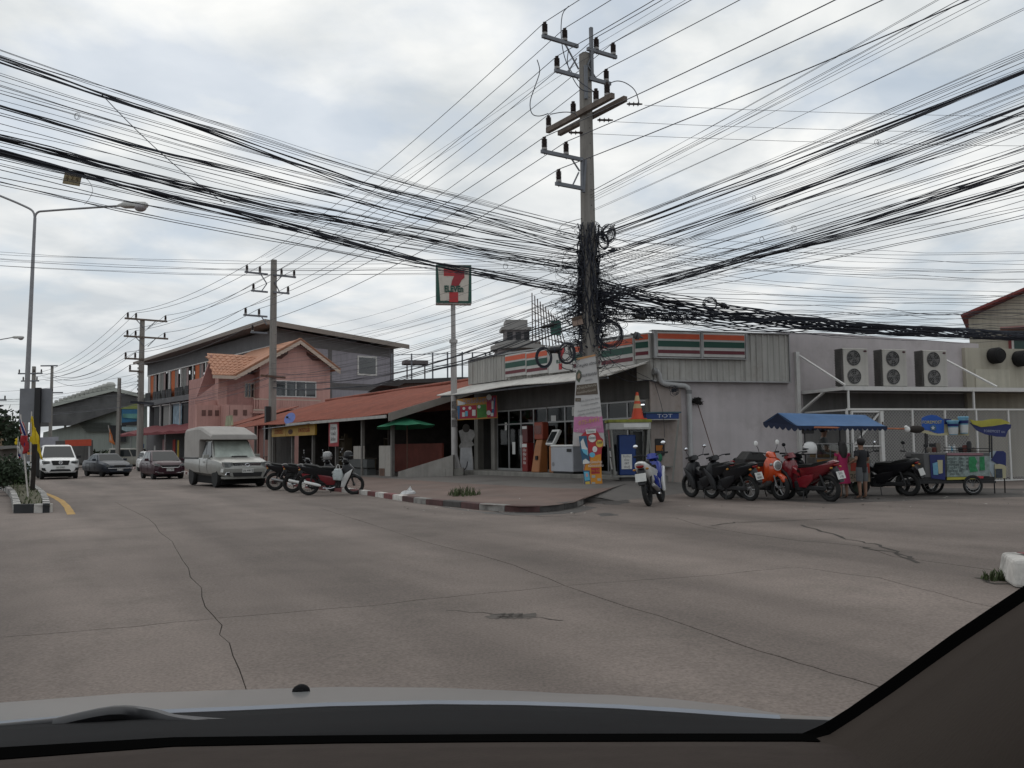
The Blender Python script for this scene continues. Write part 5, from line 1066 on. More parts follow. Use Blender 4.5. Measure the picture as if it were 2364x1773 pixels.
# the pair of old timber arms set across the others
g0, g1 = MG.on(1264, 298, -0.22), MG.on(1415, 224, -0.22); h0, h1 = MG.on(1291, 306, 0.22), MG.on(1444, 229, 0.22)
timb = thing('t', None, None); bpy.data.objects.remove(timb)
def mgw(s, y, z): w = MG.w(s, y, z); q = w - MF.o; return (q.dot(MF.u), q.dot(MF.v), z - M0.z)
beam(mp_, mgw(g0[0], -.22, 11.05), mgw(g1[0], -.22, 11.05), 0.13, 0.15, timber, 'timber_crossarm'); beam(mp_, mgw(h0[0], .22, 11.05), mgw(h1[0], .22, 11.05), 0.13, 0.15, timber, 'timber_crossarm')
for s_ in (g0[0]+.06, g1[0]-.75, g1[0]-.25, -0.35): q = mgw(s_, -.22, 11.13); insulator(mp_, q[0], q[1], q[2], 1.05)
for (px, py) in ((1447, 240), (1379, 277), (1313, 306)):
    p = P(px, py, 24.7); q = p - MF.o; b = MB(); pr = [(0.02, 0)]
    for i in range(3): pr += [(0.03, 0.05+i*.13), (0.075, 0.07+i*.13), (0.03, 0.10+i*.13)]
    pr += [(0.02, .46)]; b.lathe(pr, (0, 0, 0), 10, 'x'); o = b.obj('strain_insulator', insul, mp_); o.location = (q.dot(MF.u), q.dot(MF.v), p.z-M0.z); o.rotation_euler = (0, 0, -MF.rot + radians(3))
# jumper leads
def cable(pts, r, m, name, label=None, cat=None, group=None, n=4, par=None):
    b = MB(); b.tube(pts, r, n, cap=False); o = b.obj(name, m, par, smooth=60); return tag(o, label, cat, group)
def cat(p0, p1, sag, n=22, wob_=0.0, seed=0):
    p0 = Vector(p0); p1 = Vector(p1); r = random.Random(seed); ph = [r.uniform(0, 6.28) for _ in range(4)]; out = []
    for i in range(n+1):
        t = i/n; p = p0.lerp(p1, t); p.z -= 4*sag*t*(1-t)
        if wob_: e = min(1, 6*t, 6*(1-t)); p.z += wob_*e*(sin(9*t+ph[0])*.5+sin(23*t+ph[1])*.3+sin(51*t+ph[2])*.15); p.y += wob_*e*sin(14*t+ph[3])*.6
        out.append(p)
    return out
def pp(l, Y): return [P(x, y, Y) for (x, y) in l]
def smooth_pts(l, k=4):
    l = [Vector(p) for p in l]; out = []
    for i in range(len(l)-1):
        p0, p1, p2, p3 = l[max(i-1, 0)], l[i], l[i+1], l[min(i+2, len(l)-1)]
        for j in range(k):
            t = j/k; out.append(0.5*((2*p1) + (p2-p0)*t + (2*p0-5*p1+4*p2-p3)*t*t + (3*p1-p0-3*p2+p3)*t**3))
    return out + [l[-1]]
for i, (l, lab) in enumerate([([(1313, 14), (1298, 35), (1296, 90), (1308, 145), (1335, 185), (1365, 207), (1372, 212)], 'jumper lead looping down from the topmost power line'),
        ([(1240, 138), (1246, 165), (1235, 200), (1224, 235), (1228, 262), (1245, 268), (1266, 262)], 'jumper lead curling out left of the corner pole'),
        ([(1312, 118), (1310, 145), (1320, 175), (1340, 205), (1365, 212), (1376, 208)], 'jumper lead behind the upper crossarm'),
        ([(1408, 192), (1425, 187), (1445, 192), (1465, 208), (1474, 232), (1474, 243)], 'jumper lead arching over to the strain insulators'),
        ([(1270, 264), (1300, 259), (1325, 261), (1332, 270)], 'short jumper lead level with the timber arms')]):
    cable(smooth_pts(pp(l, 24.3)), 0.014, wire_m, 'jumper_lead', lab, 'cable', 'jumper leads on the corner pole', 5)
# ---- poles further along
def small_pole(P_, hdg, top, label, sets, w0=0.42, w1=0.30, s=1.0):
    fr = Frame(P_.x, P_.y, hdg); t = thing('utility_pole', label, 'utility pole', P_, fr.rot); shaft(t, top - P_.z, w0, w1, holes=False); return t, fr
t2, F2 = small_pole(P2, 55, 12.35, 'second concrete utility pole standing behind the row of scooters', None)
w2 = topset(t2, F2, [((565, 628), (618, 633)), ((632, 635), (683, 640)), ((580, 671), (618, 674)), ((632, 675), (668, 677)), ((562, 727), (617, 731)), ((579, 767), (617, 769))], [[(570, 625), (600, 628)], [(650, 634), (679, 637)], [(585, 668)], [(665, 673)], [(567, 724), (598, 726)], [(583, 763)]], -0.2, P2.z)
for (a, c) in (((602, 633), (616, 655)), ((616, 655), (604, 672)), ((634, 655), (650, 638)), ((634, 650), (645, 674)), ((603, 730), (616, 750))):
    qa, qc = F2.on(*a, -.2), F2.on(*c, -.2); beam(t2, (qa[0], -.2, qa[1]-P2.z), (qc[0], -.2, qc[1]-P2.z), 0.05, 0.05, arm_m, 'brace')
qa, qc = F2.on(601, 867, -.2), F2.on(658, 872, -.2); beam(t2, (qa[0], -.25, qa[1]-P2.z), (qc[0], -.25, qc[1]-P2.z), 0.1, 0.12, rust, 'low_crossarm')
b = MB(); b.box(-0.5, -0.35, 2.9, -0.22, -0.1, 3.9); b.box(-0.32, 0.22, 2.0, 0.3, 0.3, 3.8); b.obj('meter_box', black_m, t2)
t3, F3 = small_pole(P3, 52, 12.3, 'third concrete utility pole beside the dark red hatchback', None, 0.5, 0.34)
w3 = topset(t3, F3, [((288, 735), (386, 742)), ((286, 776), (388, 782)), ((288, 827), (333, 830)), ((298, 856), (330, 858))], [[(295, 734), (314, 735), (382, 742)], [(294, 775), (313, 776), (380, 781)], [(290, 826), (312, 828)], [(300, 855)]], -0.22, P3.z, timber, 0.13, 1.2)
for (a, c) in (((313, 736), (332, 757)), ((360, 741), (341, 758)), ((313, 778), (332, 798)), ((360, 781), (341, 800))):
    qa, qc = F3.on(*a, -.2), F3.on(*c, -.2); beam(t3, (qa[0], -.2, qa[1]-P3.z), (qc[0], -.2, qc[1]-P3.z), 0.06, 0.06, arm_m, 'brace')
qa, qc = F3.on(300, 928, -.3), F3.on(355, 932, -.3); beam(t3, (qa[0], -.3, qa[1]-P3.z), (qc[0], -.3, qc[1]-P3.z), 0.14, 0.2, cable_m, 'cable_bracket')
for i in range(9): insulator(t3, -0.35, -0.3, 5.9+i*0.35, 0.5)
def far_pole(x, ytop, Y, label, arms, w=0.34):
    p = P(x, 1040, Y); p.z = gz(p.x); h = P(x, ytop, Y).z - p.z; t = thing('utility_pole', label, 'utility pole', p, 0); b = MB(); b.loft([[(-w/2, -w/2, 0), (w/2, -w/2, 0), (w/2, w/2, 0), (-w/2, w/2, 0)], [(-w*.35, -w*.35, h), (w*.35, -w*.35, h), (w*.35, w*.35, h), (-w*.35, w*.35, h)]]); b.obj('shaft', pole_c, t)
    for (x0, x1, y, n) in arms:
        a, c = P(x0, y, Y), P(x1, y, Y); beam(t, (a.x-p.x, -.2, a.z-p.z), (c.x-p.x, -.2, a.z-p.z), 0.12, 0.16, arm_m, 'crossarm')
        for i in range(n): xx = a.x-p.x + (c.x-a.x)*(i+.15)/(n-0.7 if n > 1 else 1); insulator(t, xx, -.2, a.z-p.z+.08, 1.2)
    return t
far_pole(115, 843, 108, 'slim far pole with a bare T-shaped top, behind the grey sign backs', [(96, 135, 845, 0), (118, 147, 907, 1)])
far_pole(73, 846, 104, 'far pole half hidden by the tall street lamp', [(44, 100, 863, 4), (51, 92, 880, 2)], 0.45)
far_pole(272, 873, 82, 'short telephone pole between the warehouse and the third pole', [])
far_pole(149, 928, 128, 'left one of two thin poles joined by a crossbar before the warehouse', [(144, 153, 930, 0)], 0.3); far_pole(196, 932, 128, 'right one of two thin poles joined by a crossbar before the warehouse', [(184, 203, 933, 0), (151, 196, 949, 3)], 0.3)
far_pole(-12, 900, 100, 'far pole mostly outside the left edge, its crossarms reaching in', [(-12, 17, 924, 2), (-12, 10, 937, 1), ], 0.4)
# ================================================================ wires
NP = Vector((20.2, -3.1, 0)); XP = Vector((-15.0, 7.6, 0)); QP = Vector((17.0, 25.0, 0)); LP = Vector((-25, 29, 0))
for i, a in enumerate(mwires):
    off_ = a - M0; n_ = NP + off_; n_.z = a.z + 0.2
    j = w2[i] if i < len(w2) else w2[-1]
    cable(cat(j, a, 0.55, 18), 0.013, wire_m, 'power_line', 'high bare power line from the second pole to the corner pole', 'power line', 'power lines between the first two poles')
    cable(cat(a, n_, 0.5, 18), 0.013, wire_m, 'power_line', 'high bare power line running from the corner pole over the camera', 'power line', 'power lines passing overhead')
for i, a in enumerate(w2):
    j = w3[i % len(w3)]; cable(cat(j, a, 0.5, 12), 0.016, wire_m, 'power_line', 'bare power line between the second and third poles', 'power line', 'power lines between the far poles')
for i, a in enumerate(w3):
    e = P(70 + i*7, 862 + (i % 3)*8, 106); cable(cat(e, a, 1.2, 12), 0.02, wire_m, 'power_line', 'bare power line sagging from the third pole to the far poles', 'power line', 'power lines beyond the third pole')
for k in range(2): cable(cat(w2[0] + Vector((.8+k*.3, 0, .4)), MF.w(-0.5+.3*k, 0, 12.6), 0.3, 12), 0.006, wire_m, 'earth_wire', 'hair-thin upper wire between the first two poles', 'power line', 'thin upper wires'); cable(cat(MF.w(-0.5+.3*k, 0, 12.6), NP + Vector((-.5+.3*k, 0, 12.9)), 0.3, 12), 0.006, wire_m, 'earth_wire', 'hair-thin upper wire passing over the corner pole', 'power line', 'thin overhead wires')
for k, (sx_, sy_, z1) in enumerate(((1488, 243, 10.85), (1418, 281, 10.35), (1350, 308, 9.95))): cable(cat(P(sx_, sy_, 24.7), QP + Vector((6, 0, z1)), 0.15, 12), 0.006, wire_m, 'power_line', 'single thin power line running level to the right', 'power line', 'thin level lines to the right')
R = random.Random(21)
def rz(a, b): return R.uniform(a, b)
def comm(n, A0, A1, B0, B1, sag, r, name, label, group, jx=0.3, wob_=0.05, far=0.9, pair=True):
    for i in range(n):
        t = R.random(); u = min(1, max(0, t + R.gauss(0, 0.16))) if pair else R.random()
        a = Vector(A0).lerp(Vector(A1), t) + Vector((rz(-.14, .14), rz(-.12, .12), 0)); b_ = Vector(B0).lerp(Vector(B1), u) + Vector((rz(-jx, jx), rz(-jx, jx), rz(-.12, .12)))
        cable(cat(a, b_, rz(*sag), 24, wob_*rz(.3, 1.6), R.random()*999), rz(*r)*.70, cable_m if R.random() < .55 else wire_m, name, label, 'cable', group)
def bundle(a, b_, sag, k, spread, r, label, thick=1.0, seed=1, wob_=0.05):
    """several cables lashed together, fanning out towards the pole end a"""
    Rb = random.Random(seed); mb = MB()
    for i in range(k):
        ph = Rb.uniform(0, 6.28); pts = []; oz = Rb.uniform(-1, 1)*spread; ox = Rb.uniform(-1, 1)*spread*.5; base = cat(a, b_, sag*Rb.uniform(.93, 1.07), 34, wob_, seed)
        for j, p in enumerate(base):
            t = j/34; f = max(0, 1 - t*1.7)**1.2; rad = 0.024*sqrt(k)*0.68*thick
            pts.append(p + Vector((sin(ph+t*19)*rad + ox*f, cos(ph+t*13)*rad*.5, cos(ph+t*19)*rad + oz*f)))
        mb.tube(pts, r, 5, cap=False)
    o = mb.obj('cable_bundle', cable_m, None, smooth=60); return tag(o, label, 'cable bundle', None)
mt = lambda z, dx=0.0, dy=0.0: M0 + Vector((dx, dy, z))
# (a) to the upper left, over the junction
comm(10, mt(7.7, -.15), mt(7.1, -.15), XP+Vector((0, 0, 9.0)), XP+Vector((0, 0, 8.1)), (.35, .6), (.006, .011), 'telecom_cable', 'thin black cable of the upper fan sweeping to the top left', 'upper fan of cables to the left')
comm(14, mt(7.4, -.15), mt(6.2, -.15), XP+Vector((0, 0, 8.2)), XP+Vector((0, 0, 6.9)), (.3, .6), (.006, .011), 'telecom_cable', 'thin black cable of the middle fan crossing to the left edge', 'middle fan of cables to the left')
comm(13, mt(6.9, -.15), mt(5.7, -.15), XP+Vector((0, 0, 7.2)), XP+Vector((0, 0, 6.3)), (.3, .55), (.006, .011), 'telecom_cable', 'thin black cable of the lower fan crossing to the left edge', 'lower fan of cables to the left')
bundle(mt(7.2, -.15), XP+Vector((0, 0, 9.0)), .45, 6, .28, 0.012, 'uppermost thick cable bundle entering at the top left', seed=3)
bundle(mt(6.7, -.15), XP+Vector((0, 0, 7.05)), .42, 8, .38, 0.012, 'middle of the thick cable bundles entering from the left edge', seed=4)
bundle(mt(5.75, -.15), XP+Vector((0, 0, 7.35)), .42, 8, .12, 0.014, 'lowest thick cable bundle sweeping from the left edge to the pole', seed=5, wob_=.03)
bundle(mt(6.9, -.15), XP+Vector((0, 0, 7.9)), .42, 4, .1, 0.012, 'thin cable bundle between the two thick ones at the left', seed=6)
cable(cat(P(232, 215, 15.2), P(520, 470, 16.5), 0.12, 10), 0.008, wire_m, 'stay_cable', 'single thin cable dropping diagonally across the left fan', 'cable')
# (b) along the road, over the camera
comm(9, mt(8.7, .1), mt(8.0, .1), NP+Vector((0, 0, 12.6)), NP+Vector((0, 0, 10.8)), (.3, .5), (.006, .010), 'telecom_cable', 'separate upper cable rising to the top right corner', 'upper cables to the top right', .2, .01)
comm(26, mt(7.7, .15), mt(6.4, .15), NP+Vector((0, 0, 10.3)), NP+Vector((0, 0, 8.5)), (.3, .6), (.005, .010), 'telecom_cable', 'thin black cable of the upper fan spreading to the right edge', 'upper fan of cables to the right', .4, .07)
comm(32, mt(6.4, .15), mt(5.4, .15), NP+Vector((0, 0, 9.0)), NP+Vector((0, 0, 6.2)), (.3, .7), (.005, .010), 'telecom_cable', 'thin black cable of the lower fan spreading to the right edge', 'lower fan of cables to the right', .4, .10)
bundle(mt(7.3, .15), NP+Vector((0, 0, 9.75)), .5, 5, .12, 0.012, 'upper cable bundle running from the pole to the right edge', seed=8)
bundle(mt(6.75, .15), NP+Vector((.3, 0, 9.1)), .5, 5, .15, 0.012, 'second cable bundle from the top of the right-hand fan', seed=9)
bundle(mt(5.55, .15), NP+Vector((0, .3, 8.4)), .55, 6, .18, 0.011, 'thickest rising cable bundle in the right-hand fan', seed=10, wob_=.08)
bundle(mt(5.5, .15), NP+Vector((0, -.3, 7.6)), .55, 5, .15, 0.012, 'lower rising cable bundle in the right-hand fan', seed=11, wob_=.08)
# (c) along the side street
comm(24, mt(5.9, .2), mt(4.9, .2), QP+Vector((0, 0, 5.6)), QP+Vector((0, 0, 4.3)), (.1, .35), (.005, .010), 'telecom_cable', 'thin cable running low along the side street', 'low cables along the side street', .5, .10)
comm(16, mt(7.6, .2), mt(6.2, .2), QP+Vector((0, 0, 6.9)), QP+Vector((0, 0, 5.3)), (.1, .4), (.005, .009), 'telecom_cable', 'thin cable slanting down towards the red-roofed house', 'slanting cables to the red-roofed house', .5, .04)
bundle(mt(5.6, .2), QP+Vector((0, 0, 4.42)), .34, 38, .55, 0.014, 'very thick drooping black cable bundle above the air conditioners', 1.25, seed=12, wob_=.05)
# (d) along the road to the second pole and beyond
comm(13, mt(5.9, -.2), mt(4.9, -.2), P2+Vector((0, 0, 6.0)), P2+Vector((0, 0, 5.0)), (.4, .9), (.007, .012), 'telecom_cable', 'low cable sagging from the corner pole to the second pole', 'low cables to the second pole', .2, .04)
comm(8, mt(7.3, -.2), mt(5.9, -.2), P2+Vector((0, 0, 8.2)), P2+Vector((0, 0, 6.5)), (.4, .7), (.007, .010), 'telecom_cable', 'single cable spaced apart above the red roof', 'spaced cables above the red roof', .2, .02)
bundle(mt(5.2, -.2), P2+Vector((0, 0, 5.35)), .75, 3, .1, 0.013, 'upper low bundle passing behind the striped shop sign pole', seed=14)
bundle(mt(4.95, -.2), P2+Vector((0, 0, 5.0)), .8, 5, .12, 0.014, 'lower thick bundle crossing above the red roof', seed=15)
comm(9, P2+Vector((0, 0, 6.8)), P2+Vector((0, 0, 4.9)), P3+Vector((0, 0, 6.6)), P3+Vector((0, 0, 5.0)), (.3, .6), (.010, .016), 'telecom_cable', 'low cable between the second and third poles', 'low cables between the far poles', .2, .02)
comm(9, P3+Vector((0, 0, 8.8)), P3+Vector((0, 0, 5.2)), P(-200, 880, 105), P(-200, 940, 105), (.5, 1.2), (.014, .02), 'telecom_cable', 'low cable leaving the third pole towards the left edge', 'low cables at the far left', .3, .02)
comm(5, P(272, 880, 82), P(272, 930, 82), P3+Vector((0, 0, 8.8)), P3+Vector((0, 0, 6.2)), (.1, .3), (.010, .014), 'telecom_cable', 'cable from the short telephone pole to the third pole', 'cables of the short telephone pole', .1, .0)
# (e) level lines to the far left
comm(7, mt(7.0, -.2), mt(6.3, -.2), LP+Vector((0, 0, 9.0)), LP+Vector((0, 0, 8.3)), (.4, .6), (.006, .009), 'telecom_cable', 'nearly level thin cable running across to the far left', 'level cables to the left', .2, .03)
# ---------------------------------------------------------------- tangle on the corner pole
tg_ = MB(); R = random.Random(77)
for i in range(80):   # vertical runs strapped to the shaft
    a = R.uniform(0, 6.28); z0 = R.uniform(3.9, 6.8); z1 = min(7.75, z0+R.uniform(.6, 2.8)); rad = R.uniform(.21, .34); pts = []
    for k in range(8): t = k/7; aa = a + 0.35*sin(t*5+i); pts.append(mt(0) + Vector((cos(aa)*rad*(1+.1*sin(k*2+i)), sin(aa)*rad, z0+(z1-z0)*t)))
    tg_.tube(pts, R.uniform(.010, .024), 4, cap=False)
for i in range(430):  # loose loops
    a = R.choice([0, pi]) + R.gauss(0, .7); zc_ = 5.2 + R.gauss(0, 1.0) if i % 3 else 5.3+R.gauss(0, .45); zc_ = max(3.7, min(7.6, zc_)); L = abs(R.gauss(0, .46)) + .12; hh = R.uniform(.1, .75)*(1 if i % 4 else 1.7); c = mt(zc_) + Vector((cos(a)*.2, sin(a)*.2, 0)); pts = []
    for k in range(11): t = k/10; s_ = sin(pi*t); pts.append(c + Vector((cos(a)*L*s_, sin(a)*L*.7*s_, (t-.5)*hh - .25*s_*R.random()*.3)) + Vector((R.gauss(0, .01), R.gauss(0, .01), R.gauss(0, .012))))
    tg_.tube(smooth_pts(pts, 2), R.uniform(.004, .010), 3, cap=False)
for i in range(60):   # short stubs and clamps
    a = R.uniform(0, 6.28); z = R.uniform(4.1, 7.6); p = mt(z) + Vector((cos(a)*.25, sin(a)*.25, 0)); tg_.cyl(p, p + Vector((cos(a)*R.uniform(.05, .2), sin(a)*.1, R.uniform(-.05, .05))), R.uniform(.012, .03), n=5)
for i in range(46):   # fringe hanging towards the side street
    x0 = R.uniform(.2, 2.6); p = mt(5.35 - x0*.10) + Vector((x0, 0, 0)); L = R.uniform(.25, 1.3); pts = [p + Vector((L*t, 0, -0.30*sin(pi*t)*R.uniform(.4, 1.2) + .05*R.gauss(0, 1)*0.3)) for t in [k/8 for k in range(9)]]; tg_.tube(pts, R.uniform(.005, .011), 3, cap=False)
tg_.obj('cable_tangle', cable_m, None, smooth=60)
tag(bpy.data.objects['cable_tangle'], None, None, None, 'stuff')
def coil(px, py, Y, Rr, n, r, label, sx=1.0, rz_=0.0, tilt=0.0, seed=0):
    Rc = random.Random(seed); p = P(px, py, Y); k = thing('cable_coil', label, 'cable coil', p, 0, None, rot=(0, tilt, rz_)); b = MB()
    for i in range(n): b.torus((Rc.gauss(0, .012), Rc.gauss(0, .025), Rc.gauss(0, .012)), Rr*(1+Rc.gauss(0, .10)), r, 'y', 28, 5, sx)
    b.obj('windings', cable_m, k, smooth=60)
    if Rr < .16: return k
    b = MB(); b.torus((-Rr*sx, 0, 0), 0.045, 0.014, 'z', 8, 5); b.torus((Rr*sx*.7, 0, Rr*.7), 0.045, 0.014, 'z', 8, 5); w_ = b.obj('tie', mat('tie_grey', (0.06, 0.06, 0.06)), k); w_['kind'] = 'stuff'; return k
coil(1256, 825, 24.2, .27, 9, .014, 'oval cable coil hanging left of the pole in front of the striped fascia', .78, seed=1)
coil(1308, 815, 24.3, .29, 8, .013, 'cable coil hanging before the shop logo panel', .75, seed=2)
coil(1328, 806, 24.4, .24, 6, .008, 'loose thin cable coil just left of the pole', .8, .4, seed=5)
coil(1408, 772, 24.5, .37, 9, .011, 'large round cable coil on the right side of the corner pole', .95, seed=3)
coil(1404, 540, 24.6, .24, 6, .012, 'small double cable coil high on the right of the corner pole', .8, .3, .3, seed=4); coil(1392, 556, 24.6, .22, 5, .012, 'small cable coil tucked behind the double one high on the pole', .7, .3, -.2, seed=6)
def closure(px, py, Y, L, r, label, ang=0.0, m=None, rz_=0):
    p = P(px, py, Y); k = thing('splice_closure', label, 'cable box', p, 0, None, rot=(0, ang, rz_)); b = MB(); b.lathe([(0.02, -L/2-.08), (0.03, -L/2), (r, -L/2+.03), (r, L/2-.03), (0.03, L/2), (0.02, L/2+.08)], (0, 0, 0), 10, 'x'); b.obj('shell', m or black_m, k, smooth=40); b = MB(); b.lathe([(r*1.08, -.02), (r*1.08, .02)], (0, 0, 0), 10, 'x'); b.obj('band', cable_m, k); return k
closure(1266, 752, 24.5, .36, .05, 'small black splice closure on the low cables left of the pole', radians(-12)); closure(1280, 808, 24.1, .3, .09, 'fat black splice box between two hanging cable coils', radians(-6)); closure(1478, 732, 24.8, .34, .07, 'black splice closure on the thick bundle right of the pole', radians(10))
closure(1470, 775, 24.6, .22, .10, 'grey splice box hanging against the orange stripe', radians(20), mat('closure_grey', (0.10, 0.10, 0.10)))
closure(1670, 705, 24.0, .2, .07, 'small black box beside a loop of cable to the right', radians(20)); coil(1640, 702, 24.0, .16, 5, .008, 'small flat oval loop of cable to the right of the pole', 1.1, seed=9)
closure(1410, 530, 24.5, .22, .06, 'grey bulbous cable box high on the right of the pole', radians(-50), mat('box_grey', (0.2, 0.2, 0.2))); closure(1415, 578, 24.5, .14, .06, 'small square dark cable box on the right of the pole', 0)
for (x, y, Y, s_, lab) in ((176, 268, 15, .10, 'small ring of slack cable hanging in the upper left fan'), (1740, 458, 18, .08, 'tiny ring of slack cable on a right-hand cable'), (2025, 328, 16, .09, 'ring of slack cable high in the right-hand fan'), (1833, 528, 17, .10, 'ring of slack cable low in the right-hand fan'), (1168, 616, 24, .14, 'thin round loop of cable between the sign and the pole'), (1760, 555, 20, .11, 'doubled loop of slack cable right of the pole')): coil(x, y, Y, s_*.6, 2, .0035, lab, .7, seed=int(x))
k = thing('small_plate_sign', 'blank whitish-brown plate hanging on cables left of the corner pole', 'sign', P(1333, 742, 24.5)); b = MB(); b.cbox((0, 0, 0), (.30, .02, .22), (0, radians(-12), 0)); b.obj('plate', mat('plate_rust', (0.30, 0.22, 0.18), var=0.4, scale=6), k); b = MB(); b.cbox((-.02, -.012, .09), (.30, .02, .09), (0, radians(-14), 0)); b.obj('brown_strip', mat('plate_brown', (0.10, 0.07, 0.05)), k)
k = thing('hanging_plate', 'beige number plate sign hanging from the lower left bundle', 'sign', P(167, 413, 15.2), radians(-10)); b = MB(); b.cbox((0, 0, 0), (.34, .02, .22), (0, radians(12), 0)); b.obj('plate', mat('plate_tan', (0.33, 0.27, 0.16), var=0.2, scale=6), k)
text('4 7 4', .13, mat('plate_ink', (0.22, 0.17, 0.09)), k, (0, -.014, 0), (1, 0, -.2), (.2, 0, 1)); cable(smooth_pts(pp([(190, 408), (205, 418), (214, 440), (205, 460), (195, 472)], 15.2)), .004, wire_m, 'plate_string', 'thin string dangling beside the beige plate', 'string')
# ================================================================ street lamps
lp = P(52, 1117, 40); lp.z = gz(lp.x); lk = thing('street_lamp', 'tall grey double-armed street lamp on the traffic island', 'street lamp', lp)
galv = mat('lamp_galvanised', (0.25, 0.25, 0.26), rough=0.5, metal=0.3, var=0.15)
tp = P(81, 491, 40) - lp; b = MB(); pts = [Vector((0, 0, 0)).lerp(Vector((tp.x, 0, tp.z-.25)), i/8) for i in range(9)]; b.tube(pts, [0.14-.075*i/8 for i in range(9)], 12); b.lathe([(0.17, 0), (0.16, .9)], (0, 0, 0), 12); b.obj('mast', galv, lk, smooth=50)
def L_(x, y): return P(x, y, 40) - lp
b = MB(); b.tube(smooth_pts([(tp.x, 0, tp.z-.4), L_(86, 491), L_(120, 486), L_(278, 475)]), .05, 8); b.obj('arm', galv, lk, smooth=60)
b = MB(); b.tube(smooth_pts([(tp.x, 0, tp.z-.4), L_(76, 488), L_(50, 473), L_(0, 452), L_(-80, 420)]), .05, 8); b.obj('arm', galv, lk, smooth=60)
def head(par, c, s, sx=1, ang=0):
    b = MB(); b.loft([[(x*s*sx, y*s*.32*w, z*s*.2*h) for (y, z) in ((-.5, -.3), (-.5, .3), (-.3, .55), (.3, .55), (.5, .3), (.5, -.3), (.3, -.5), (-.3, -.5))] for (x, w, h) in ((-.1, .3, .3), (0, .45, .6), (.15, 1, 1.1), (.7, 1.1, 1.2), (1.05, 1, 1.0), (1.12, .5, .5))]); o = b.obj('lamp_head', mat('lamp_shell', (0.45, 0.45, 0.43), rough=0.5, var=0.12), par, smooth=50); o.location = c; o.rotation_euler = (0, ang, 0)
    b = MB(); b.ball((.82*s*sx, 0, -.08*s), .26*s, 12, 8, (1, .8, .75)); q = b.obj('lens', mat('lamp_lens', (0.30, 0.29, 0.30), rough=0.2, spec=.7), par, smooth=60); q.location = c; return o
head(lk, L_(278, 474), 1.15); head(lk, L_(-80, 420), 1.15, -1)
p = P(-60, 1040, 85); p.z = gz(p.x); l2 = thing('street_lamp', 'farther street lamp whose arm reaches in from the left edge', 'street lamp', p); a_ = P(-60, 795, 85)-p; c_ = P(29, 779, 85)-p
b = MB(); b.tube([(0, 0, 0), a_], [.14, .07], 8); b.tube([a_, P(0, 784, 85)-p, c_], .05, 6); b.obj('mast', galv, l2); head(l2, c_, 1.0)
# ---------------------------------------------------------------- grey sign backs and dark post
sbk = P(82, 1100, 38); sbk.z = gz(sbk.x); k = thing('traffic_sign', 'pair of grey sign plates seen from behind on one dark post', 'traffic sign', sbk)
sgm = mat('sign_back', (0.17, 0.175, 0.19), rough=0.6, var=0.12, scale=2)
def r_(par, x0, y0, x1, y1, Y, base, m, nm, th=.03):
    a, c = P(x0, y0, Y)-base, P(x1, y1, Y)-base; b = MB(); b.box(min(a.x, c.x), a.y, min(a.z, c.z), max(a.x, c.x), a.y+th, max(a.z, c.z)); return b.obj(nm, m, par)
r_(k, 46, 897, 80, 975, 37.9, sbk, sgm, 'plate'); r_(k, 86, 897, 117, 975, 37.9, sbk, sgm, 'plate'); r_(k, 80, 895, 87, 1100, 37.7, sbk, black_m, 'post', .12)
dp = G(74, 1143); k = thing('wooden_post', 'short charred dark post standing in the island grass', 'post', dp); b = MB(); b.tube([(0, 0, 0), (.03, 0, .8), (.04, 0, 1.75)], [.08, .075, .09], 8); b.obj('post', mat('charred', (0.025, 0.02, 0.018), rough=.95, var=.4, scale=6, bump=.4), k)
# ---------------------------------------------------------------- flags
fred = mat('flag_red', (0.33, 0.025, 0.03), rough=.8); fwh = mat('flag_white', (0.55, 0.53, 0.52), rough=.8); fbl = mat('flag_blue', (0.02, 0.025, 0.13), rough=.8); fye = mat('flag_yellow', (0.62, 0.45, 0.02), rough=.8, var=.12, scale=2)
wpole = mat('flag_pole_white', (0.50, 0.47, 0.44), rough=.7, var=.2, scale=4)
fb = G(66, 1160); fk = thing('national_flag', 'limp red, white and blue striped flag on a leaning white pole', 'flag', fb); ft = P(47, 957, fb.y) - fb; b = MB(); b.tube([(0, 0, 0), ft], .022, 6); b.obj('pole', wpole, fk)
def flag_cloth(par, cols, A_pts, B_pts, Y, base, seed=0):
    """stripes between two hanging edges; A_pts upper/inner edge, B_pts lower edge, in metres around base"""
    n = len(cols)
    for i, (m, wd) in enumerate(cols):
        t0 = sum(c[1] for c in cols[:i]); t1 = t0+wd; rows = []
        for j in range(13):
            s = j/12; k_ = s*(len(A_pts)-1); q = min(int(k_), len(A_pts)-2); a = A_pts[q].lerp(A_pts[q+1], k_-q); c = B_pts[q].lerp(B_pts[q+1], k_-q)
            rows.append([a.lerp(c, t0+(t1-t0)*u/3) + Vector((0, .05*sin(s*9+6*(t0+(t1-t0)*u/3)+seed), 0)) - base for u in range(4)])
        b = MB(); b.loft(rows, cap=False, closed=False); o = b.obj('stripe' if n > 1 else 'cloth', m, par, smooth=60); o.modifiers.new('s', 'SOLIDIFY').thickness = .006
Yf = fb.y
flag_cloth(fk, [(fred, .18), (fwh, .16), (fbl, .32), (fwh, .16), (fred, .18)], pp([(44, 962), (48, 990), (52, 1010), (58, 1030)], Yf), pp([(52, 975), (64, 1015), (66, 1035), (60, 1047)], Yf), Yf, fb, 1)
flag_cloth(fk, [(fred, 1)], pp([(46, 1005), (50, 1030), (54, 1048)], Yf-.05), pp([(62, 1006), (66, 1022), (64, 1046)], Yf-.05), Yf, fb, 2)
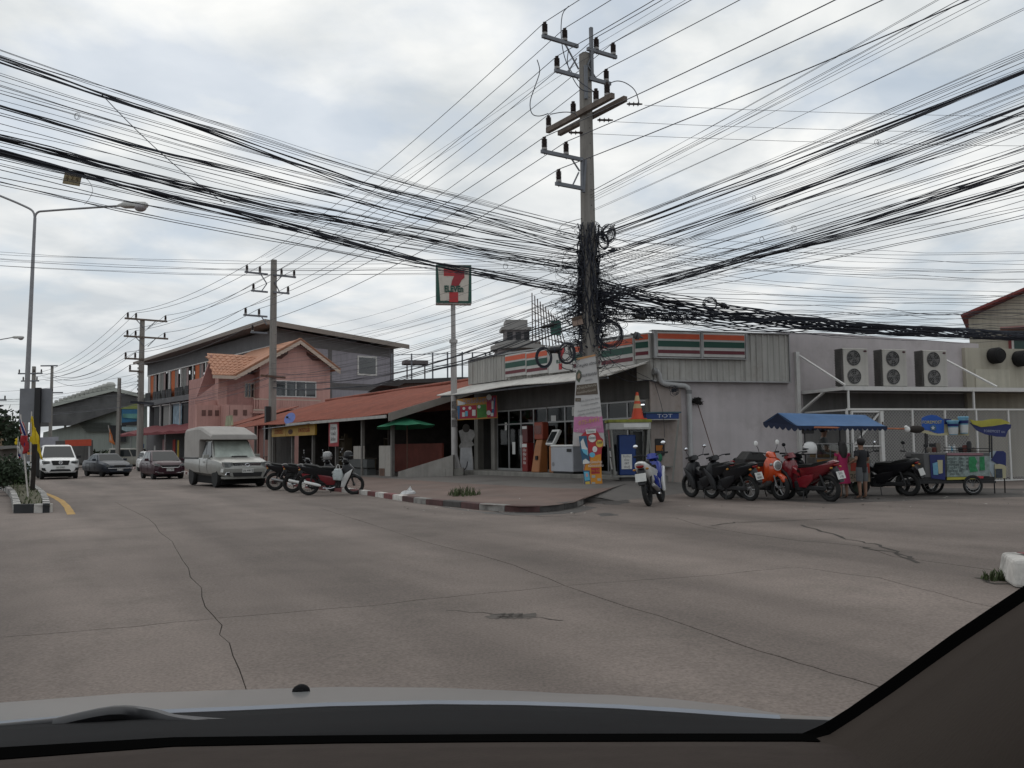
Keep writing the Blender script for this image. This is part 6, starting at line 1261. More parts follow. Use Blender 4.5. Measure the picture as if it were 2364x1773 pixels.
fb2 = G(69, 1132); fk2 = thing('yellow_flag', 'plain yellow flag drooping from a white pole on the island', 'flag', fb2); ft = P(73, 950, fb2.y) - fb2; b = MB(); b.tube([(0, 0, 0), ft], .022, 6); b.obj('pole', wpole, fk2)
flag_cloth(fk2, [(fye, 1)], pp([(73, 960), (71, 990), (70, 1019)], fb2.y), pp([(75, 962), (86, 1010), (99, 1058)], fb2.y), fb2.y, fb2, 3)
flag_cloth(fk2, [(fye, 1)], pp([(78, 985), (82, 1008), (92, 1058)], fb2.y-.04), pp([(83, 990), (90, 1012), (98, 1062)], fb2.y-.04), fb2.y, fb2, 5)
fb3 = G(50, 1120); fk3 = thing('bunting_flag', 'second striped flag hanging lower behind the first one', 'flag', fb3); b = MB(); b.tube([(0, 0, 0), P(45, 1020, fb3.y)-fb3], .02, 6); b.obj('pole', wpole, fk3)
flag_cloth(fk3, [(fwh, .3), (fbl, .12), (fred, .2), (fwh, .12), (fred, .26)], pp([(40, 1030), (45, 1032)], fb3.y), pp([(46, 1088), (58, 1088)], fb3.y), fb3.y, fb3, 4)
fb4 = P(40, 1060, 60); fb4.z = gz(fb4.x); fk4 = thing('yellow_flag', 'small yellow flag in the distance at the left, behind the striped one', 'flag', fb4); b = MB(); b.tube([(0, 0, 0), P(42, 1008, 60)-fb4], .03, 5); b.obj('pole', wpole, fk4); flag_cloth(fk4, [(fye, 1)], pp([(41, 1010), (41, 1026)], 60), pp([(35, 1014), (34, 1027)], 60), 60, fb4, 6)
fb5 = P(270, 1045, 84); fb5.z = gz(fb5.x); fk5 = thing('orange_flag', 'narrow orange flag leaning beside the short telephone pole', 'flag', fb5); b = MB(); b.tube([(0, 0, 0), P(250, 982, 84)-fb5], .03, 5); b.obj('pole', wpole, fk5); flag_cloth(fk5, [(mat('flag_orange', (0.5, 0.16, 0.05)), 1)], pp([(253, 988), (252, 1020)], 84), pp([(257, 1000), (266, 1028)], 84), 84, fb5, 7)
# ================================================================ signs on the corner pole
sgk = thing('tall_shop_banner', 'tall tapering white sign with Thai lettering strapped to the corner pole', 'sign', P(1358, 1030, 24.45))
S0 = P(1358, 1030, 24.45)
def sp(x, y, dy=0.0): q = P(x, y, 24.45); return (q.x-S0.x, q.y-S0.y+dy, q.z-S0.z)
bw = mat('banner_offwhite', (0.50, 0.49, 0.48), rough=.6, var=.1, scale=2, dirt=((.3, .28, .27), .4, 3)); bo = mat('banner_orange_edge', (0.5, 0.28, 0.14)); bbn = mat('banner_brown', (0.12, 0.095, 0.075)); bpk = mat('banner_pink', (0.48, 0.18, 0.33), rough=.6, var=.15, scale=2)
def face(par, pts, m, nm, dy=0.0, th=.01):
    b = MB(); b.slab([sp(x, y, dy) for (x, y) in pts], th); return b.obj(nm, m, par)
face(sgk, [(1331, 827), (1374, 818), (1397, 1030), (1322, 1030)], bw, 'board', 0, .03)
face(sgk, [(1331, 827), (1374, 818), (1374.6, 822), (1330.6, 832)], bo, 'top_edge', -.02)
face(sgk, [(1331, 889), (1378, 884), (1380, 910), (1329, 913)], bbn, 'brown_box', -.02); face(sgk, [(1328, 919), (1341, 919), (1341, 927), (1328, 927)], bbn, 'brown_label', -.02)
face(sgk, [(1325, 962)] + [(1325+i*6.6, 961+(i % 2)*1.5) for i in range(1, 10)] + [(1390, 961), (1394, 999), (1380, 998), (1350, 1000), (1324, 997)], bpk, 'pink_panel', -.02)
face(sgk, [(1336, 853), (1342, 859), (1343, 870), (1337, 884), (1330, 876), (1330, 862)], mat('emblem_green', (0.10, 0.12, 0.09), var=.4, scale=12), 'emblem', -.02); face(sgk, [(1336, 860), (1340, 864), (1339, 872), (1334, 876), (1332, 868)], mat('emblem_skin', (0.3, 0.22, 0.16)), 'emblem_figure', -.035)
tw_ = mat('print_pale', (0.45, 0.42, 0.35)); tk = mat('print_dark', (0.07, 0.07, 0.08)); tgy = mat('print_soft', (0.22, 0.22, 0.23)); tpk = mat('print_pink', (0.60, 0.42, 0.50)); tye = mat('print_gold', (0.52, 0.33, 0.14))
ux = Vector(sp(1374, 850)) - Vector(sp(1331, 858)); ux.y = 0; uz = (0.02, 0, 1)
def T_(s, x, y, size, m, sx=1.0, u=ux, dy=-.04): return text(s, size, m, sgk, sp(x, y, dy), u, uz, sx=sx, th=.002)
T_('ทอด หมูสด เปิดจอง', 1353, 842, .115, tk, .92); T_('ร้านลาบคุณ', 1358, 865, .135, tk, .8); T_('ขายทุกวัน', 1359, 877, .055, tgy)
T_('หน้าเซเว่นวัดกลาง', 1354, 893, .10, tw_, .8); T_('ติดต่อได้ทุกวันเลยค่ะ', 1354, 904, .08, tw_, .85); T_('เมนู', 1334.5, 923, .06, tw_)
for (s_, y, sz) in (('ส้มตำ ไก่ย่าง ลาบ น้ำตก', 923, .06), ('ข้าวเหนียว คอหมูย่าง', 933, .06), ('ต้มแซ่บ 0-7 วัน ข้าวสวย ไข่เจียว', 945, .055), ('เครื่องดื่ม น้ำแข็ง เริ่ม 20 บาท', 954, .06)): T_(s_, 1361, y, sz, tgy)
T_('075-8491', 1360, 973, .17, tye, .95); T_('20 บาท ทุกจาน', 1359, 990, .14, tpk, .85)
ok_ = thing('phone_offer_sign', 'red and orange curved advertising board with smartphone pictures below the tall sign', 'sign', P(1372, 1130, 24.2)); S1 = P(1372, 1130, 24.2)
def so(x, y, dy=0.0): q = P(x, y, 24.2); return (q.x-S1.x, q.y-S1.y+dy, q.z-S1.z)
def fo(pts, m, nm, dy, th=.008): b = MB(); b.slab([so(x, y, dy) for (x, y) in pts], th); return b.obj(nm, m, ok_)
ro_ = mat('ad_red', (0.38, 0.03, 0.04), rough=.5); oo_ = mat('ad_orange', (0.55, 0.23, 0.025), rough=.5, var=.1); bl_ = mat('ad_blue', (0.03, 0.10, 0.18), rough=.5); sk_ = mat('ad_sky', (0.12, 0.40, 0.55), rough=.5); wh_ = mat('ad_white', (0.62, 0.62, 0.60), rough=.5); ye_ = mat('ad_yellow', (0.60, 0.42, 0.08), rough=.5)
outl = [(1347, 1000), (1352, 996), (1357, 992), (1373, 990), (1382, 1000), (1386, 1009), (1392, 1014), (1393, 1028), (1389, 1036), (1388, 1060), (1389, 1100), (1392, 1128), (1390, 1132), (1355, 1134), (1350, 1130), (1347, 1090), (1351, 1072), (1343, 1055), (1338, 1010)]
fo(outl, ro_, 'board', 0, .02)
fo([(1363, 1055), (1372, 1052), (1387, 1048), (1389, 1100), (1392, 1128), (1390, 1132), (1355, 1134), (1350, 1130), (1348, 1090), (1352, 1072), (1362, 1070)], oo_, 'orange_field', -.015)
fo([(1336, 1007), (1354, 1006), (1358, 1040), (1362, 1068), (1360, 1070), (1345, 1071), (1340, 1040)], bl_, 'phone_picture', -.02); fo([(1340, 1020), (1346, 1012), (1352, 1030), (1356, 1035), (1357, 1052), (1352, 1040), (1343, 1038)], wh_, 'picture_print', -.03); fo([(1342, 1036), (1355, 1038), (1356, 1052), (1347, 1046)], sk_, 'picture_print', -.036); fo([(1346, 1062), (1352, 1059), (1361, 1066), (1360, 1070), (1345, 1071)], wh_, 'picture_print', -.03)
fo([(1346, 1086), (1361, 1086), (1364, 1122), (1350, 1124)], bl_, 'phone_picture', -.02); fo([(1348, 1089), (1359, 1089), (1362, 1108), (1350, 1110)], sk_, 'picture_print', -.03); fo([(1351, 1112), (1361, 1111), (1362, 1120), (1352, 1121)], ye_, 'picture_print', -.03); fo([(1352, 1093), (1356, 1093), (1357, 1100), (1353, 1101)], mat('ad_pink', (.6, .3, .3)), 'picture_print', -.036)
def disc(x, y, rr, m, dy, sx=1): fo([(x+rr*sx*cos(a*pi/8), y+rr*sin(a*pi/8)) for a in range(16)], m, 'roundel', dy)
fo([(1352, 992), (1375, 990), (1376, 999), (1354, 1002)], wh_, 'label', -.02); disc(1367, 1012, 9, wh_, -.02); disc(1384, 1024, 8.5, ye_, -.02); disc(1373, 1037, 7, wh_, -.02, .8); disc(1367, 1050, 6, sk_, -.02, 1.1)
def To(s, x, y, size, m, sx=1.0): return text(s, size, m, ok_, so(x, y, -.045), (1, 0, 0.03), (0, 0, 1), sx=sx, th=.002)
To('โปรแรง', 1364, 996, .07, tk); To('เน็ตฟรี', 1367, 1011, .08, tk); To('549', 1384, 1022, .10, tk); To('สมัครง่าย', 1374, 1067, .10, wh_); To('เน็ตแรงขึ้น', 1375, 1075, .10, wh_)
fo([(1364, 1080), (1384, 1080), (1385, 1093), (1365, 1094)], ro_, 'red_label', -.022); To('โทร 5G', 1374, 1087, .09, oo_); 
for (x, y) in ((1370, 1100), (1383, 1107), (1370, 1116), (1378, 1122)): fo([(x-4, y-3), (x+4, y-3), (x+4, y+3), (x-4, y+3)], mat('ad_grey', (.35, .36, .33)), 'small_label', -.022)
b = MB(); q = MF; 
# ================================================================ tall striped shop sign on its white pole
SB = P(1050, 1098, 33); SB.z = 0.2; ssk = thing('shop_pole_sign', 'square green, white and red number seven sign on a tall white pole', 'sign', SB, 0)
sgp = mat('sign_pole_white', (0.42, 0.40, 0.39), rough=.6, var=.12, scale=3, streak=.2)
t_ = P(1046, 708, 33) - SB; b = MB(); b.tube([(0, 0, .35), (t_.x*.8, 0, t_.z*.8)], [.125, .115], 14); b.tube([(t_.x*.8, 0, t_.z*.8), (t_.x, 0, t_.z+.1)], [.09, .09], 14); b.lathe([(.16, 0), (.16, .12)], (t_.x*.8, 0, t_.z*.8-.1), 14); b.obj('pole', sgp, ssk, smooth=40)
b = MB(); b.box(-.36, -.3, -.1, .36, .3, .34); b.obj('footing', conc, ssk, bevel=.03)
for i in range(4): a = pi/4+i*pi/2; b = MB(); b.slab([(cos(a)*.1, sin(a)*.1, .34), (cos(a)*.34, sin(a)*.34, .34), (cos(a)*.1, sin(a)*.1, .95)], .02); b.obj('gusset', sgp, ssk)
b = MB(); 
for z in (1.9, 2.25, 2.6): b.box(-.10, -.135, z, .11, -.12, z+.28)
pz_ = b.obj('poster_scraps', mat('poster_scrap', (0.16, 0.15, 0.15), var=.6, scale=14), ssk); pz_['kind'] = 'stuff'
# cabinet: turned a little so its left side shows
cab = 1.46; hgt = 1.52; zc0 = P(1046, 703, 33).z - SB.z; a0 = P(1002, 690, 33); 
srz = radians(7)
def scab(x0, y0, z0, x1, y1, z1, m, nm, par=ssk, bev=0):
    b = MB(); b.box(x0, y0, z0, x1, y1, z1); Rm = Matrix.Rotation(srz, 4, 'Z'); c = Vector((t_.x+.02, 0, zc0)); b.v = [tuple((Rm @ Vector(v)) + c) for v in b.v]; return b.obj(nm, m, par, bevel=bev)
scab(-.68, -.18, 0, .68, .26, hgt, s_white, 'cabinet', bev=.01)
def sface(poly, m, nm, y0=-.205, y1=-.183):
    b = MB(); b.prism([(-.68+p[0]*1.36, hgt*p[1]) for p in poly], y0, y1, 'y'); Rm = Matrix.Rotation(srz, 4, 'Z'); c = Vector((t_.x+.02, 0, zc0)); b.v = [tuple((Rm @ Vector(v)) + c) for v in b.v]; return b.obj(nm, m, ssk)
sface([(0.0, .02), (1, .02), (1, .98), (0, .98)], s_green, 'green_field'); sface([(.055, .93), (.935, .93), (.90, .07), (.12, .07)], mat('sign_cream', (0.56, 0.51, 0.45), rough=.5, var=.08), 'cream_field', -.215, -.206)
sface([(.22, .88), (.78, .90-.04), (.50, .70), (.22, .70)], s_red, 'logo_stroke', -.225, -.216)
sface([(.66, .87), (.80, .87), (.80, .66), (.72, .60), (.66, .50), (.64, .44), (.42, .44), (.45, .58), (.52, .72), (.60, .82)], mat('sign_crimson', (0.30, 0.025, 0.035), rough=.45), 'logo_stroke', -.235, -.226)
sface([(.37, .29), (.62, .29), (.62, .035), (.37, .035)], s_red, 'logo_stroke', -.225, -.216)
Rm = Matrix.Rotation(srz, 3, 'Z'); c = Rm @ Vector((0.0, -.24, 0)); text('ELEVEn', .33, s_green, ssk, (t_.x+.02 + c.x, c.y, zc0+hgt*.365), Rm @ Vector((1, 0, 0)), (0, 0, 1), bold=.012, th=.006, sx=.72)
# banner tied under the canopy
bk_ = thing('promotion_banner', 'colourful promotional vinyl banner hanging under the white canopy edge', 'banner', P(1100, 968, 32.4)); S2 = P(1100, 968, 32.4)
def sb_(x, y, dy=0.0): q = P(x, y, 32.4); return (q.x-S2.x, q.y-S2.y+dy, q.z-S2.z)
def fbn(pts, m, nm, dy, th=.006): b = MB(); b.slab([sb_(x, y, dy) for (x, y) in pts], th); return b.obj(nm, m, bk_)
fbn([(1054, 922), (1147, 913), (1149, 965), (1100, 968), (1056, 970)], mat('bn_orange', (0.48, 0.24, 0.06), rough=.6, var=.15, scale=4), 'cloth', 0)
bred = mat('bn_red', (0.36, 0.03, 0.06), rough=.6, var=.2, scale=5); bgr = mat('bn_green', (0.07, 0.22, 0.05), rough=.6, var=.3, scale=5); bbl = mat('bn_blue', (0.05, 0.14, 0.28), rough=.6)
fbn([(1056, 938), (1100, 935), (1101, 965), (1058, 967)], bred, 'print_block', -.01); fbn([(1101, 935), (1122, 933), (1124, 963), (1102, 965)], bgr, 'print_block', -.012); fbn([(1123, 914), (1146, 913), (1147, 963), (1125, 964)], bred, 'print_block', -.014); fbn([(1055, 937), (1062, 937), (1061, 968), (1057, 968)], bbl, 'print_block', -.02); fbn([(1142, 918), (1144, 918), (1140, 960), (1133, 960)], bbl, 'print_block', -.022)
for (x, y, rr) in ((1071, 943, 3.2), (1085, 942, 3.4), (1106, 939, 3.6), (1129, 917, 6), (1128, 953, 5)): fbn([(x+rr*cos(a*pi/6), y+rr*1.1*sin(a*pi/6)) for a in range(12)], wh_, 'roundel', -.03)
for (x, y, w, h, m) in ((1070, 957, 3, 5, wh_), (1077, 955, 3, 6, sk_), (1085, 956, 3, 5, ro_), (1094, 953, 4, 7, wh_), (1113, 952, 8, 5, bgr), (1137, 935, 2.2, 9, wh_), (1136, 957, 3, 4, wh_)): fbn([(x-w, y-h), (x+w, y-h), (x+w, y+h), (x-w, y+h)], m, 'product_print', -.026)
text('โปรโมชั่นสุดคุ้ม', .22, mat('bn_ink', (.25, .28, .42)), bk_, sb_(1105, 925, -.03), (1, 0, .1), (0, 0, 1), th=.002, sx=.9); fbn([(1056, 924), (1075, 930), (1073, 934), (1057, 936)], wh_, 'swash', -.02)
# ================================================================ cars and pickups
lamp_g = mat('headlamp_glass', (0.20, 0.21, 0.21), rough=0.12, spec=.6, coat=.3, var=.5, scale=9); lamp_r = mat('tail_red', (0.25, 0.01, 0.01), rough=.25); plate_m = mat('number_plate', (0.55, 0.55, 0.53), rough=.5); plate_k = mat('plate_text', (0.03, 0.03, 0.03)); grille_m = mat('grille_black', (0.015, 0.015, 0.016), rough=.45)
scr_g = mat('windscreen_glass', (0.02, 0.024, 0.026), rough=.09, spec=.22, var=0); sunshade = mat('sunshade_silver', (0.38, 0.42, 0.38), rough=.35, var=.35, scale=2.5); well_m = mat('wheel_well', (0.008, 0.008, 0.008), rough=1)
def ring_(x, w, zb, zs, zt, tw=.80):
    h = [(0, zb), (w*.80, zb), (w*.96, zb+.10), (w, (zb+zs)/2+.03), (w*.975, zs), (w*tw, zt), (w*tw*.5, zt+.015), (0, zt+.02)]
    return [(x, y, z) for (y, z) in h] + [(x, -y, z) for (y, z) in reversed(h[1:-1])]
def wheel(par, x, y, r, wd, rim_m, tyre_m=rubber, out=1, spokes=6):
    b = MB(); b.lathe([(r*.62, -wd/2), (r*.94, -wd/2), (r, -wd*.32), (r, wd*.32), (r*.94, wd/2), (r*.62, wd/2), (r*.6, 0)], (0, 0, 0), 22, 'y'); w = b.obj('wheel', tyre_m, par, smooth=35); w.location = (x, y, r)
    b = MB(); b.lathe([(r*.63, -wd*.3), (r*.66, wd*.44*out), (r*.58, wd*.40*out), (r*.55, 0)], (0, 0, 0), 22, 'y')
    for i in range(spokes): a = 2*pi*i/spokes; b.slab([(cos(a-.18)*r*.12, wd*.36*out, sin(a-.18)*r*.12), (cos(a-.12)*r*.6, wd*.36*out, sin(a-.12)*r*.6), (cos(a+.12)*r*.6, wd*.36*out, sin(a+.12)*r*.6), (cos(a+.18)*r*.12, wd*.36*out, sin(a+.18)*r*.12)], .02)
    b.lathe([(0, wd*.42*out), (r*.13, wd*.40*out), (r*.14, 0)], (0, 0, 0), 10, 'y'); b.obj('rim', rim_m, w); return w
def add_bool(o, cuts):
    for (x, r, w) in cuts:
        b = MB(); b.cyl((x, -w, r*.97), (x, w, r*.97), r*1.17, n=26); c = b.obj('cut', well_m); c.location = (0, 0, 0)
        m = o.modifiers.new('b', 'BOOLEAN'); m.object = c; m.operation = 'DIFFERENCE'; m.solver = 'EXACT'
        me = bpy.data.meshes.new_from_object(o.evaluated_get(bpy.context.evaluated_depsgraph_get())); o.modifiers.clear(); old = o.data; o.data = me; bpy.data.objects.remove(c)
seam_m = mat('seam_black', (0.01, 0.01, 0.01), rough=.9, spec=0)
def car(name, label, cat_, loc, rz_, paint, st, wb, tr, wr, green, kind='car', trim=None, group=None, rim=None, wscreen=None, seed=0):
    """st: stations (x, halfwidth, z_bottom, z_shoulder, z_top, topwidth); green: (x rear base, x rear roof, x front roof, x front base, base half width, roof half width, z base, z roof)"""
    k = thing(name, label, cat_, loc, rz_); b = MB(); b.loft([ring_(*s_) for s_ in st]); body = b.obj('body', [paint], k)
    add_bool(body, [(wb[0], wr, 1.3), (wb[1], wr, 1.3)]); body.data.polygons.foreach_set('use_smooth', [True]*len(body.data.polygons)); body.data.set_sharp_from_angle(angle=radians(32)); body.name = 'body'; body.data.materials.clear(); body.data.materials.append(paint)
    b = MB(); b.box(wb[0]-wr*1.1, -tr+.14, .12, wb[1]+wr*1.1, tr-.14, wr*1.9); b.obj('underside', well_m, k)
    rim = rim or alu
    for x in wb:
        for s_ in (1, -1): wheel(k, x, s_*(tr-.09), wr, .19, rim, out=s_)
    xr0, xr1, xf1, xf0, wb_, wr_, zb, zr = green
    b = MB(); rb = lambda x, w, z: [(x, w, z), (x, -w, z)]
    V = [(xr0, wb_, zb), (xf0, wb_, zb), (xf0, -wb_, zb), (xr0, -wb_, zb), (xr1, wr_, zr-.04), (xf1, wr_, zr-.04), (xf1, -wr_, zr-.04), (xr1, -wr_, zr-.04), (xr1+.12, wr_*.8, zr), (xf1-.1, wr_*.8, zr), (xf1-.1, -wr_*.8, zr), (xr1+.12, -wr_*.8, zr)]
    b.add(V, [(0, 1, 5, 4), (1, 2, 6, 5), (2, 3, 7, 6), (3, 0, 4, 7), (4, 5, 9, 8), (5, 6, 10, 9), (6, 7, 11, 10), (7, 4, 8, 11), (8, 9, 10, 11), (3, 2, 1, 0)]); b.obj('cabin', paint, k, smooth=35, bevel=.03, seg=2)
    def lp_(a, c, t): return Vector(a).lerp(Vector(c), t)
    V = [Vector(v) for v in V]
    def pane(q, nm, m, u0=.06, u1=.94, v0=.08, v1=.92, off=.012):
        a, c, d, e = q; n = (c-a).cross(e-a).normalized(); mid = sum(q, Vector())/4
        if n.dot(mid - Vector((mid.x*.6, 0, zb+.2))) < 0: n = -n
        P_ = [a.lerp(c, u).lerp(e.lerp(d, u), v) + n*off for (u, v) in ((u0, v0), (u1, v0), (u1, v1), (u0, v1))]
        b = MB(); b.slab(P_, .012); return b.obj(nm, m, k)
    pane((V[2], V[1], V[5], V[6]), 'windscreen', wscreen or scr_g, .05, .95, .06, .93)
    pane((V[3], V[0], V[4], V[7]), 'rear_window', scr_g)
    for (q, s_) in (((V[0], V[1], V[5], V[4]), 1), ((V[3], V[2], V[6], V[7]), -1)):
        nd = 3 if kind == 'car' else 2; cuts = [(.05, .22), (.25, .58), (.61, .90)] if kind == 'car' else [(.06, .38), (.42, .92)]
        for (u0, u1) in cuts: pane(q, 'side_window', scr_g, u0, u1, .10, .88)
    mid_ = st[len(st)//2]
    for s_ in (1, -1):
        for xx in ((xf0-.45, xf0-1.42) if kind == 'truck' else (xf0-.5, xf0-1.35, xf0-2.0)):
            w_, z0_, z1_ = mid_[1], mid_[2], mid_[3]; b = MB(); b.tube([(xx, s_*(w_*.96+.002), z0_+.12), (xx, s_*(w_+.002), (z0_+z1_)/2+.03), (xx-.02, s_*(w_*.975+.002), z1_)], .006, 4); b.obj('door_seam', seam_m, k)
    for s_ in (1, -1):
        b = MB(); b.cbox((xf0-.42, s_*(wb_+.14), zb+.10), (.12, .20, .14)); b.cyl((xf0-.38, s_*(wb_-.02), zb+.04), (xf0-.42, s_*(wb_+.1), zb+.07), .02, n=5); b.obj('wing_mirror', trim or paint, k, bevel=.025, seg=2)
        for xx in ((xf0-.75, xf0-1.75) if kind != 'truck' else (xf0-.85,)): b = MB(); b.cbox((xx, s_*(st[len(st)//2][1]+.005), zb-.10), (.16, .025, .03)); b.obj('door_handle', trim or paint, k)
    return k
def front(k, xf, w, items):
    """items on the nose: (name, mat, [(y,z)...], x offset, thickness); mirrored when sym"""
    for (nm, m, poly, xo, th, sym) in items:
        for s_ in ((1, -1) if sym else (1,)):
            b = MB(); b.prism([(p[0]*s_, p[1]) for p in poly], xf+xo-th, xf+xo, 'x'); b.obj(nm, m, k, bevel=.006)
def num_plate(k, x, z, lines, w=.36, h=.15, face_=1, size=.11, m=plate_m):
    b = MB(); b.box(x-.008, -w/2, z-h/2, x+.008, w/2, z+h/2); p = b.obj('number_plate', m, k)
    for i, s_ in enumerate(lines): text(s_, size, plate_k, p, (x + .011*face_, 0, z + h*(.0 if len(lines) == 1 else (.23 if i == 0 else -.23))), (0, face_, 0), (0, 0, 1), th=.001)
    return p
silver = mat('silver_paint', (0.30, 0.30, 0.28), rough=.35, metal=.45, var=.08, scale=2, coat=.3, dirt=((.2, .18, .15), .35, 1.5))
white_p = mat('white_paint', (0.66, 0.66, 0.65), rough=.3, var=.05, coat=.5); darkblue_p = mat('slate_paint', (0.03, 0.036, 0.048), rough=.4, metal=.1, var=.1, coat=.12, spec=.3); maroon_p = mat('maroon_paint', (0.035, 0.009, 0.016), rough=.38, metal=.1, var=.1, coat=.15, spec=.3)
tarp = mat('canopy_tarp', (0.34, 0.32, 0.30), rough=.75, var=.12, scale=2, streak=.1, bump=.25, bscale=6)
beige_p = mat('beige_paint', (0.30, 0.29, 0.25), rough=.4, var=.08, coat=.3)
def gp_at(x, y): p = G(x, y); return p
ANG = -0.958
# silver extended-cab pickup with a tall fabric canopy
pick = [(-2.60, .80, .62, .98, 1.02, .97), (-2.52, .88, .52, .98, 1.06, .97), (-1.2, .90, .42, .98, 1.07, .97), (-.3, .90, .40, .98, 1.04, .95), (.55, .90, .38, 1.0, 1.05, .90), (.80, .90, .38, 1.0, 1.08, .86), (1.6, .89, .38, .95, 1.06, .80), (2.1, .86, .36, .88, .99, .78), (2.36, .78, .32, .78, .88, .80), (2.46, .62, .36, .66, .72, .85)]
sil = car('silver_pickup', 'silver extended-cab pickup with a tall grey fabric canopy over its bed', 'pickup', (-11.5, 34.9, -.11), ANG, silver, pick, (-1.55, 1.50), .86, .375, (-.45, -.32, .45, 1.08, .80, .66, 1.0, 1.74), 'truck', wscreen=sunshade)
front(sil, 2.36, .8, [('headlight', lamp_g, [(.50, .70), (.80, .74), (.84, .91), (.52, .90)], .075, .22, True), ('grille', grille_m, [(-.46, .68), (.46, .68), (.50, .88), (-.50, .88)], .07, .10, False),
    ('lower_intake', grille_m, [(-.48, .40), (.48, .40), (.52, .54), (-.52, .54)], .13, .08, False), ('fog_light', chrome, [(.62, .42), (.76, .46), (.74, .56), (.62, .56)], .125, .2, True), ('bumper', silver, [(-.86, .55), (.86, .55), (.84, .68), (-.84, .68)], .12, .3, False), ('bumper_lip', silver, [(-.82, .32), (.82, .32), (.84, .39), (-.84, .39)], .10, .3, False)])
for i in range(3): b = MB(); b.box(2.425, -.47, .715+i*.055, 2.44, .47, .735+i*.055); b.obj('grille_bar', chrome, sil)
b = MB(); b.torus((2.45, 0, .80), .055, .010, 'x', 16, 5, 1.3); b.obj('badge', chrome, sil)
num_plate(sil, 2.50, .60, ['บร 4412'], .40, .14); b = MB(); b.loft([[(1.25, -.28, 1.06), (1.25, .28, 1.06)], [(1.62, -.26, 1.12), (1.62, .26, 1.12)], [(1.72, -.24, 1.07), (1.72, .24, 1.07)]], closed=False); b.box(1.6, -.22, 1.07, 1.68, .22, 1.115); b.obj('bonnet_scoop', grille_m, sil)
cp = MB(); prof = [(-2.62, 1.02), (-2.62, 1.95), (-2.5, 2.17), (-1.0, 2.24), (-.35, 2.20), (.95, 1.90), (.98, 1.70), (-.35, 1.72), (-.55, 1.70), (-.58, 1.02)]
rings_ = []
for (y, s_) in ((-.86, .90), (-.80, .985), (-.4, 1.0), (.4, 1.0), (.80, .985), (.86, .90)): rings_.append([(x, y, (z-1.0)*s_+1.0 if z > 1.8 else z) for (x, z) in prof])
cp.loft(rings_); cp.obj('canopy', tarp, sil, bevel=.03, seg=2)
b = MB(); b.box(-2.64, -.885, 1.0, -.56, -.865, 1.06); b.box(-2.64, .865, 1.0, -.56, .885, 1.06); b.obj('canopy_rail', black_m, sil)
# white pickup coming towards the camera
navp = [(-2.60, .82, .62, 1.02, 1.06, .97), (-2.5, .90, .52, 1.02, 1.10, .97), (-1.0, .92, .44, 1.02, 1.10, .97), (-.2, .92, .42, 1.02, 1.10, .95), (.85, .92, .40, 1.05, 1.12, .88), (1.6, .92, .40, 1.00, 1.11, .82), (2.15, .90, .38, .92, 1.05, .80), (2.42, .82, .34, .80, .95, .82), (2.54, .66, .38, .66, .78, .85)]
nav = car('white_pickup', 'clean white pickup driving towards the camera at the left', 'pickup', (-26.9, 51.3, -.27), -1.02, white_p, navp, (-1.6, 1.55), .87, .39, (-1.35, -1.10, .02, 1.15, .86, .68, 1.06, 1.80), 'car', black_m)
sil.scale = (1.07, 1.07, 1.07); nav.scale = (1.09, 1.09, 1.09)
front(nav, 2.42, .8, [('headlight', lamp_g, [(.46, .80), (.82, .82), (.86, .98), (.52, .96)], .09, .22, True), ('lamp_dark', grille_m, [(.50, .81), (.74, .83), (.76, .90), (.54, .89)], .095, .02, True), ('grille', grille_m, [(-.36, .74), (.36, .74), (.42, .98), (-.42, .98)], .13, .10, False), ('lower_intake', grille_m, [(-.5, .42), (.5, .42), (.42, .53), (-.42, .53)], .15, .08, False), ('fog_recess', grille_m, [(.58, .44), (.84, .48), (.86, .62), (.66, .60)], .10, .2, True), ('skirt', mat('skirt_grey', (.2, .2, .2)), [(-.7, .34), (.7, .34), (.7, .39), (-.7, .39)], .10, .2, False)])
b = MB(); b.torus((2.56, 0, .87), .075, .014, 'x', 18, 5); b.box(2.55, -.1, .86, 2.57, .1, .885); b.obj('badge', chrome, nav); num_plate(nav, 2.59, .62, ['กท 2087'], .40, .14)
# dark old sedan
sedp = [(-2.2, .66, .42, .70, .86, .8), (-2.05, .80, .30, .80, .98, .86), (-1.4, .86, .24, .86, 1.0, .86), (-.2, .87, .22, .86, .96, .88), (.75, .87, .22, .84, .96, .86), (1.5, .85, .22, .76, .88, .82), (2.0, .80, .22, .66, .78, .80), (2.2, .66, .30, .55, .66, .82)]
sed = car('dark_sedan', 'dark slate-grey old saloon with closed windows behind the white pickup', 'car', (-25.2, 54.0, -.25), -.80, darkblue_p, sedp, (-1.32, 1.30), .80, .31, (-1.45, -.75, .15, .85, .78, .60, .92, 1.40), 'car')
front(sed, 2.0, .8, [('headlight', mat('lamp_dim', (.12, .13, .13), rough=.2), [(.42, .57), (.76, .59), (.76, .72), (.42, .70)], .17, .2, True), ('grille', grille_m, [(-.34, .56), (.34, .56), (.34, .70), (-.34, .70)], .215, .1, False), ('bumper_strip', chrome, [(-.7, .50), (.7, .50), (.7, .52), (-.7, .52)], .24, .12, False)]); num_plate(sed, 2.22, .42, ['ขข 318'], .34, .11)
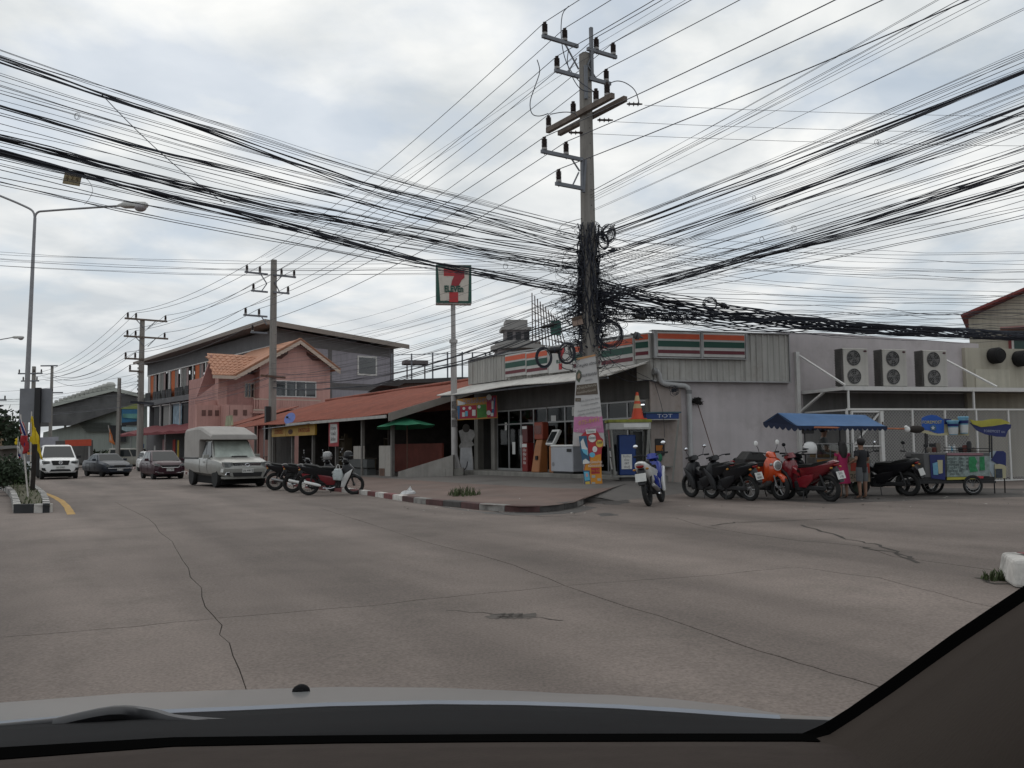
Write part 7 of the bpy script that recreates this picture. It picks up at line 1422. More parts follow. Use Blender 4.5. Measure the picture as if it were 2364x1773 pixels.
# dark red hatchback
hatp = [(-1.85, .70, .40, .74, .92, .85), (-1.7, .80, .28, .82, .96, .88), (-1.1, .83, .22, .84, .96, .90), (0, .835, .20, .84, .94, .90), (.75, .83, .20, .84, .96, .86), (1.35, .82, .20, .80, .92, .80), (1.72, .76, .22, .72, .82, .78), (1.88, .60, .30, .56, .66, .82)]
hat = car('red_hatchback', 'dark maroon hatchback with chrome grille lips parked behind the silver pickup', 'car', (-18.8, 46.6, -.19), -.97, maroon_p, hatp, (-1.22, 1.23), .76, .30, (-1.62, -1.15, .10, 1.0, .76, .58, .92, 1.50), 'car')
front(hat, 1.72, .7, [('headlight', lamp_g, [(.46, .66), (.74, .71), (.78, .84), (.52, .79)], .12, .2, True), ('grille', grille_m, [(-.42, .62), (.42, .62), (.46, .74), (-.46, .74)], .165, .08, False), ('chrome_lip', chrome, [(-.42, .60), (.42, .60), (.47, .68), (.44, .68), (.40, .625), (-.40, .625), (-.44, .68), (-.47, .68)], .185, .03, False), ('lower_intake', grille_m, [(-.6, .28), (.6, .28), (.64, .50), (-.64, .50)], .155, .08, False), ('chrome_bracket', chrome, [(.5, .33), (.72, .40), (.74, .43), (.5, .36), (.3, .36), (.3, .33)], .165, .03, True)]); num_plate(hat, 1.90, .50, ['ฆข 705'], .36, .13)
# farther vehicles, partly hidden
van = car('beige_van', 'boxy beige minivan standing side-on beside the third pole', 'van', (P(303, 1040, 84).x, 84, gz(P(303, 1040, 84).x)), .25, beige_p, [(-2.0, .78, .4, .98, 1.02, .95), (-1.9, .84, .3, 1.0, 1.04, .96), (1.2, .84, .28, 1.0, 1.04, .96), (1.8, .82, .3, .96, 1.0, .92), (2.0, .74, .36, .86, .90, .9)], (-1.3, 1.25), .78, .3, (-1.95, -1.85, 1.1, 1.75, .82, .72, 1.02, 1.88), 'car')
w1_ = P(352, 1040, 66); wc1 = car('white_hatchback', 'small white car mostly hidden behind the maroon hatchback', 'car', (w1_.x, 66, gz(w1_.x)), -.95, white_p, hatp, (-1.22, 1.23), .76, .30, (-1.62, -1.2, .05, 1.0, .76, .60, .92, 1.52), 'car'); front(wc1, 1.72, .7, [('headlight', lamp_g, [(.44, .66), (.76, .72), (.78, .84), (.50, .78)], .04, .14, True)])
w2_ = P(66, 1040, 62); wc2 = car('blue_grey_car', 'pale blue-grey car half hidden behind the flags and the white pickup', 'car', (w2_.x, 62, gz(w2_.x)), -1.1, mat('bluegrey_paint', (.22, .26, .29), rough=.3, coat=.4), sedp, (-1.32, 1.30), .80, .31, (-1.45, -.75, .15, .85, .78, .60, .92, 1.42), 'car'); front(wc2, 2.0, .8, [('headlight', lamp_g, [(.40, .58), (.78, .60), (.78, .72), (.40, .70)], .06, .12, True)])
b = MB(); b.box(-.12, -.5, 1.43, .1, .5, 1.62); b.obj('roof_sign', mat('roofsign_orange', (.5, .2, .05)), wc2)
# ================================================================ motorcycles and scooters
bk_black = mat('gloss_black', (0.010, 0.010, 0.012), rough=.35, coat=.1, var=.1, spec=.3); bk_grey = mat('bike_grey', (0.030, 0.030, 0.032), rough=.5, var=.15, spec=.3); bk_red = mat('bike_red', (0.14, 0.009, 0.015), rough=.25, coat=.6, var=.05); bk_white = mat('bike_white', (0.58, 0.58, 0.57), rough=.25, coat=.5, var=.06); bk_blue = mat('bike_blue', (0.012, 0.03, 0.26), rough=.25, coat=.6, var=.05); bk_orange = mat('bike_orange', (0.50, 0.065, 0.016), rough=.22, coat=.7, var=.04); bk_dred = mat('bike_crimson', (0.20, 0.012, 0.02), rough=.3, coat=.6); seat_m = mat('seat_vinyl', (0.010, 0.010, 0.010), rough=.7, var=.2, spec=.2); bk_silver = mat('bike_silver', (0.28, 0.28, 0.28), rough=.35, metal=.5)
gold = mat('gold_rim', (0.55, 0.33, 0.05), rough=.4, metal=.3)
def pad(par, poly, w, m, nm, k=.80, y0=0.0, sm=50):
    cx_ = sum(p[0] for p in poly)/len(poly); cz_ = sum(p[1] for p in poly)/len(poly); b = MB()
    sc_ = lambda s_: [(cx_+(p[0]-cx_)*s_, cz_+(p[1]-cz_)*s_) for p in poly]
    b.loft([[(x, y0+y, z) for (x, z) in sc_(s_)] for (y, s_) in ((-w, k), (-w*.75, (1+k)/2+.05), (-w*.3, 1.0), (w*.3, 1.0), (w*.75, (1+k)/2+.05), (w, k))]); return b.obj(nm, m, par, smooth=sm)
def bike_wheel(par, x, r, wd, rim_m, spoke=True, tw=.05):
    b = MB(); b.torus((0, 0, 0), r-tw*.8, tw, 'y', 26, 8); w = b.obj('wheel', rubber, par, smooth=60); w.location = (x, 0, r)
    b = MB(); b.torus((0, 0, 0), r-tw*1.9, .012, 'y', 24, 5)
    n = 16 if spoke else 5
    for i in range(n): a = 2*pi*i/n; b.cyl((cos(a)*.03, (.02 if i % 2 else -.02), sin(a)*.03), (cos(a+.15)*(r-tw*1.9), 0, sin(a+.15)*(r-tw*1.9)), .0035 if spoke else .014, n=3 if spoke else 4)
    b.cyl((0, -.05, 0), (0, .05, 0), .035, n=10); b.obj('rim', rim_m, w); return w
def bike(name, label, loc, fwd, c1, c2, c3=None, lean=.13, rim=bk_silver, plate=None, retro=False, wd=.05, seatm=seat_m, muf=bk_silver, wr=.285, mirror=True, group=None, sc=1.0, turn=.3, tailm=None, mm=None, rear_rack=False):
    rz_ = atan2(fwd[1], fwd[0]); k = thing(name, label, 'motor scooter', loc, 0, group, sc, (-lean, 0, rz_)); c3 = c3 or c2
    bike_wheel(k, -.62, wr, .09, rim, not retro, wd); fw = bike_wheel(k, .64, wr, .08, rim, not retro, wd)
    for s_ in (1, -1): b = MB(); b.tube([(.64, s_*.075, wr), (.57, s_*.075, wr+.22), (.46, s_*.06, .72)], .017, 6); b.obj('fork', bk_grey if not retro else bk_silver, k)
    pad(k, [(.86, wr+.14), (.80, wr+.24), (.66, wr+wr+.045), (.50, wr+.28), (.42, wr+.12), (.46, wr+.10), (.55, wr+.22), (.66, wr+wr), (.76, wr+.20), (.82, wr+.11)], .065, c1 if not retro else c1, 'front_fender', .8)
    if retro:
        pad(k, [(.52, .90), (.60, .74), (.60, .58), (.46, .40), (.36, .34), (.26, .30), (.24, .38), (.34, .46), (.40, .62), (.38, .84), (.44, .94)], .20, c1, 'leg_shield', .72)
        pad(k, [(.50, .60), (.46, .38), (.24, .24), (-.2, .22), (-.2, .30), (.22, .30), (.38, .42), (.42, .62)], .17, bk_silver, 'shield_trim', .85)
        pad(k, [(-.12, .30), (.02, .40), (.10, .72), (-.30, .76), (-.72, .74), (-.84, .60), (-.70, .44), (-.40, .34)], .19, c1, 'side_cowl', .70)
        b = MB(); b.lathe([(0, .62), (.06, .635), (.085, .625), (.10, .60), (.10, .56)], (0, 0, .74), 18, 'x'); b.v = [(v[0], v[1], v[2]) for v in b.v]; b.obj('headlight', lamp_g, k, smooth=60)
        b = MB(); b.torus((.605, 0, .74), .098, .016, 'x', 20, 6, 1.0); b.obj('headlight_ring', white_plastic, k, smooth=60)
        for s_ in (1, -1): pad(k, [(.58, .80), (.60, .77), (.58, .74), (.54, .77)], .035, lamp_g, 'indicator', .6, s_*.15)
    else:
        pad(k, [(.50, .90), (.66, .74), (.60, .62), (.54, .46), (.46, .28), (.32, .26), (.34, .50), (.28, .66), (.34, .88)], .15, c1, 'front_cowl', .72)
        for s_ in (1, -1): pad(k, [(.62, .76), (.56, .60), (.46, .40), (.38, .22), (.28, .24), (.30, .44), (.40, .62)], .035, c2, 'leg_guard', .8, s_*.155)
        pad(k, [(.42, .62), (.30, .60), (-.10, .44), (-.20, .40), (-.12, .56), (.12, .64), (.34, .78)], .08, c3, 'frame_cover', .8)
        pad(k, [(-.14, .36), (.12, .50), (.20, .72), (-.40, .80), (-.86, .90), (-.95, .86), (-.74, .66), (-.42, .50)], .13, tailm or c1, 'side_cowl', .72)
        for s_ in (1, -1): pad(k, [(.12, .62), (.14, .68), (-.34, .74), (-.80, .86), (-.70, .78), (-.30, .66)], .012, c2, 'side_stripe', .9, s_*.112)
        for s_ in (1, -1): pad(k, [(.16, .50), (-.08, .56), (-.36, .60), (-.30, .46), (-.10, .30), (.10, .30)], .02, c3, 'lower_panel', .85, s_*.125)
        b = MB(); b.ball((.535, 0, .80), .07, 10, 6, (.7, 1.3, .8)); b.obj('headlight', lamp_g, k, smooth=60)
    pad(k, [(.16, .72), (.12, .79), (-.05, .805), (-.30, .80), (-.42, .85), (-.74, .90), (-.80, .86), (-.62, .78), (-.2, .73)], .125, seatm, 'seat', .8)
    b = MB(); b.box(-.02, -.09, .20, .30, .09, .42); b.cyl((.12, -.12, .30), (.12, .12, .30), .09, n=12); b.box(-.6, .06, .24, 0, .11, .34); b.obj('engine', bk_grey, k, bevel=.02)
    b = MB(); b.tube([(.2, -.08, .26), (.0, -.14, .20), (-.22, -.16, .22)], .018, 6); b.obj('exhaust_pipe', chrome, k); b = MB(); b.lathe([(.025, -.76), (.042, -.74), (.044, -.38), (.025, -.28)], (0, 0, 0), 12, 'x'); o = b.obj('muffler', muf, k, smooth=50); o.location = (0, -.17, .22); o.rotation_euler = (0, radians(14), 0)
    b = MB(); b.tube([(.40, 0, .88), (.36, 0, 1.0)], .03, 8); b.tube(smooth_pts([(.26, .35, 1.02), (.32, .2, 1.03), (.37, 0, .98), (.32, -.2, 1.03), (.26, -.35, 1.02)]), .013, 6); b.obj('handlebar', bk_grey, k)
    for s_ in (1, -1): b = MB(); b.cyl((.275, s_*.25, 1.025), (.25, s_*.37, 1.02), .021, n=8); b.obj('grip', rubber, k)
    pad(k, [(.30, .94), (.36, 1.05), (.46, 1.03), (.52, .92), (.44, .88)], .12 if not retro else .10, c1 if not retro else c1, 'handlebar_cowl', .6)
    if mirror:
        for s_ in (1, -1):
            b = MB(); b.tube([(.30, s_*.22, 1.03), (.32, s_*.27, 1.14), (.30, s_*.30, 1.20)], .007, 5); o = b.obj('mirror', bk_black, k); b = MB(); b.ball((.30, s_*.30, 1.235), .058, 12, 8, (.25, 1.0, .75 if not retro else 1.0)); b.obj('mirror_shell', bk_black if not retro else white_plastic, o, smooth=60); b = MB(); b.ball((.286, s_*.30, 1.235), .050, 12, 8, (.12, 1.0, .75 if not retro else 1)); b.obj('mirror_glass', mirror_m if not mm else mm, o, smooth=60)
    b = MB(); b.ball((-.88, 0, .80), .055, 10, 6, (.6, 1.5, .7)); b.obj('tail_light', lamp_r, k, smooth=60)
    for s_ in (1, -1): b = MB(); b.ball((-.86, s_*.13, .74), .03, 8, 6, (1, 1.2, .8)); b.obj('indicator', mat('amber', (.4, .18, .03), rough=.3), k, smooth=60)
    pad(k, [(-.84, .76), (-.92, .62), (-1.0, .44), (-.96, .42), (-.86, .56), (-.74, .70)], .07, bk_black, 'rear_fender', .9)
    if plate:
        b = MB(); b.slab([(-.955, -.11, .66), (-.955, .11, .66), (-1.0, .11, .50), (-1.0, -.11, .50)], .008); p = b.obj('number_plate', plate_m, k)
        for i, s_ in enumerate(plate): text(s_, .075, plate_k, p, (-.975-.018*(i), 0, .615-.07*i), (0, -1, 0), (.27, 0, 1), th=.001)
    b = MB(); b.tube([(.02, .10, .24), (-.04, .2, .03)], .011, 5); b.tube([(-.2, -.1, .2), (-.28, -.12, .03)], .012, 5) if False else None; b.obj('side_stand', bk_grey, k)
    for s_ in (1, -1): b = MB(); b.tube([(-.60, s_*.09, wr), (-.50, s_*.11, .62)], .022, 6); b.obj('shock_absorber', bk_grey, k)
    if rear_rack: b = MB(); b.tube([(-.55, .09, .88), (-.95, .09, .93), (-.95, -.09, .93), (-.55, -.09, .88)], .012, 5); b.obj('grab_rail', bk_silver, k)
    return k
def gpt(x, y, back=(0, 0), d=0.0):
    p = G(x, y); return p
def place(px, py, fwd, rear=True, s=1.0):
    """ground point under one wheel -> origin of the bike"""
    p = G(px, py); f = Vector((fwd[0], fwd[1], 0)).normalized(); q = p + f*(.62*s if rear else -.64*s); q.z = gz(q.x) + .002; return q
f1 = (1, .12)
bike('motor_scooter', 'white, black and red scooter nearest the kerb with a gold front rim', place(716, 1143.5, f1), f1, bk_black, bk_white, bk_red, rim=bk_grey, sc=1.06, muf=white_plastic, wd=.04, lean=-.12)
bpy.data.objects['motor_scooter'].name = 'motor_scooter'
f2 = (1, .25)
bike('motor_scooter', 'middle of the three left-hand scooters, black with a helmet on it', place(677, 1137, f2), f2, bk_black, bk_grey, bk_dred, rim=bk_grey, sc=1.05, muf=white_plastic, lean=-.12)
bike('motor_scooter', 'black and white scooter with red bars beside the silver pickup', place(637, 1132, f2), f2, bk_black, bk_white, bk_black, rim=bk_grey, sc=1.05, lean=-.12)
fb_ = (.36, .93); bike('motor_scooter', 'blue scooter with white tail panel parked by the phone booths', place(1500, 1168, fb_), fb_, bk_blue, bk_white, bk_blue, rim=bk_black, plate=['', ''], sc=1.08, lean=.14, tailm=bk_white)
fk_ = (-.50, .87); bike('motor_scooter', 'black scooter with a blue-edged plate in front of the downpipe', place(1681, 1153, fk_), fk_, bk_black, bk_grey, bk_black, plate=['กก', '9203'], sc=1.0, rim=bk_grey)
bike('motor_scooter', 'black motorcycle carrying a black-covered load, left of the orange scooter', place(1733, 1156, fk_), fk_, bk_black, bk_grey, bk_black, plate=['161', '8081'], rim=bk_silver, mirror=False)
fo_ = (.42, -.91); bike('motor_scooter', 'bright orange retro scooter with a round chrome-ringed headlight', place(1800, 1154, fo_, False), fo_, bk_orange, bk_silver, retro=True, rim=bk_silver, wr=.27, wd=.05, sc=1.06, lean=-.04, mm=bk_black)
fd_ = (.30, -.95); bike('motor_scooter', 'black scooter squeezed between the orange one and the red one', place(1852, 1146, fd_, False), fd_, bk_black, bk_grey, bk_black, rim=bk_grey, lean=.05)
fr_ = (-.45, .89); bike('motor_scooter', 'red and black scooter with a white helmet hung on its bars', place(1917, 1158, fr_), fr_, bk_red, bk_black, bk_dred, plate=['511', '118'], rim=bk_black, mirror=False, sc=1.03, lean=.12)
bike('motor_scooter', 'black scooter with one bright mirror right of the two children', place(2100, 1145, (-.6, .8)), (-.6, .8), bk_black, bk_black, bk_black, plate=['', ''], rim=bk_grey)
bike('motor_scooter', 'dark grey scooter with a silver headlamp beside the ice-cream cart', place(2150, 1136, (-.75, -.5)), (-.75, -.5), bk_grey, bk_black, bk_black, rim=bk_silver, sc=.98, mirror=True, mm=bk_black)
def helmet(label, loc, m, visor=True, rz_=0.0, s=1.0):
    k = thing('helmet', label, 'helmet', loc, rz_, None, s); b = MB(); pr = [(0, .15), (.06, .145), (.11, .11), (.135, .05), (.14, -.02), (.13, -.08), (.115, -.11)]; b.lathe(pr, (0, 0, 0), 18, 'z', (1.08, .92)); b.obj('shell', m, k, smooth=60)
    b = MB(); b.ball((.03, 0, -.005), .135, 14, 8, (1.0, .86, .42)); b.obj('visor', glass_dark, k, smooth=60); b = MB(); b.torus((0, 0, -.11), .115, .012, 'z', 18, 5, 1.05); b.obj('lining', black_m, k); return k
helmet('glossy white full-face helmet on the red scooter', P(1870, 1036, 20.3), bk_white, rz_=radians(195), s=1.12)
helmet('silver and black helmet standing on the middle left-hand scooter', P(756, 1053, 27.4), bk_silver, rz_=.3); helmet('black helmet hung on the front of the white and red scooter', P(804, 1052, 26.4), bk_black, rz_=-.4)
k = thing('covered_load', 'black plastic-covered box strapped on the motorcycle left of the orange scooter', 'box', P(1735, 1083, 20.9), .25); b = MB(); b.loft([[(-.34, -.22, 0), (.30, -.22, 0), (.30, .22, 0), (-.34, .22, 0)], [(-.30, -.24, .24), (.32, -.24, .22), (.32, .24, .22), (-.30, .24, .24)], [(-.14, -.20, .43), (.18, -.20, .40), (.18, .2, .40), (-.14, .2, .43)]]); b.obj('cover', mat('black_tarp', (.016, .015, .015), rough=.45, bump=.5, bscale=8), k, bevel=.02, seg=2); b = MB(); b.box(-.36, -.25, .10, .33, .25, .13); b.obj('strap', rust, k)
k = thing('shopping_bag', 'pale plastic shopping bag hanging from the white and red scooter', 'bag', P(780, 1082, 26.0)); b = MB(); b.loft([[(-.10, -.06, 0), (.10, -.06, 0), (.10, .06, 0), (-.10, .06, 0)], [(-.15, -.09, -.20), (.16, -.09, -.18), (.16, .09, -.18), (-.15, .09, -.2)], [(-.13, -.07, -.34), (.12, -.07, -.36), (.12, .07, -.36), (-.13, .07, -.34)]]); b.obj('bag', mat('bag_plastic', (.42, .46, .46), rough=.4, var=.25, scale=12), k, smooth=60, bevel=.03, seg=2); b = MB(); b.tube([(-.06, 0, 0), (-.02, 0, .12), (.03, 0, .12), (.06, 0, 0)], .008, 4); b.obj('handle', white_plastic, k)
# ================================================================ people
skin_m = mat('skin', (0.22, 0.125, 0.085), rough=.6, var=.06); hair_m = mat('hair', (0.012, 0.010, 0.010), rough=.6, var=.2, scale=20)
def person(label, loc, rz_, H, shirt, lower, skirt=False, arms=None, long_hair=False, lean=0.0, sc=1.0):
    """faces +x; one continuous skinned body, clothes and hair as children"""
    k = thing('person', label, 'person', loc, rz_); u = H/7.6*1.0   # head unit (child heads are larger)
    hip = H*.50; sh = H*.79; V = []; E = []; Rr = []
    def v(x, y, z, r, pr=None):
        V.append((x, y, z)); Rr.append(r)
        if pr is not None: E.append((pr, len(V)-1))
        return len(V)-1
    L = lean
    pel = v(0, 0, hip, .075*H); sp1 = v(.01+L*.3, 0, H*.62, .068*H, pel); ch = v(.01+L*.7, 0, H*.73, .080*H, sp1); nk = v(L, 0, H*.835, .030*H, ch); hd0 = v(L+.01, 0, H*.875, .045*H, nk); hd = v(L+.01, 0, H*.935, .060*H, hd0)
    for s_ in (1, -1):
        a = v(0, s_*.05*H, hip-.03*H, .055*H, pel); kn = v(.012*s_, s_*.055*H, H*.27, .036*H, a); an = v(-.01, s_*.058*H, H*.045, .022*H, kn); v(.07*H, s_*.068*H, H*.018, .017*H, an)
        ar = (arms or {}).get(s_, [(0.0, .17, .62), (.06, .16, .47)]); s0 = v(L*.9, s_*.105*H, sh-.01*H, .034*H, ch)
        e = v(L*.6+ar[0][0]*H, s_*ar[0][1]*H, ar[0][2]*H, .024*H, s0); w = v(L*.5+ar[1][0]*H, s_*ar[1][1]*H, ar[1][2]*H, .017*H, e)
        d = (Vector(V[w]) - Vector(V[e])).normalized(); pl = Vector(V[w]) + d*.035*H; pm = v(*pl, .016*H, w)
        for i, (o_, ln) in enumerate(((-.018, .036), (-.007, .044), (.005, .042), (.016, .034))): q = pl + d*ln*H + Vector((o_*H, 0, -.006*H)); v(*q, .0055*H, pm)
        t_ = Vector(V[w]) + d*.02*H + Vector((.026*H, 0, 0)); v(*t_, .0065*H, w)
    me = bpy.data.meshes.new('body'); me.from_pydata(V, E, []); o = bpy.data.objects.new('body', me); COL.objects.link(o); o.parent = k; me.materials.append(skin_m)
    sm = o.modifiers.new('skin', 'SKIN'); sm.use_smooth_shade = True
    for i, s_ in enumerate(me.skin_vertices[0].data): s_.radius = (Rr[i]*(.72 if i in (0, 1, 2) else 1), Rr[i])
    me.skin_vertices[0].data[0].use_root = True; ss = o.modifiers.new('s', 'SUBSURF'); ss.levels = ss.render_levels = 1
    # face
    hc = Vector((L+.012, 0, H*.938)); rh = .066*H
    b = MB(); b.ball(hc + Vector((rh*.72, 0, -rh*.18)), rh*.16, 8, 6, (1.2, .8, 1.1)); b.obj('nose', skin_m, k, smooth=60)
    for s_ in (1, -1):
        b = MB(); b.ball(hc + Vector((rh*.70, s_*rh*.34, rh*.02)), rh*.11, 8, 6, (.5, 1.2, .7)); b.obj('eye', mat('eye_dark', (.03, .02, .02), rough=.2), k)
        b = MB(); b.ball(hc + Vector((-rh*.05, s_*rh*.86, -rh*.1)), rh*.2, 8, 6, (.6, .4, 1.1)); b.obj('ear', skin_m, k)
    b = MB(); b.ball(hc + Vector((rh*.68, 0, -rh*.50)), rh*.18, 8, 6, (.4, 1.3, .35)); b.obj('mouth', mat('lip', (.25, .09, .07)), k)
    b = MB(); b.ball(hc + Vector((-rh*.16, 0, rh*.16)), rh*1.10, 16, 10, (.98, .94, .98)); b.v = [p if not (p[0] > hc.x + rh*.35 and p[2] < hc.z + rh*.45) else (hc.x + rh*.35, p[1]*.9, p[2]) for p in b.v]; b.obj('hair', hair_m, k, smooth=60)
    if long_hair:
        b = MB(); r = random.Random(2); rr = []
        for i in range(8): t = i/7; z = H*(.95-.24*t); rr.append([(hc.x - rh*.55 - .02*t + cos(a*pi/6)*rh*(.62+.25*t*(1-t)), sin(a*pi/6)*rh*(.98+.35*sin(pi*t)*1.0)*(1-.25*t*t), z + r.uniform(-.008, .008)) for a in range(12)])
        b.loft(rr); b.obj('long_hair', hair_m, k, smooth=60)
    # clothes
    def shell(levels, m, nm, off=0.0):
        b = MB(); n = 18; b.loft([[(L*lx + cx_ + cos(2*pi*i/n)*rx*H*(1+.02*sin(5*i)), sin(2*pi*i/n)*ry*H*(1+.02*cos(7*i)), z*H) for i in range(n)] for (z, rx, ry, cx_, lx) in levels]); return b.obj(nm, m, k, smooth=60)
    top_z = .42 if not skirt else .60
    shell([(top_z+.02, .070, .098, 0, 0), (.50, .072, .100, 0, 0), (.62, .064, .092, 0, .3), (.72, .074, .108, 0, .7), (.785, .060, .115, 0, .85), (.815, .036, .070, 0, .95)] if not skirt else [(.60, .066, .092, 0, 0), (.62, .062, .086, 0, .3), (.72, .072, .098, 0, .7), (.785, .055, .100, 0, .85), (.81, .034, .060, 0, .95)], shirt, 'shirt')
    for s_ in (1, -1):
        ar = (arms or {}).get(s_, [(0.0, .17, .62), (.06, .16, .47)]); a = Vector((L*.9, s_*.10*H, sh-.005*H)); e = Vector((L*.6+ar[0][0]*H, s_*ar[0][1]*H, ar[0][2]*H)); b = MB(); f = .62 if not skirt else .3; b.tube([a, a.lerp(e, f*.5), a.lerp(e, f)], [.044*H, .042*H, .042*H], 10); b.obj('sleeve', shirt, k, smooth=60)
    if skirt: shell([(.26, .105, .135, 0, 0), (.30, .100, .132, 0, 0), (.42, .085, .115, 0, 0), (.52, .074, .098, 0, 0), (.60, .062, .088, 0, .2)], lower, 'skirt')
    else:
        shell([(.46, .068, .094, 0, 0), (.53, .070, .096, 0, 0)], lower, 'waistband')
        for s_ in (1, -1): b = MB(); b.tube([(0, s_*.045*H, H*.52), (0, s_*.052*H, H*.42), (.005, s_*.056*H, H*.29)], [.062*H, .062*H, .056*H], 12); b.obj('trouser_leg', lower, k, smooth=60)
    for s_ in (1, -1): b = MB(); b.cbox((.03*H, s_*.064*H, .008*H), (.15*H, .055*H, .016*H)); b.obj('sandal', mat('sandal', (.05, .04, .035)), k, bevel=.006)
    return k
gpos = G(1948, 1150); girl = person('small girl in a bright pink dress with long black hair, seen from behind', gpos, radians(98), 1.31, mat('dress_pink', (.33, .018, .085), rough=.8, var=.1, scale=6), mat('dress_pink', (.33, .018, .085)), True, {1: [(.03, .13, .64), (.12, .10, .56)], -1: [(.03, .13, .64), (.12, .10, .56)]}, True)
bpos = G(1992, 1151); boy = person('boy in a black shirt and grey shorts standing right of the girl', bpos, radians(112), 1.36, mat('shirt_black', (.012, .012, .015), rough=.85, var=.2), mat('shorts_grey', (.10, .105, .11), rough=.85, var=.15), False, {1: [(-.04, .15, .65), (.10, .13, .60)], -1: [(.0, .15, .64), (.13, .10, .62)]})
vpos = P(1893, 1024, 22.1); vpos.z = gz(vpos.x); ven = person('stall vendor in a grey shirt and black cap leaning over the glass case', vpos, radians(-25), 1.74, mat('shirt_grey', (.085, .09, .09), rough=.85, var=.15), mat('trousers_dark', (.02, .02, .022)), False, {1: [(.06, .17, .62), (.2, .12, .60)], -1: [(.06, .17, .62), (.2, .12, .6)]}, False, .10)
b = MB(); b.lathe([(0, 1.0), (.09, .98), (.118, .90), (.12, .86)], (.112, 0, .755), 16, 'z'); b.v = [(v[0], v[1], v[2]) for v in b.v]; b.slab([(.20, -.09, 1.63), (.31, -.06, 1.61), (.31, .06, 1.61), (.20, .09, 1.63)], .012); b.obj('cap', black_m, ven, smooth=50)
b = MB(); b.ball((.20, 0, 1.585), .05, 10, 6, (.6, 1, .7)); b.obj('face_mask', white_plastic, ven, smooth=60)
# ================================================================ first stall with the blue awning
stk = thing('food_stall', 'food cart under a blue gabled tarpaulin with a scalloped edge', 'stall', (0, 0, 0))
blu = mat('tarp_blue', (0.025, 0.10, 0.24), rough=.6, var=.12, scale=3, bump=.2, bscale=8); bld = mat('tarp_navy', (0.008, 0.016, 0.045), rough=.7, var=.15)
RL, RR = P(1795, 953, 21.1), P(1998, 958, 21.1); FLc, FRc = P(1841, 984, 20.3), P(2048, 985, 20.3); BLc, BRc = P(1762, 975, 21.9), P(1975, 978, 21.9)
def sheet3(a, b_, c, d, n=14, sag=.03):
    r0 = []; m_ = 8
    for j in range(m_+1):
        v_ = j/m_; r0.append([a.lerp(b_, i/n).lerp(d.lerp(c, i/n), v_) - Vector((0, 0, sag*sin(pi*v_)*(1+.4*sin(i*1.7)))) for i in range(n+1)])
    return r0
b = MB(); b.loft(sheet3(FLc, FRc, RR, RL), cap=False, closed=False); b.loft(sheet3(BLc, BRc, RR, RL), cap=False, closed=False); o = b.obj('awning', blu, stk, smooth=60); o.modifiers.new('s', 'SOLIDIFY').thickness = .008
b = MB(); b.add([RL, FLc, BLc], [(0, 1, 2)]); b.obj('gable_cloth', bld, stk).modifiers.new('s', 'SOLIDIFY').thickness = .006
def scallop(a, c, n, h, nm):
    b = MB(); top_, low = [], []
    for i in range(n*6+1):
        t = i/(n*6); p = a.lerp(c, t); top_.append(p + Vector((0, -.01, .01))); low.append(p - Vector((0, .01, h*(.45 + .55*abs(sin(pi*t*n))))))
    b.loft([top_, low], cap=False, closed=False); b.obj(nm, bld, stk).modifiers.new('s', 'SOLIDIFY').thickness = .006
scallop(BLc, FLc, 6, .13, 'valance'); scallop(FLc, FRc, 18, .10, 'valance')
otr = mat('trim_orange', (.40, .14, .07), rough=.6, var=.3, scale=8)
b = MB(); b.cyl(P(1880, 986.5, 20.2), P(2095, 990, 20.6), .022, n=6); b.obj('front_pole', otr, stk)
for (x, Y_, y0) in ((1857, 20.4, 990), (1938, 21.8, 980), (1988, 20.6, 987)): t_ = P(x, y0, Y_); b = MB(); b.cyl((t_.x, Y_, gz(t_.x)), t_, .018, n=6); b.obj('post', black_m, stk)
C0 = P(1884, 1066, 20.95); cw_ = 1.28; cz = gz(C0.x)
b = MB(); b.box(C0.x, 20.95, cz+.34, C0.x+cw_, 21.6, cz+.92); b.obj('cart_body', mat('cart_steel', (.13, .12, .11), var=.25, scale=3), stk, bevel=.01)
b = MB(); b.box(C0.x+.02, 20.935, cz+.72, C0.x+.5, 20.948, cz+.88); b.obj('orange_panel', mat('stall_orange', (.33, .14, .03), var=.25, scale=6), stk)
b = MB(); b.box(C0.x+.72, 20.93, cz+.34, C0.x+cw_, 20.948, cz+.90); b.obj('menu_panel', mat('stall_menu', (.22, .17, .12), var=.5, scale=7), stk)
b = MB(); b.box(C0.x+.82, 20.925, cz+.60, C0.x+.96, 20.93, cz+.80); b.box(C0.x+1.18, 20.925, cz+.55, C0.x+1.27, 20.93, cz+.78); b.obj('red_print', s_dr, stk)['kind'] = 'stuff'
text('20', .16, plate_k, stk, (C0.x+.88, 20.926, cz+.47), (1, 0, 0), (0, 0, 1), th=.002); text('25', .16, plate_k, stk, (C0.x+1.16, 20.926, cz+.47), (1, 0, 0), (0, 0, 1), th=.002)
for (x, y) in ((C0.x+.02, 20.97), (C0.x+.36, 20.97), (C0.x+.9, 20.97), (C0.x+.02, 21.55), (C0.x+.9, 21.55)): b = MB(); b.box(x-.012, y-.012, cz+.92, x+.012, y+.012, cz+1.25); b.obj('case_post', alu, stk)
b = MB(); b.box(C0.x, 20.95, cz+1.25, C0.x+.92, 21.58, cz+1.275); b.obj('case_top', alu, stk)
b = MB(); b.box(C0.x+.04, 21.0, cz+.93, C0.x+.88, 21.5, cz+1.0); b.obj('food_tray', mat('food', (.20, .13, .06), var=.6, scale=20), stk)
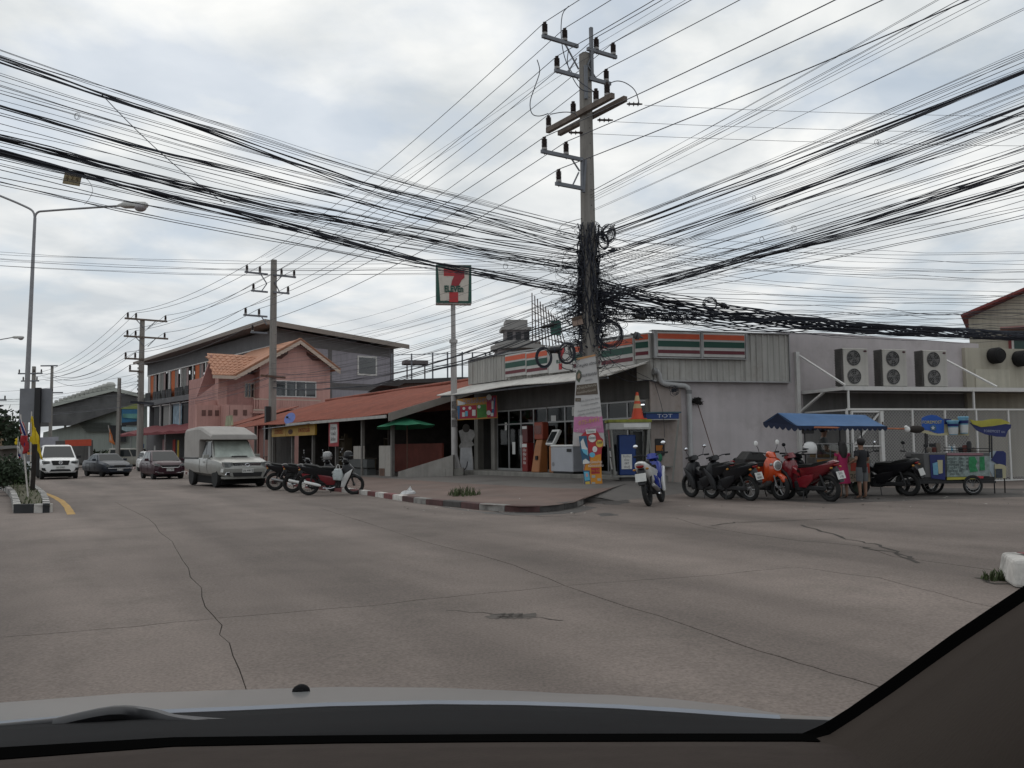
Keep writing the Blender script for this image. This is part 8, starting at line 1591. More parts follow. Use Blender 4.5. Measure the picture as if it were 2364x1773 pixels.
gcl = bpy.data.materials.new('clear_pane'); gcl.use_nodes = True; t = gcl.node_tree; t.nodes.clear(); o_ = t.nodes.new('ShaderNodeOutputMaterial'); tr_ = t.nodes.new('ShaderNodeBsdfTransparent'); tr_.inputs[0].default_value = (.85, .88, .87, 1); gl = t.nodes.new('ShaderNodeBsdfGlossy'); gl.inputs['Roughness'].default_value = .08; mxs = t.nodes.new('ShaderNodeMixShader'); mxs.inputs[0].default_value = .12; t.links.new(tr_.outputs[0], mxs.inputs[1]); t.links.new(gl.outputs[0], mxs.inputs[2]); t.links.new(mxs.outputs[0], o_.inputs[0])
b = MB(); b.box(C0.x+.03, 20.952, cz+.93, C0.x+.89, 20.956, cz+1.24); b.obj('case_pane', gcl, stk)
for s_ in (.2, 1.05): b = MB(); b.torus((C0.x+s_, 21.0, cz+.26), .22, .03, 'y', 20, 6); w_ = b.obj('cart_wheel', rubber, stk); 
k = thing('hanging_box', 'black box hanging under the front corner of the blue awning', 'box', P(1865, 994, 20.4)); b = MB(); b.box(-.13, -.06, -.07, .13, .06, .065); b.obj('box', black_m, k, bevel=.01); b = MB(); b.cyl((0, 0, .06), (0, 0, .12), .008, n=4); b.obj('hook', steel, k)
k = thing('tied_bag', 'dark bundle and white rag tied at the end of the orange awning pole', 'bag', P(2110, 991, 20.6)); b = MB(); b.ball((.06, 0, 0), .17, 12, 8, (1.15, .5, .55)); b.obj('bundle', mat('dark_cloth', (.03, .025, .022), rough=.9, bump=.5, bscale=12), k, smooth=60); b = MB(); b.ball((-.17, -.03, 0), .07, 10, 6, (1, .7, 1)); b.ball((-.2, -.03, .05), .045, 8, 6); b.obj('rag', white_plastic, k, smooth=60)
k = thing('carrier_bag', 'pale green carrier bag on the ground beside the children', 'bag', G(2025, 1142)); b = MB(); b.ball((-.35, .3, .16), .17, 12, 8, (.9, .6, 1.0)); b.obj('bag', mat('bag_green', (.10, .14, .10), rough=.5, var=.3, scale=10), k, smooth=60)
# ================================================================ ice-cream cart
ik = thing('ice_cream_cart', 'ice-cream sidecar cart with a blue shield sign and printed menu', 'stall', (0, 0, 0)); Yc = 20.6
navy = mat('ic_navy', (0.012, 0.02, 0.11), rough=.4, var=.15); icb = mat('ic_blue', (0.012, 0.08, 0.36), rough=.4, var=.2, scale=5); icy = mat('ic_yellow', (.36, .33, .05), rough=.5, var=.2, scale=4); icc = mat('ic_cream', (.40, .37, .24), rough=.5, var=.15); ics = mat('ic_sky', (.14, .33, .46), rough=.4, var=.25, scale=8); icw = mat('ic_white', (.50, .52, .52), rough=.4, var=.15)
def ip(x, y, Y=Yc): return P(x, y, Y)
def islab(pts, m, nm, Y=Yc, th=.02): b = MB(); b.slab([ip(x, y, Y) for (x, y) in pts], th); return b.obj(nm, m, ik)
islab([(2128, 965), (2138, 960), (2150, 957.5), (2162, 959), (2172, 965), (2179, 969), (2179, 999), (2170, 1001), (2158, 999), (2146, 994), (2136, 993), (2128, 992)], icb, 'shield_sign'); islab([(2128, 993), (2140, 994), (2152, 999), (2165, 1002), (2179, 1000), (2190, 998), (2192, 1004), (2170, 1006), (2150, 1004), (2128, 999)], icc, 'wave_strip', Yc-.03)
islab([(2179, 967), (2198, 968), (2230, 966), (2236, 985), (2236, 1006), (2180, 1004)], icc, 'back_board', Yc+.03); islab([(2180, 966), (2196, 968), (2194, 980), (2181, 979)], navy, 'back_board_top', Yc+.005)
text('FOREMOST', .105, mat('ic_gold', (.50, .45, .18)), ik, tuple(ip(2152, 975, Yc-.02)), (1, 0, 0), (0, 0, 1), th=.002, sx=.88)
b = MB(); b.lathe([(0, -.03), (.06, -.028), (.075, -.015)], tuple(ip(2154, 988, Yc)), 16, 'y'); b.obj('roundel', mat('ic_teal', (.05, .12, .2)), ik); 
st_ = [ip(2154 + (5 if i % 2 == 0 else 2.2)*sin(i*pi/5), 988 - (5 if i % 2 == 0 else 2.2)*cos(i*pi/5), Yc-.035) for i in range(10)]; b = MB(); b.slab(st_, .006); b.obj('star', icw, ik)
for (x, y0, y1, w) in ((2201, 971, 1004, 12.5), (2225.5, 962, 1001, 11)):
    c_ = ip(x, y1, Yc-.08); h = ip(x, y0, Yc-.08).z - c_.z; rr = w*Yc/2000; b = MB(); b.lathe([(rr*.72, 0), (rr*.95, h*.9), (rr*1.06, h*.9), (rr*1.06, h), (rr*.9, h*1.02), (0, h*1.02)], tuple(c_), 18); b.mi = 0; b.obj('cup_model', ics, ik, smooth=40); b = MB(); b.lathe([(rr*.78, h*.05), (rr*.90, h*.52)], tuple(c_), 18); b.obj('cup_label', icw, ik, smooth=40); b = MB(); b.lathe([(rr*.93, h*.60), (rr*1.0, h*.78)], tuple(c_), 18); b.obj('cup_band', navy, ik, smooth=40)
islab([(2238, 975), (2260, 985), (2290, 984), (2320, 979), (2334, 980), (2333, 988), (2326, 995), (2321, 1009), (2300, 1008), (2275, 1003), (2255, 994)], navy, 'wing_sign', Yc-.02); islab([(2238, 968), (2250, 971), (2268, 971), (2290, 967), (2310, 967), (2328, 974), (2333, 978), (2318, 979), (2295, 983), (2265, 986), (2245, 979)], icy, 'wing_wave', Yc-.045)
text('FOREMOST นม', .085, mat('ic_grey', (.30, .33, .45)), ik, tuple(ip(2296, 996, Yc-.035)), (1, 0, -.05), (0, 0, 1), th=.002, sx=.9)
for (x, y0, y1, Y_) in ((2136, 1000, 1058, 20.5), (2289, 1005, 1058, 20.5), (2140, 998, 1058, 21.3), (2284, 1003, 1058, 21.3)): b = MB(); b.cyl(P(x, y0, Y_), P(x+1, y1, Y_), .018, n=6); b.obj('post', black_m, ik)
cbx = P(2184, 1052, 20.35); cbr = P(2284, 1052, 20.35); zt0 = cbx.z; g0_ = gz(cbx.x)
b = MB(); b.box(cbx.x-.52, 20.36, g0_+.42, cbr.x, 21.3, zt0+.06); b.obj('cart_box', mat('cart_grey', (.10, .10, .10), var=.2), ik, bevel=.01)
islab([(2186, 1053), (2284, 1053), (2285, 1099), (2186, 1101)], mat('menu_print', (.22, .27, .26), var=.45, scale=9), 'menu_board', 20.33); islab([(2186, 1046), (2270, 1046), (2270, 1051), (2186, 1051)], mat('menu_pink', (.26, .14, .16), var=.3), 'pink_strip', 20.32)
islab([(2237, 1055), (2250, 1054), (2256, 1065), (2252, 1075), (2258, 1088), (2240, 1090), (2236, 1075)], mat('menu_green', (.03, .20, .08), var=.4, scale=14), 'green_print', 20.31, .01); islab([(2262, 1055), (2272, 1054), (2274, 1085), (2262, 1086)], mat('menu_green', (.03, .2, .08)), 'green_print', 20.31, .01)
islab([(2186, 1102), (2254, 1101), (2254, 1106), (2186, 1108)], icy, 'yellow_strip', 20.31); islab([(2255, 1099), (2270, 1099), (2270, 1104), (2255, 1105)], ro_, 'red_patch', 20.31)
mk = mat('menu_ink', (.05, .07, .07))
for i, s_ in enumerate(('ไอศกรีม  20.-', 'วานิลลา  25.-', 'ช็อกโกแลต 25.-', 'ถ้วยเล็ก 15.-', 'ถ้วยใหญ่ 30.-', 'โคน 10.-')): text(s_, .075, mk, ik, tuple(ip(2205, 1059+i*7, 20.315)), (1, 0, 0), (0, 0, 1), th=.001)
for i in range(4): text('25.-  30.-', .06, mk, ik, tuple(ip(2228, 1059+i*8, 20.315)), (1, 0, 0), (0, 0, 1), th=.001)
islab([(2146, 1050), (2181, 1050), (2182, 1108), (2150, 1104)], navy, 'side_poster', 20.34); islab([(2153, 1070), (2165, 1066), (2166, 1096), (2155, 1096)], ics, 'cup_print', 20.32, .01); islab([(2164, 1062), (2176, 1062), (2176, 1092), (2167, 1094)], icc, 'cup_print', 20.315, .01)
for (x, h, m) in ((2192, .17, icw), (2203, .17, icw), (2197, .12, ics)): c_ = ip(x, 1042, 20.6); k = thing('squeeze_bottle', 'white squeeze bottle standing on the ice-cream cart' if m is icw else 'small pale blue tub between the two squeeze bottles', 'bottle', c_, 0, 'bottles on the cart' if m is icw else None); b = MB(); b.lathe([(.035, 0), (.035, h*.6), (.012, h*.8), (.006, h)], (0, 0, 0), 10); b.obj('bottle', m, k, smooth=40); b = MB(); b.lathe([(.014, h*.72), (.014, h*.84)], (0, 0, 0), 8); b.obj('cap', navy, k)
r = random.Random(31)
for i in range(9): x = 2146 + i*5.0 if i < 5 else 2218+(i-5)*10; c_ = ip(x, 1044, 20.7 + r.uniform(0, .4)); k = thing('cart_utensil', 'dark pot or jar among the clutter on the cart top', 'pot', c_, 0, 'pots on the cart top'); h = r.uniform(.1, .26); b = MB(); b.lathe([(.05, 0), (.06, h*.8), (.04, h)], (0, 0, 0), 9); b.obj('pot', (dim[2], black_m, dim[3], bk_grey)[i % 4], k, smooth=40); b = MB(); b.lathe([(.045, h), (0, h+.02)], (0, 0, 0), 9); b.obj('lid', black_m, k)
b = MB(); b.tube([P(2180, 1034, 20.4), P(2289, 1036, 20.4)], .010, 5); b.tube([P(2180, 1040, 20.4), P(2289, 1042, 20.4)], .010, 5); b.obj('rail', black_m, ik)['kind'] = 'stuff'
for (x, Y_, rr) in ((2245, 20.3, .23), (2245, 21.35, .23), (2152, 20.9, .28)):
    c_ = G(x, 1141); c_ = Vector((P(x, 1100, Y_).x, Y_, gz(P(x, 1100, Y_).x)+rr)); b = MB(); b.torus(c_, rr-.03, .035, 'y', 24, 6); w_ = b.obj('wheel', rubber, ik, smooth=60); b = MB()
    for i in range(12): a = i*pi/6; b.cyl(c_, c_ + Vector((cos(a)*(rr-.05), 0, sin(a)*(rr-.05))), .004, n=3)
    b.torus(c_, rr-.06, .010, 'y', 20, 5); b.obj('rim', bk_silver, w_)
b = MB(); b.box(cbx.x-.7, 20.3, g0_+.28, cbr.x+.1, 20.36, g0_+.33); b.box(cbx.x-.7, 21.3, g0_+.28, cbr.x+.1, 21.36, g0_+.33); b.box(cbx.x-.7, 20.36, g0_+.33, cbr.x+.1, 21.3, g0_+.42); b.obj('chassis', black_m, ik)['kind'] = 'stuff'
pb = P(2303, 1070, 20.7); k = thing('poster_board', 'blue, white and cream poster board standing right of the ice-cream cart', 'sign', (pb.x, 20.7, gz(pb.x)))
def pbf(pts, m, nm, dy): b = MB(); b.slab([P(x, y, 20.7) - Vector((pb.x, 20.7, gz(pb.x))) + Vector((0, dy, 0)) for (x, y) in pts], .015); return b.obj(nm, m, k)
pbf([(2285, 1045), (2290, 1041), (2315, 1041), (2321, 1046), (2322, 1104), (2293, 1104), (2284, 1085)], mat('pb_pale', (.36, .42, .46)), 'board', 0); pbf([(2287, 1062), (2300, 1041), (2315, 1041), (2321, 1046), (2321, 1076), (2300, 1070)], navy, 'blue_field', -.02); pbf([(2294, 1072), (2306, 1071), (2318, 1074), (2321, 1080), (2320, 1104), (2296, 1104)], icc, 'cream_field', -.03); pbf([(2296, 1082), (2311, 1082), (2312, 1103), (2297, 1103)], mat('pb_dark', (.05, .06, .08), var=.6, scale=20), 'dark_logo', -.045)
b = MB(); b.cyl((-.1, 0, 0), (-.1, 0, .4), .015, n=5); b.obj('leg', black_m, k); b = MB(); b.cyl((.2, .1, 0), (.15, 0, .4), .015, n=5); b.obj('leg', black_m, k)
# ================================================================ phone booths, cone
yg = mat('roof_lichen', (.22, .23, .05), rough=.9, var=.35, scale=6); bm1 = mat('booth_grey', (.25, .25, .23), rough=.6, var=.2, scale=3, streak=.2); bb_ = mat('booth_blue', (.012, .04, .16), rough=.5, var=.2, scale=3); bth_g = mat('booth_glass', (.06, .065, .06), rough=.25, var=.3, scale=3)
bo_ = P(1450, 1097, 25.2); base = Vector((bo_.x, 25.2, gz(bo_.x))); k = thing('phone_booth', 'old blue phone booth with a mossy yellow-green roof, traffic cone on top', 'phone booth', base)
def bx_(x, y, Y=25.2): q = P(x, y, Y); return q - base
def bslab(par, pts, m, nm, th=.02, Y=25.2): b = MB(); b.slab([bx_(x, y, Y) for (x, y) in pts], th); return b.obj(nm, m, par)
TL, TR, BL, BR = bx_(1402, 979), bx_(1497, 977), bx_(1412, 1098), bx_(1483, 1088); D1 = Vector((.25, .8, 0)); zt1 = (TL.z+TR.z)/2+.02
Lx, Rx = TL.x, TR.x; 
b = MB(); b.box(Lx-.03, -.45, zt1, Rx+.03, .45, zt1+.09); b.obj('roof', yg, k, bevel=.015); b = MB(); b.box(Lx, -.44, zt1-.2, Rx, .44, zt1-.002); b.obj('header', mat('header_pale', (.38, .38, .36), var=.2), k, bevel=.01)
b = MB(); b.box(Lx+.42, -.452, zt1-.14, Rx-.06, -.442, zt1-.03); b.obj('header_label', paper, k)
zb_ = .45
for (tx, ty, bx2, by2) in ((Lx+.05, -.40, Lx+.15, -.32), (Rx-.05, -.40, Rx-.15, -.32), (Lx+.05, .40, Lx+.15, .32), (Rx-.05, .40, Rx-.15, .32)): beam(k, (tx, ty, zt1-.2), (bx2, by2, zb_), .06, .06, bm1, 'post')
b = MB(); b.slab([(Lx+.04, -.36, zt1-.2), (Lx+.04, .36, zt1-.2), (Lx+.14, .29, zb_+.02), (Lx+.14, -.29, zb_+.02)], .015); b.obj('side_panel', bth_g, k); b = MB(); b.slab([(Rx-.04, -.36, zt1-.2), (Rx-.04, .36, zt1-.2), (Rx-.14, .29, zb_+.02), (Rx-.14, -.29, zb_+.02)], .015); b.obj('side_panel', bth_g, k)
b = MB(); b.box(Lx+.30, -.25, zb_, Lx+.78, .33, zt1-.35); b.obj('phone_cabinet', bb_, k, bevel=.02); b = MB(); b.box(Lx+.78, .28, zb_, Rx-.15, .33, zt1-.25); b.obj('back_panel', bth_g, k)
b = MB(); b.box(Lx+.36, -.262, zb_+.18, Lx+.66, -.252, zb_+.60); st = b.obj('sticker', paper, k); 
for i, s_ in enumerate(('รับเงิน', 'ด่วน', '087', 'เงินกู้')): text(s_, .085, tk, k, (Lx+.51, -.264, zb_+.54-i*.1), (1, 0, 0), (0, 0, 1), th=.001)
for (y0, y1, z0, z1, m) in ((-.3, 0.05, 1.25, 1.75, mat('stk_pink', (.40, .15, .17), var=.4, scale=15)), (-.3, .1, .98, 1.15, paper), (-.2, .1, .62, 1.0-.06, paper)): b = MB(); b.slab([(Lx+.03+.06*(1.75-z1), y0, z1), (Lx+.03+.06*(1.75-z1), y1, z1), (Lx+.03+.08*(1.75-z0), y1, z0), (Lx+.03+.08*(1.75-z0), y0, z0)], .006); o = b.obj('sticker', m, k); o.location = (-.012, 0, 0)
b = MB(); b.box(Lx+.1, -.34, zb_-.05, Rx-.1, .34, zb_); b.obj('floor', bm1, k); b = MB(); b.box(Lx+.35, -.25, 0, Rx-.4, .25, zb_-.05); b.obj('pedestal', conc_dark, k)
cp_ = thing('traffic_cone', 'orange traffic cone with pale bands standing on the booth roof', 'traffic cone', base + Vector(((bx_(1472, 970)).x, 0, zt1+.092))); con = mat('cone_orange', (.55, .06, .02), rough=.5, var=.15, scale=6); cb_ = mat('cone_band', (.50, .38, .20), rough=.5)
b = MB(); b.box(-.24, -.24, 0, .24, .24, .035); b.obj('base', con, cp_, bevel=.01); hh = .80; rr_c = lambda z: .155*(1-z/hh)+.035
for (z0, z1, m, nm) in ((.035, .33, con, 'cone_body'), (.33, .46, cb_, 'reflective_band'), (.46, .54, con, 'cone_body'), (.54, .70, cb_, 'reflective_band'), (.70, hh, con, 'cone_body')): b = MB(); b.lathe([(rr_c(z0), z0), (rr_c(z1), z1)], (0, 0, 0), 18); b.obj(nm, m, cp_, smooth=40)
o2 = P(1530, 1110, 26.0); base = Vector((o2.x, 25.7, .25)); k2 = thing('phone_booth', 'open blue-roofed TOT phone booth standing against the shop corner', 'phone booth', base)
Lx = (P(1484, 960, 25.7)-base).x; Rx = (P(1564, 960, 25.7)-base).x; zt2 = P(1520, 968, 25.7).z - .25
b = MB(); b.box(Lx-.02, -.35, zt2+.17, Rx+.05, .35, zt2+.21); b.obj('roof', mat('tot_roof', (.05, .10, .13), rough=.6), k2); b = MB(); b.box(Lx+.04, -.33, zt2, Rx-.02, .33, zt2+.165); b.obj('header', bb_, k2, bevel=.008); b = MB(); b.box(Lx+.02, -.34, zt2-.03, Rx, .34, zt2-.002); b.obj('header_frame', alu, k2)
text('TOT', .15, mat('tot_white', (.45, .48, .55)), k2, ((Lx+Rx)/2+.08, -.333, zt2+.085), (1, 0, 0), (0, 0, 1), sx=1.5, th=.002)
for s_ in (-.3, .3): beam(k2, (Rx-.03, s_, zt2-.03), (Rx-.24, s_*.8, 0), .05, .05, bm1, 'post'); beam(k2, (Lx+.08, s_, zt2-.03), (Lx+.24, s_*.8, 0), .05, .05, bm1, 'post')
b = MB(); b.box(Lx+.25, .24, .75, Rx-.22, .27, zt2-.05); b.obj('back_glass', mat('booth_pane', (.12, .14, .14), rough=.3, var=.3), k2); b = MB(); b.box(Lx+.2, .1, 1.35, Lx+.42, .2, 1.68); b.obj('blue_notice', bb_, k2); b = MB(); b.box(Lx+.33, -.05, .78, Lx+.62, .22, 1.28); b.obj('telephone', bk_grey, k2, bevel=.02)
b = MB(); b.box(Lx+.36, -.062, .92, Lx+.56, -.052, 1.08); b.obj('orange_label', mat('tel_orange', (.45, .16, .03)), k2); b = MB(); b.ball((Lx+.42, -.1, .72), .13, 10, 8, (.9, .6, 1.1)); b.obj('green_pouch', mat('pouch_green', (.03, .16, .09)), k2, smooth=60); b = MB(); b.box(Lx+.22, -.2, .44, Rx-.2, .25, .47); b.obj('shelf', bm1, k2)
k = thing('blue_standpipe', 'thin light-blue plastic pipe rising behind the phone booths', 'pipe', P(1494, 1000, 25.95)-Vector((0, 0, .6))); b = MB(); b.cyl((0, 0, 0), (0, 0, P(1494, 910, 25.95).z - P(1494, 1000, 25.95).z + .6), .022, n=8); b.obj('pipe', mat('pvc_blue', (.03, .22, .40), rough=.5), k); b = MB(); hz_ = P(1494, 910, 25.95).z - P(1494, 1000, 25.95).z + .55; b.lathe([(.032, hz_), (.034, hz_+.06), (0, hz_+.07)], (0, 0, 0), 8); b.obj('cap', mat('pvc_blue', (0, 0, 0)), k)
k = thing('junction_box', 'small black box and wire knot fixed high beside the downpipe', 'box', P(1556, 901, 25.3)); b = MB(); r = random.Random(6); b.cbox((0, 0, 0), (.14, .08, .1))
b.obj('box', black_m, k); b = MB()
for i in range(9): b.torus((r.uniform(-.06, .06), -.05, r.uniform(-.08, .08)), r.uniform(.04, .12), .006, 'y', 12, 4)
b.obj('wire_knot', cable_m, k)
for i, (l_, lab) in enumerate([([(1372, 800), (1400, 850), (1450, 880), (1500, 878), (1540, 895), (1556, 900)], 'drop wire hanging from the pole to the box beside the downpipe'), ([(1376, 790), (1420, 840), (1470, 872), (1510, 879)], 'drop wire crossing the stripes to the fascia'), ([(1370, 780), (1410, 830), (1440, 845), (1500, 874)], 'drop wire passing over the canopy end'), ([(1510, 878), (1530, 950), (1534, 1010)], 'drop wire running down the shop corner')]): cable(smooth_pts([P(x, y, 24.9 + (x-1370)/200*.5) for (x, y) in l_]), .007, cable_m, 'drop_wire', lab, 'cable', None)
# ================================================================ odds and ends on the ground
tuft('weeds', P(1068, 1142, 21.9) * 1 if False else Vector((G(1070, 1142, .17).x, G(1070, 1142, .17).y, G(1070, 1142, .17).z - .02)), .42, .5, 150, .26, grass_m, 'tuft of green weeds growing out of the pavement near the kerb', 'weeds', None, 1.0, 4)
g_ = G(2322, 1338); tuft('weeds', g_, .22, .16, 170, .12, grass_m, 'patch of grass against the painted bollard at the right edge', 'weeds', None, .8, 9)
k = thing('kerb_block', 'red and white painted kerb end block at the right edge of the road', 'kerb block', G(2356, 1352)); b = MB(); b.loft([[(-.13, -.12, 0), (.9, -.5, 0), (1.1, .3, 0), (.1, .55, 0)], [(-.10, -.09, .24), (.9, -.46, .26), (1.1, .3, .26), (.12, .5, .24)]]); b.obj('block', kerb_white, k, bevel=.03, seg=2); b = MB(); b.loft([[(.03, -.135, .0), (.9, -.47-.04, 0), (.9, -.46, 0), (.03, -.10, 0)], [(.035, -.12, .235), (.9, -.50, .25), (.9, -.44, .25), (.03, -.08, .235)]]); b.obj('red_face', kerb_red, k); b = MB(); b.box(.15, .05, .258, .9, .3, .263); b.obj('red_top', kerb_red, k)
for (px, py, s_, lab) in ((941, 1152, 1.0, 'crumpled white plastic bag lying against the red and white kerb'), (1195, 1167, .5, 'small scrap of white litter in the gutter by the kerb corner'), (1145, 1173, .25, 'tiny white scrap in the gutter')):
    c_ = G(px, py); k = thing('litter', lab, 'litter', c_, 0, None, s_); r = random.Random(int(px)); b = MB(); b.ball((0, -.05, .10), .2, 12, 8, (1.1, .7, .8)); b.v = [(v[0]*(1+r.uniform(-.18, .18)), v[1], max(0, v[2])*(1+r.uniform(-.2, .2)) * (1.2 if v[0] > .05 else .8)) for v in b.v]; b.obj('crumpled_plastic', mat('litter_white', (.50, .50, .50), rough=.5, var=.2, scale=12), k, smooth=20)
r = random.Random(19); lit = MB()
for i in range(70): p = G(r.uniform(930, 1430), r.uniform(1160, 1188)) if i < 45 else G(r.uniform(1580, 2350), r.uniform(1146, 1175)); s_ = r.uniform(.015, .05); a = r.uniform(0, 6); lit.add([p + Vector((cos(a+j*1.57)*s_, sin(a+j*1.57)*s_*.7, .006 + r.uniform(0, .02))) for j in range(4)], [(0, 1, 2, 3)])
tag(lit.obj('litter_scraps', mat('scrap', (.35, .33, .30), var=.5, scale=1)), None, None, None, 'stuff')
# bushes on the island
for i, (x, y, Y_, s_, lab) in enumerate(((8, 1085, 33, .9, 'dark green bush on the island at the left edge'), (30, 1080, 36, .75, 'leafy yellowing bush beside the striped flag'), (-14, 1080, 30, 1.0, 'bush cut by the left edge of the photo'))):
    c_ = P(x, y, Y_); c_.z = gz(c_.x)+.15; k = thing('bush', lab, 'bush', c_); b = MB(); r = random.Random(i)
    for j in range(5): a = r.uniform(0, 6.28); b.tube([(0, 0, 0), (cos(a)*.3*s_, sin(a)*.3*s_, .6*s_)], [.02, .008], 5)
    b.obj('stem', mat('bark', (0, 0, 0)), k)['kind'] = 'stuff'; b = MB(); [leaves(b, (r.uniform(-.5, .5)*s_, r.uniform(-.4, .4)*s_, r.uniform(.4, .85)*s_), .55*s_, 260, .075, 90+i*9+j, (1, 1, .8)) for j in range(5)]; b.obj('foliage', leaf_a if i == 1 else leaf_b, k)
# ================================================================ the car the photograph was taken from
oc = thing('own_car', 'silver bonnet, black cowl, dashboard and windscreen pillar of the car around the camera', 'car', (0, 0.9, .0))
hood_p = mat('bonnet_silver', (0.30, 0.31, 0.315), rough=.3, metal=.35, var=.05, coat=.6, dirt=((.2, .19, .18), .3, 3)); trim_k = mat('cowl_black', (0.007, 0.007, 0.008), rough=.8, var=.2, scale=8, spec=.08); dash_m = mat('dashboard', (0.050, 0.040, 0.035), rough=.85, spec=.05, var=.12, scale=30, bump=.1, bscale=300); seal = mat('seal_black', (0.003, 0.003, 0.003), rough=1, spec=0); pillar_m = mat('pillar_trim', (0.043, 0.035, 0.030), rough=.9, spec=.05, var=.10, scale=3, bump=.06, bscale=250)
OC = oc.location
def cs_(x, y, Y): return P(x, y, Y) - Vector((0, .9, 0))
def crest(pts, Y0, Y1, Y2, drop):  # surface behind a crest line seen from inside
    pass
# rear edge of the bonnet (px y), crest (px y) along px x
xs_ = [-260, 0, 300, 560, 760, 1000, 1200, 1330, 1430, 1560, 1700, 1800, 1890, 1990]
rear_ = [1706, 1672, 1648, 1638, 1629, 1624, 1626, 1630, 1634, 1642, 1652, 1658, 1661, 1664]
crest_ = [1655, 1622, 1600, 1592, 1586, 1588, 1596, 1603, 1606, 1614, 1630, 1648, 1657, 1661]
Yr = lambda x: .98 - .00005*abs(x-900); Yf = lambda x: 1.62 - .00020*max(0, x-1000)*1.2
rows = []
for t in range(9):
    u = t/8; row = []
    for x, r0, c0 in zip(xs_, rear_, crest_):
        a, c = cs_(x, r0, Yr(x)), cs_(x, c0, Yf(x)); p = a.lerp(c, u); p.z += .002*sin(pi*u); row.append(p)
    rows.append(row)
for t in range(1, 6):
    row = []
    for x, c0 in zip(xs_, crest_): c = cs_(x, c0, Yf(x)); row.append(c + Vector((0, .09*t, -.012*t*t - .012*t)))
    rows.append(row)
rows.insert(0, [p - Vector((0, 0, .03)) for p in rows[0]])
b = MB(); b.loft(rows, cap=False, closed=False); o = b.obj('bonnet', hood_p, oc, smooth=45); o.modifiers.new('s', 'SOLIDIFY').thickness = .0015
b = MB(); b.tube([cs_(x, y-1, Yr(x)-.004) for x, y in zip(xs_[1:12], rear_[1:12])], .0035, 5); b.obj('bonnet_edge', mat('edge_bright', (.38, .40, .44), rough=.3, metal=.4), oc, smooth=60)
nz = cs_(695, 1603, 1.38) + Vector((0, 0, .006)); b = MB(); b.ball((nz.x, nz.y, nz.z-.003), .0145, 12, 8, (1, 1, .85)); b.box(nz.x-.006, nz.y-.014, nz.z-.005, nz.x+.006, nz.y-.008, nz.z+.004); b.obj('washer_nozzle', trim_k, oc, smooth=50)
cow = []; 
for (dy, dYY) in ((3, -.010), (14, -.06), (38, -.16), (60, -.24), (110, -.30)): cow.append([cs_(x, y + dy*(1.0 if x < 1500 else max(.35, 1-(x-1500)/700)), Yr(x)+dYY) for x, y in zip(xs_, rear_)])
b = MB(); b.loft(cow, cap=False, closed=False); b.obj('cowl', trim_k, oc, smooth=60).modifiers.new('s', 'SOLIDIFY').thickness = .001
def wiper(pts, r, nm='wiper'): b = MB(); b.tube(smooth_pts([cs_(x, y, Y) for (x, y, Y) in pts]), r, 6); return b.obj(nm, mat('wiper_grey', (.035, .035, .038), rough=.45), oc, smooth=60)
wiper([(-100, 1690, .93), (120, 1668, .92), (240, 1652, .91), (330, 1650, .90), (420, 1662, .89), (560, 1672, .87), (760, 1676, .86), (1100, 1678, .85), (1400, 1676, .84), (1440, 1684, .84)], .0045, 'wiper_blade'); wiper([(205, 1730, .84), (225, 1718, .85), (300, 1712, .85), (380, 1716, .85), (400, 1726, .84)], .003, 'wiper_arm'); wiper([(130, 1672, .91), (260, 1645, .90), (350, 1652, .90), (420, 1670, .88), (600, 1690, .86)], .007, 'wiper_arm'); wiper([(620, 1706, .85), (660, 1694, .86), (760, 1692, .86), (860, 1698, .85)], .003, 'wiper_arm')
# dashboard
dx_ = [-400, 0, 400, 800, 1200, 1600, 1850, 2300]; dy_ = [1775, 1752, 1722, 1714, 1711, 1710, 1710, 1722]
rows = [[cs_(x, y-17-max(0, 10-x/60), .62) for x, y in zip(dx_, dy_)], [cs_(x, y, .595) for x, y in zip(dx_, dy_)]]
b = MB(); b.loft(rows, cap=False, closed=False); b.obj('screen_seal', seal, oc).modifiers.new('s', 'SOLIDIFY').thickness = .001
rows = [[cs_(x, y+1, .60) - Vector((0, 0, .0)) for x, y in zip(dx_, dy_)], [cs_(x, y+14, .56) for x, y in zip(dx_, dy_)], [cs_(x, y+60, .47) for x, y in zip(dx_, dy_)], [cs_(x, y+150, .36) for x, y in zip(dx_, dy_)], [cs_(x, y+200, .34) - Vector((0, 0, .2)) for x, y in zip(dx_, dy_)]]
b = MB(); b.loft(rows, cap=False, closed=False); b.obj('dashboard', dash_m, oc, smooth=60).modifiers.new('s', 'SOLIDIFY').thickness = .002
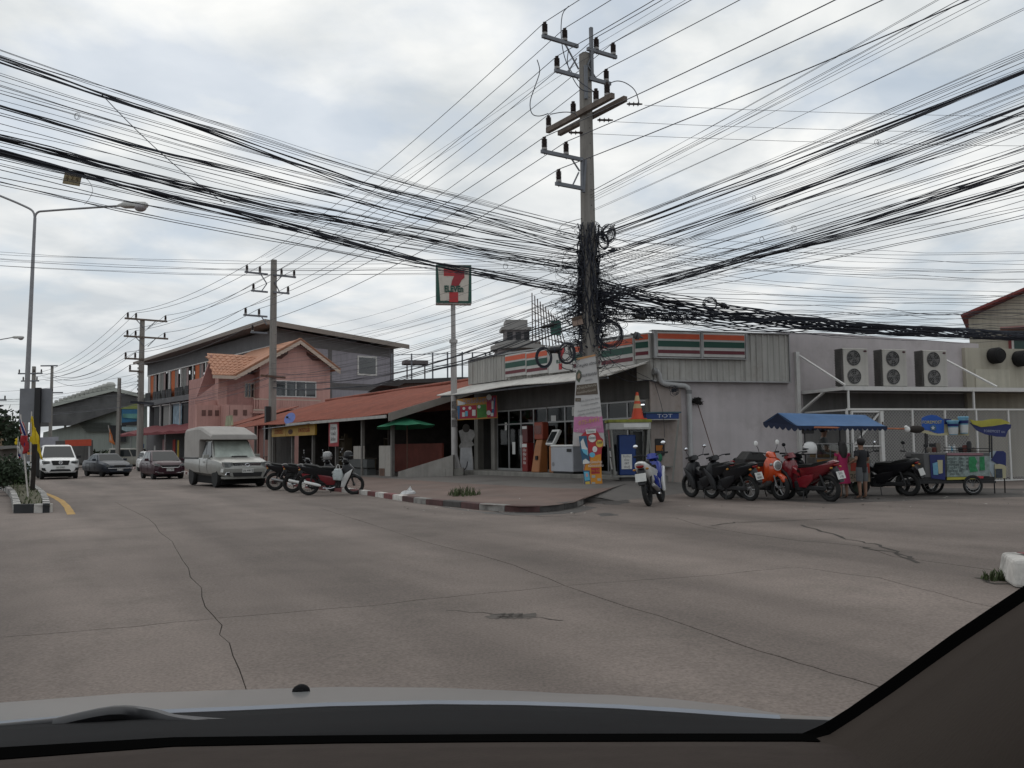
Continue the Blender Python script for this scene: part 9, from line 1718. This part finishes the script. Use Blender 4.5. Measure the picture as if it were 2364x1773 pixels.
# windscreen pillar
e_ = [(1700, 1708, .62), (1790, 1705, .62), (1850, 1694, .62), (1900, 1672, .61), (1960, 1634, .59), (2040, 1578, .57), (2120, 1520, .55), (2200, 1462, .53), (2280, 1408, .51), (2364, 1352, .49), (2460, 1290, .47), (2600, 1200, .44)]
in_ = [(1700, 1716, .61), (1790, 1715, .61), (1855, 1712, .61), (1915, 1696, .60), (1976, 1657, .58), (2058, 1601, .56), (2140, 1542, .54), (2222, 1484, .52), (2302, 1430, .50), (2386, 1374, .48), (2482, 1310, .46), (2620, 1220, .43)]
b = MB(); b.loft([[cs_(*p) for p in e_], [cs_(*p) for p in in_]], cap=False, closed=False); b.obj('pillar_seal', seal, oc).modifiers.new('s', 'SOLIDIFY').thickness = .001
in_ = in_[2:]
r3 = [[cs_(*p) for p in in_]]
for (dx1, dy1, dY) in ((25, 30, -.035), (70, 80, -.10), (160, 170, -.2), (320, 330, -.28), (620, 640, -.34)): r3.append([cs_(p[0]+dx1*.8 + 12, p[1]+dy1, max(.2, p[2]+dY)) for p in in_])
b = MB(); b.loft(r3, cap=False, closed=False); b.obj('pillar_trim', pillar_m, oc, smooth=60).modifiers.new('s', 'SOLIDIFY').thickness = .002

b = MB(); b.loft([[(-1.0, -.6, 1.60), (-.7, -.6, 1.68), (.35, -.6, 1.68), (.62, -.6, 1.60)], [(-1.0, -2.6, 1.58), (-.7, -2.6, 1.68), (.35, -2.6, 1.68), (.62, -2.6, 1.58)]], cap=False, closed=False); b.box(-1.05, -2.6, .4, -1.0, -.7, 1.1); b.box(.62, -2.6, .4, .67, -.75, 1.1); b.box(-1.0, -2.6, .4, .62, -2.55, 1.5); b.obj('unseen_cabin_shell', hood_p, oc).modifiers.new('s', 'SOLIDIFY').thickness = .02  # unseen roof, sides and back of the cabin, added to shade the dashboard
# worn smudge on the road, like old lettering
for i, (x0, x1) in enumerate(((1130, 1152), (1158, 1170), (1172, 1192), (1196, 1224))): blob([(x0, 1419), (x1, 1418), (x1+3, 1423), (x1-2, 1430), (x0+4, 1428)], 'stain', mat('old_tar', (.085, .073, .064), rough=.9, var=.4, scale=5), road, .002)
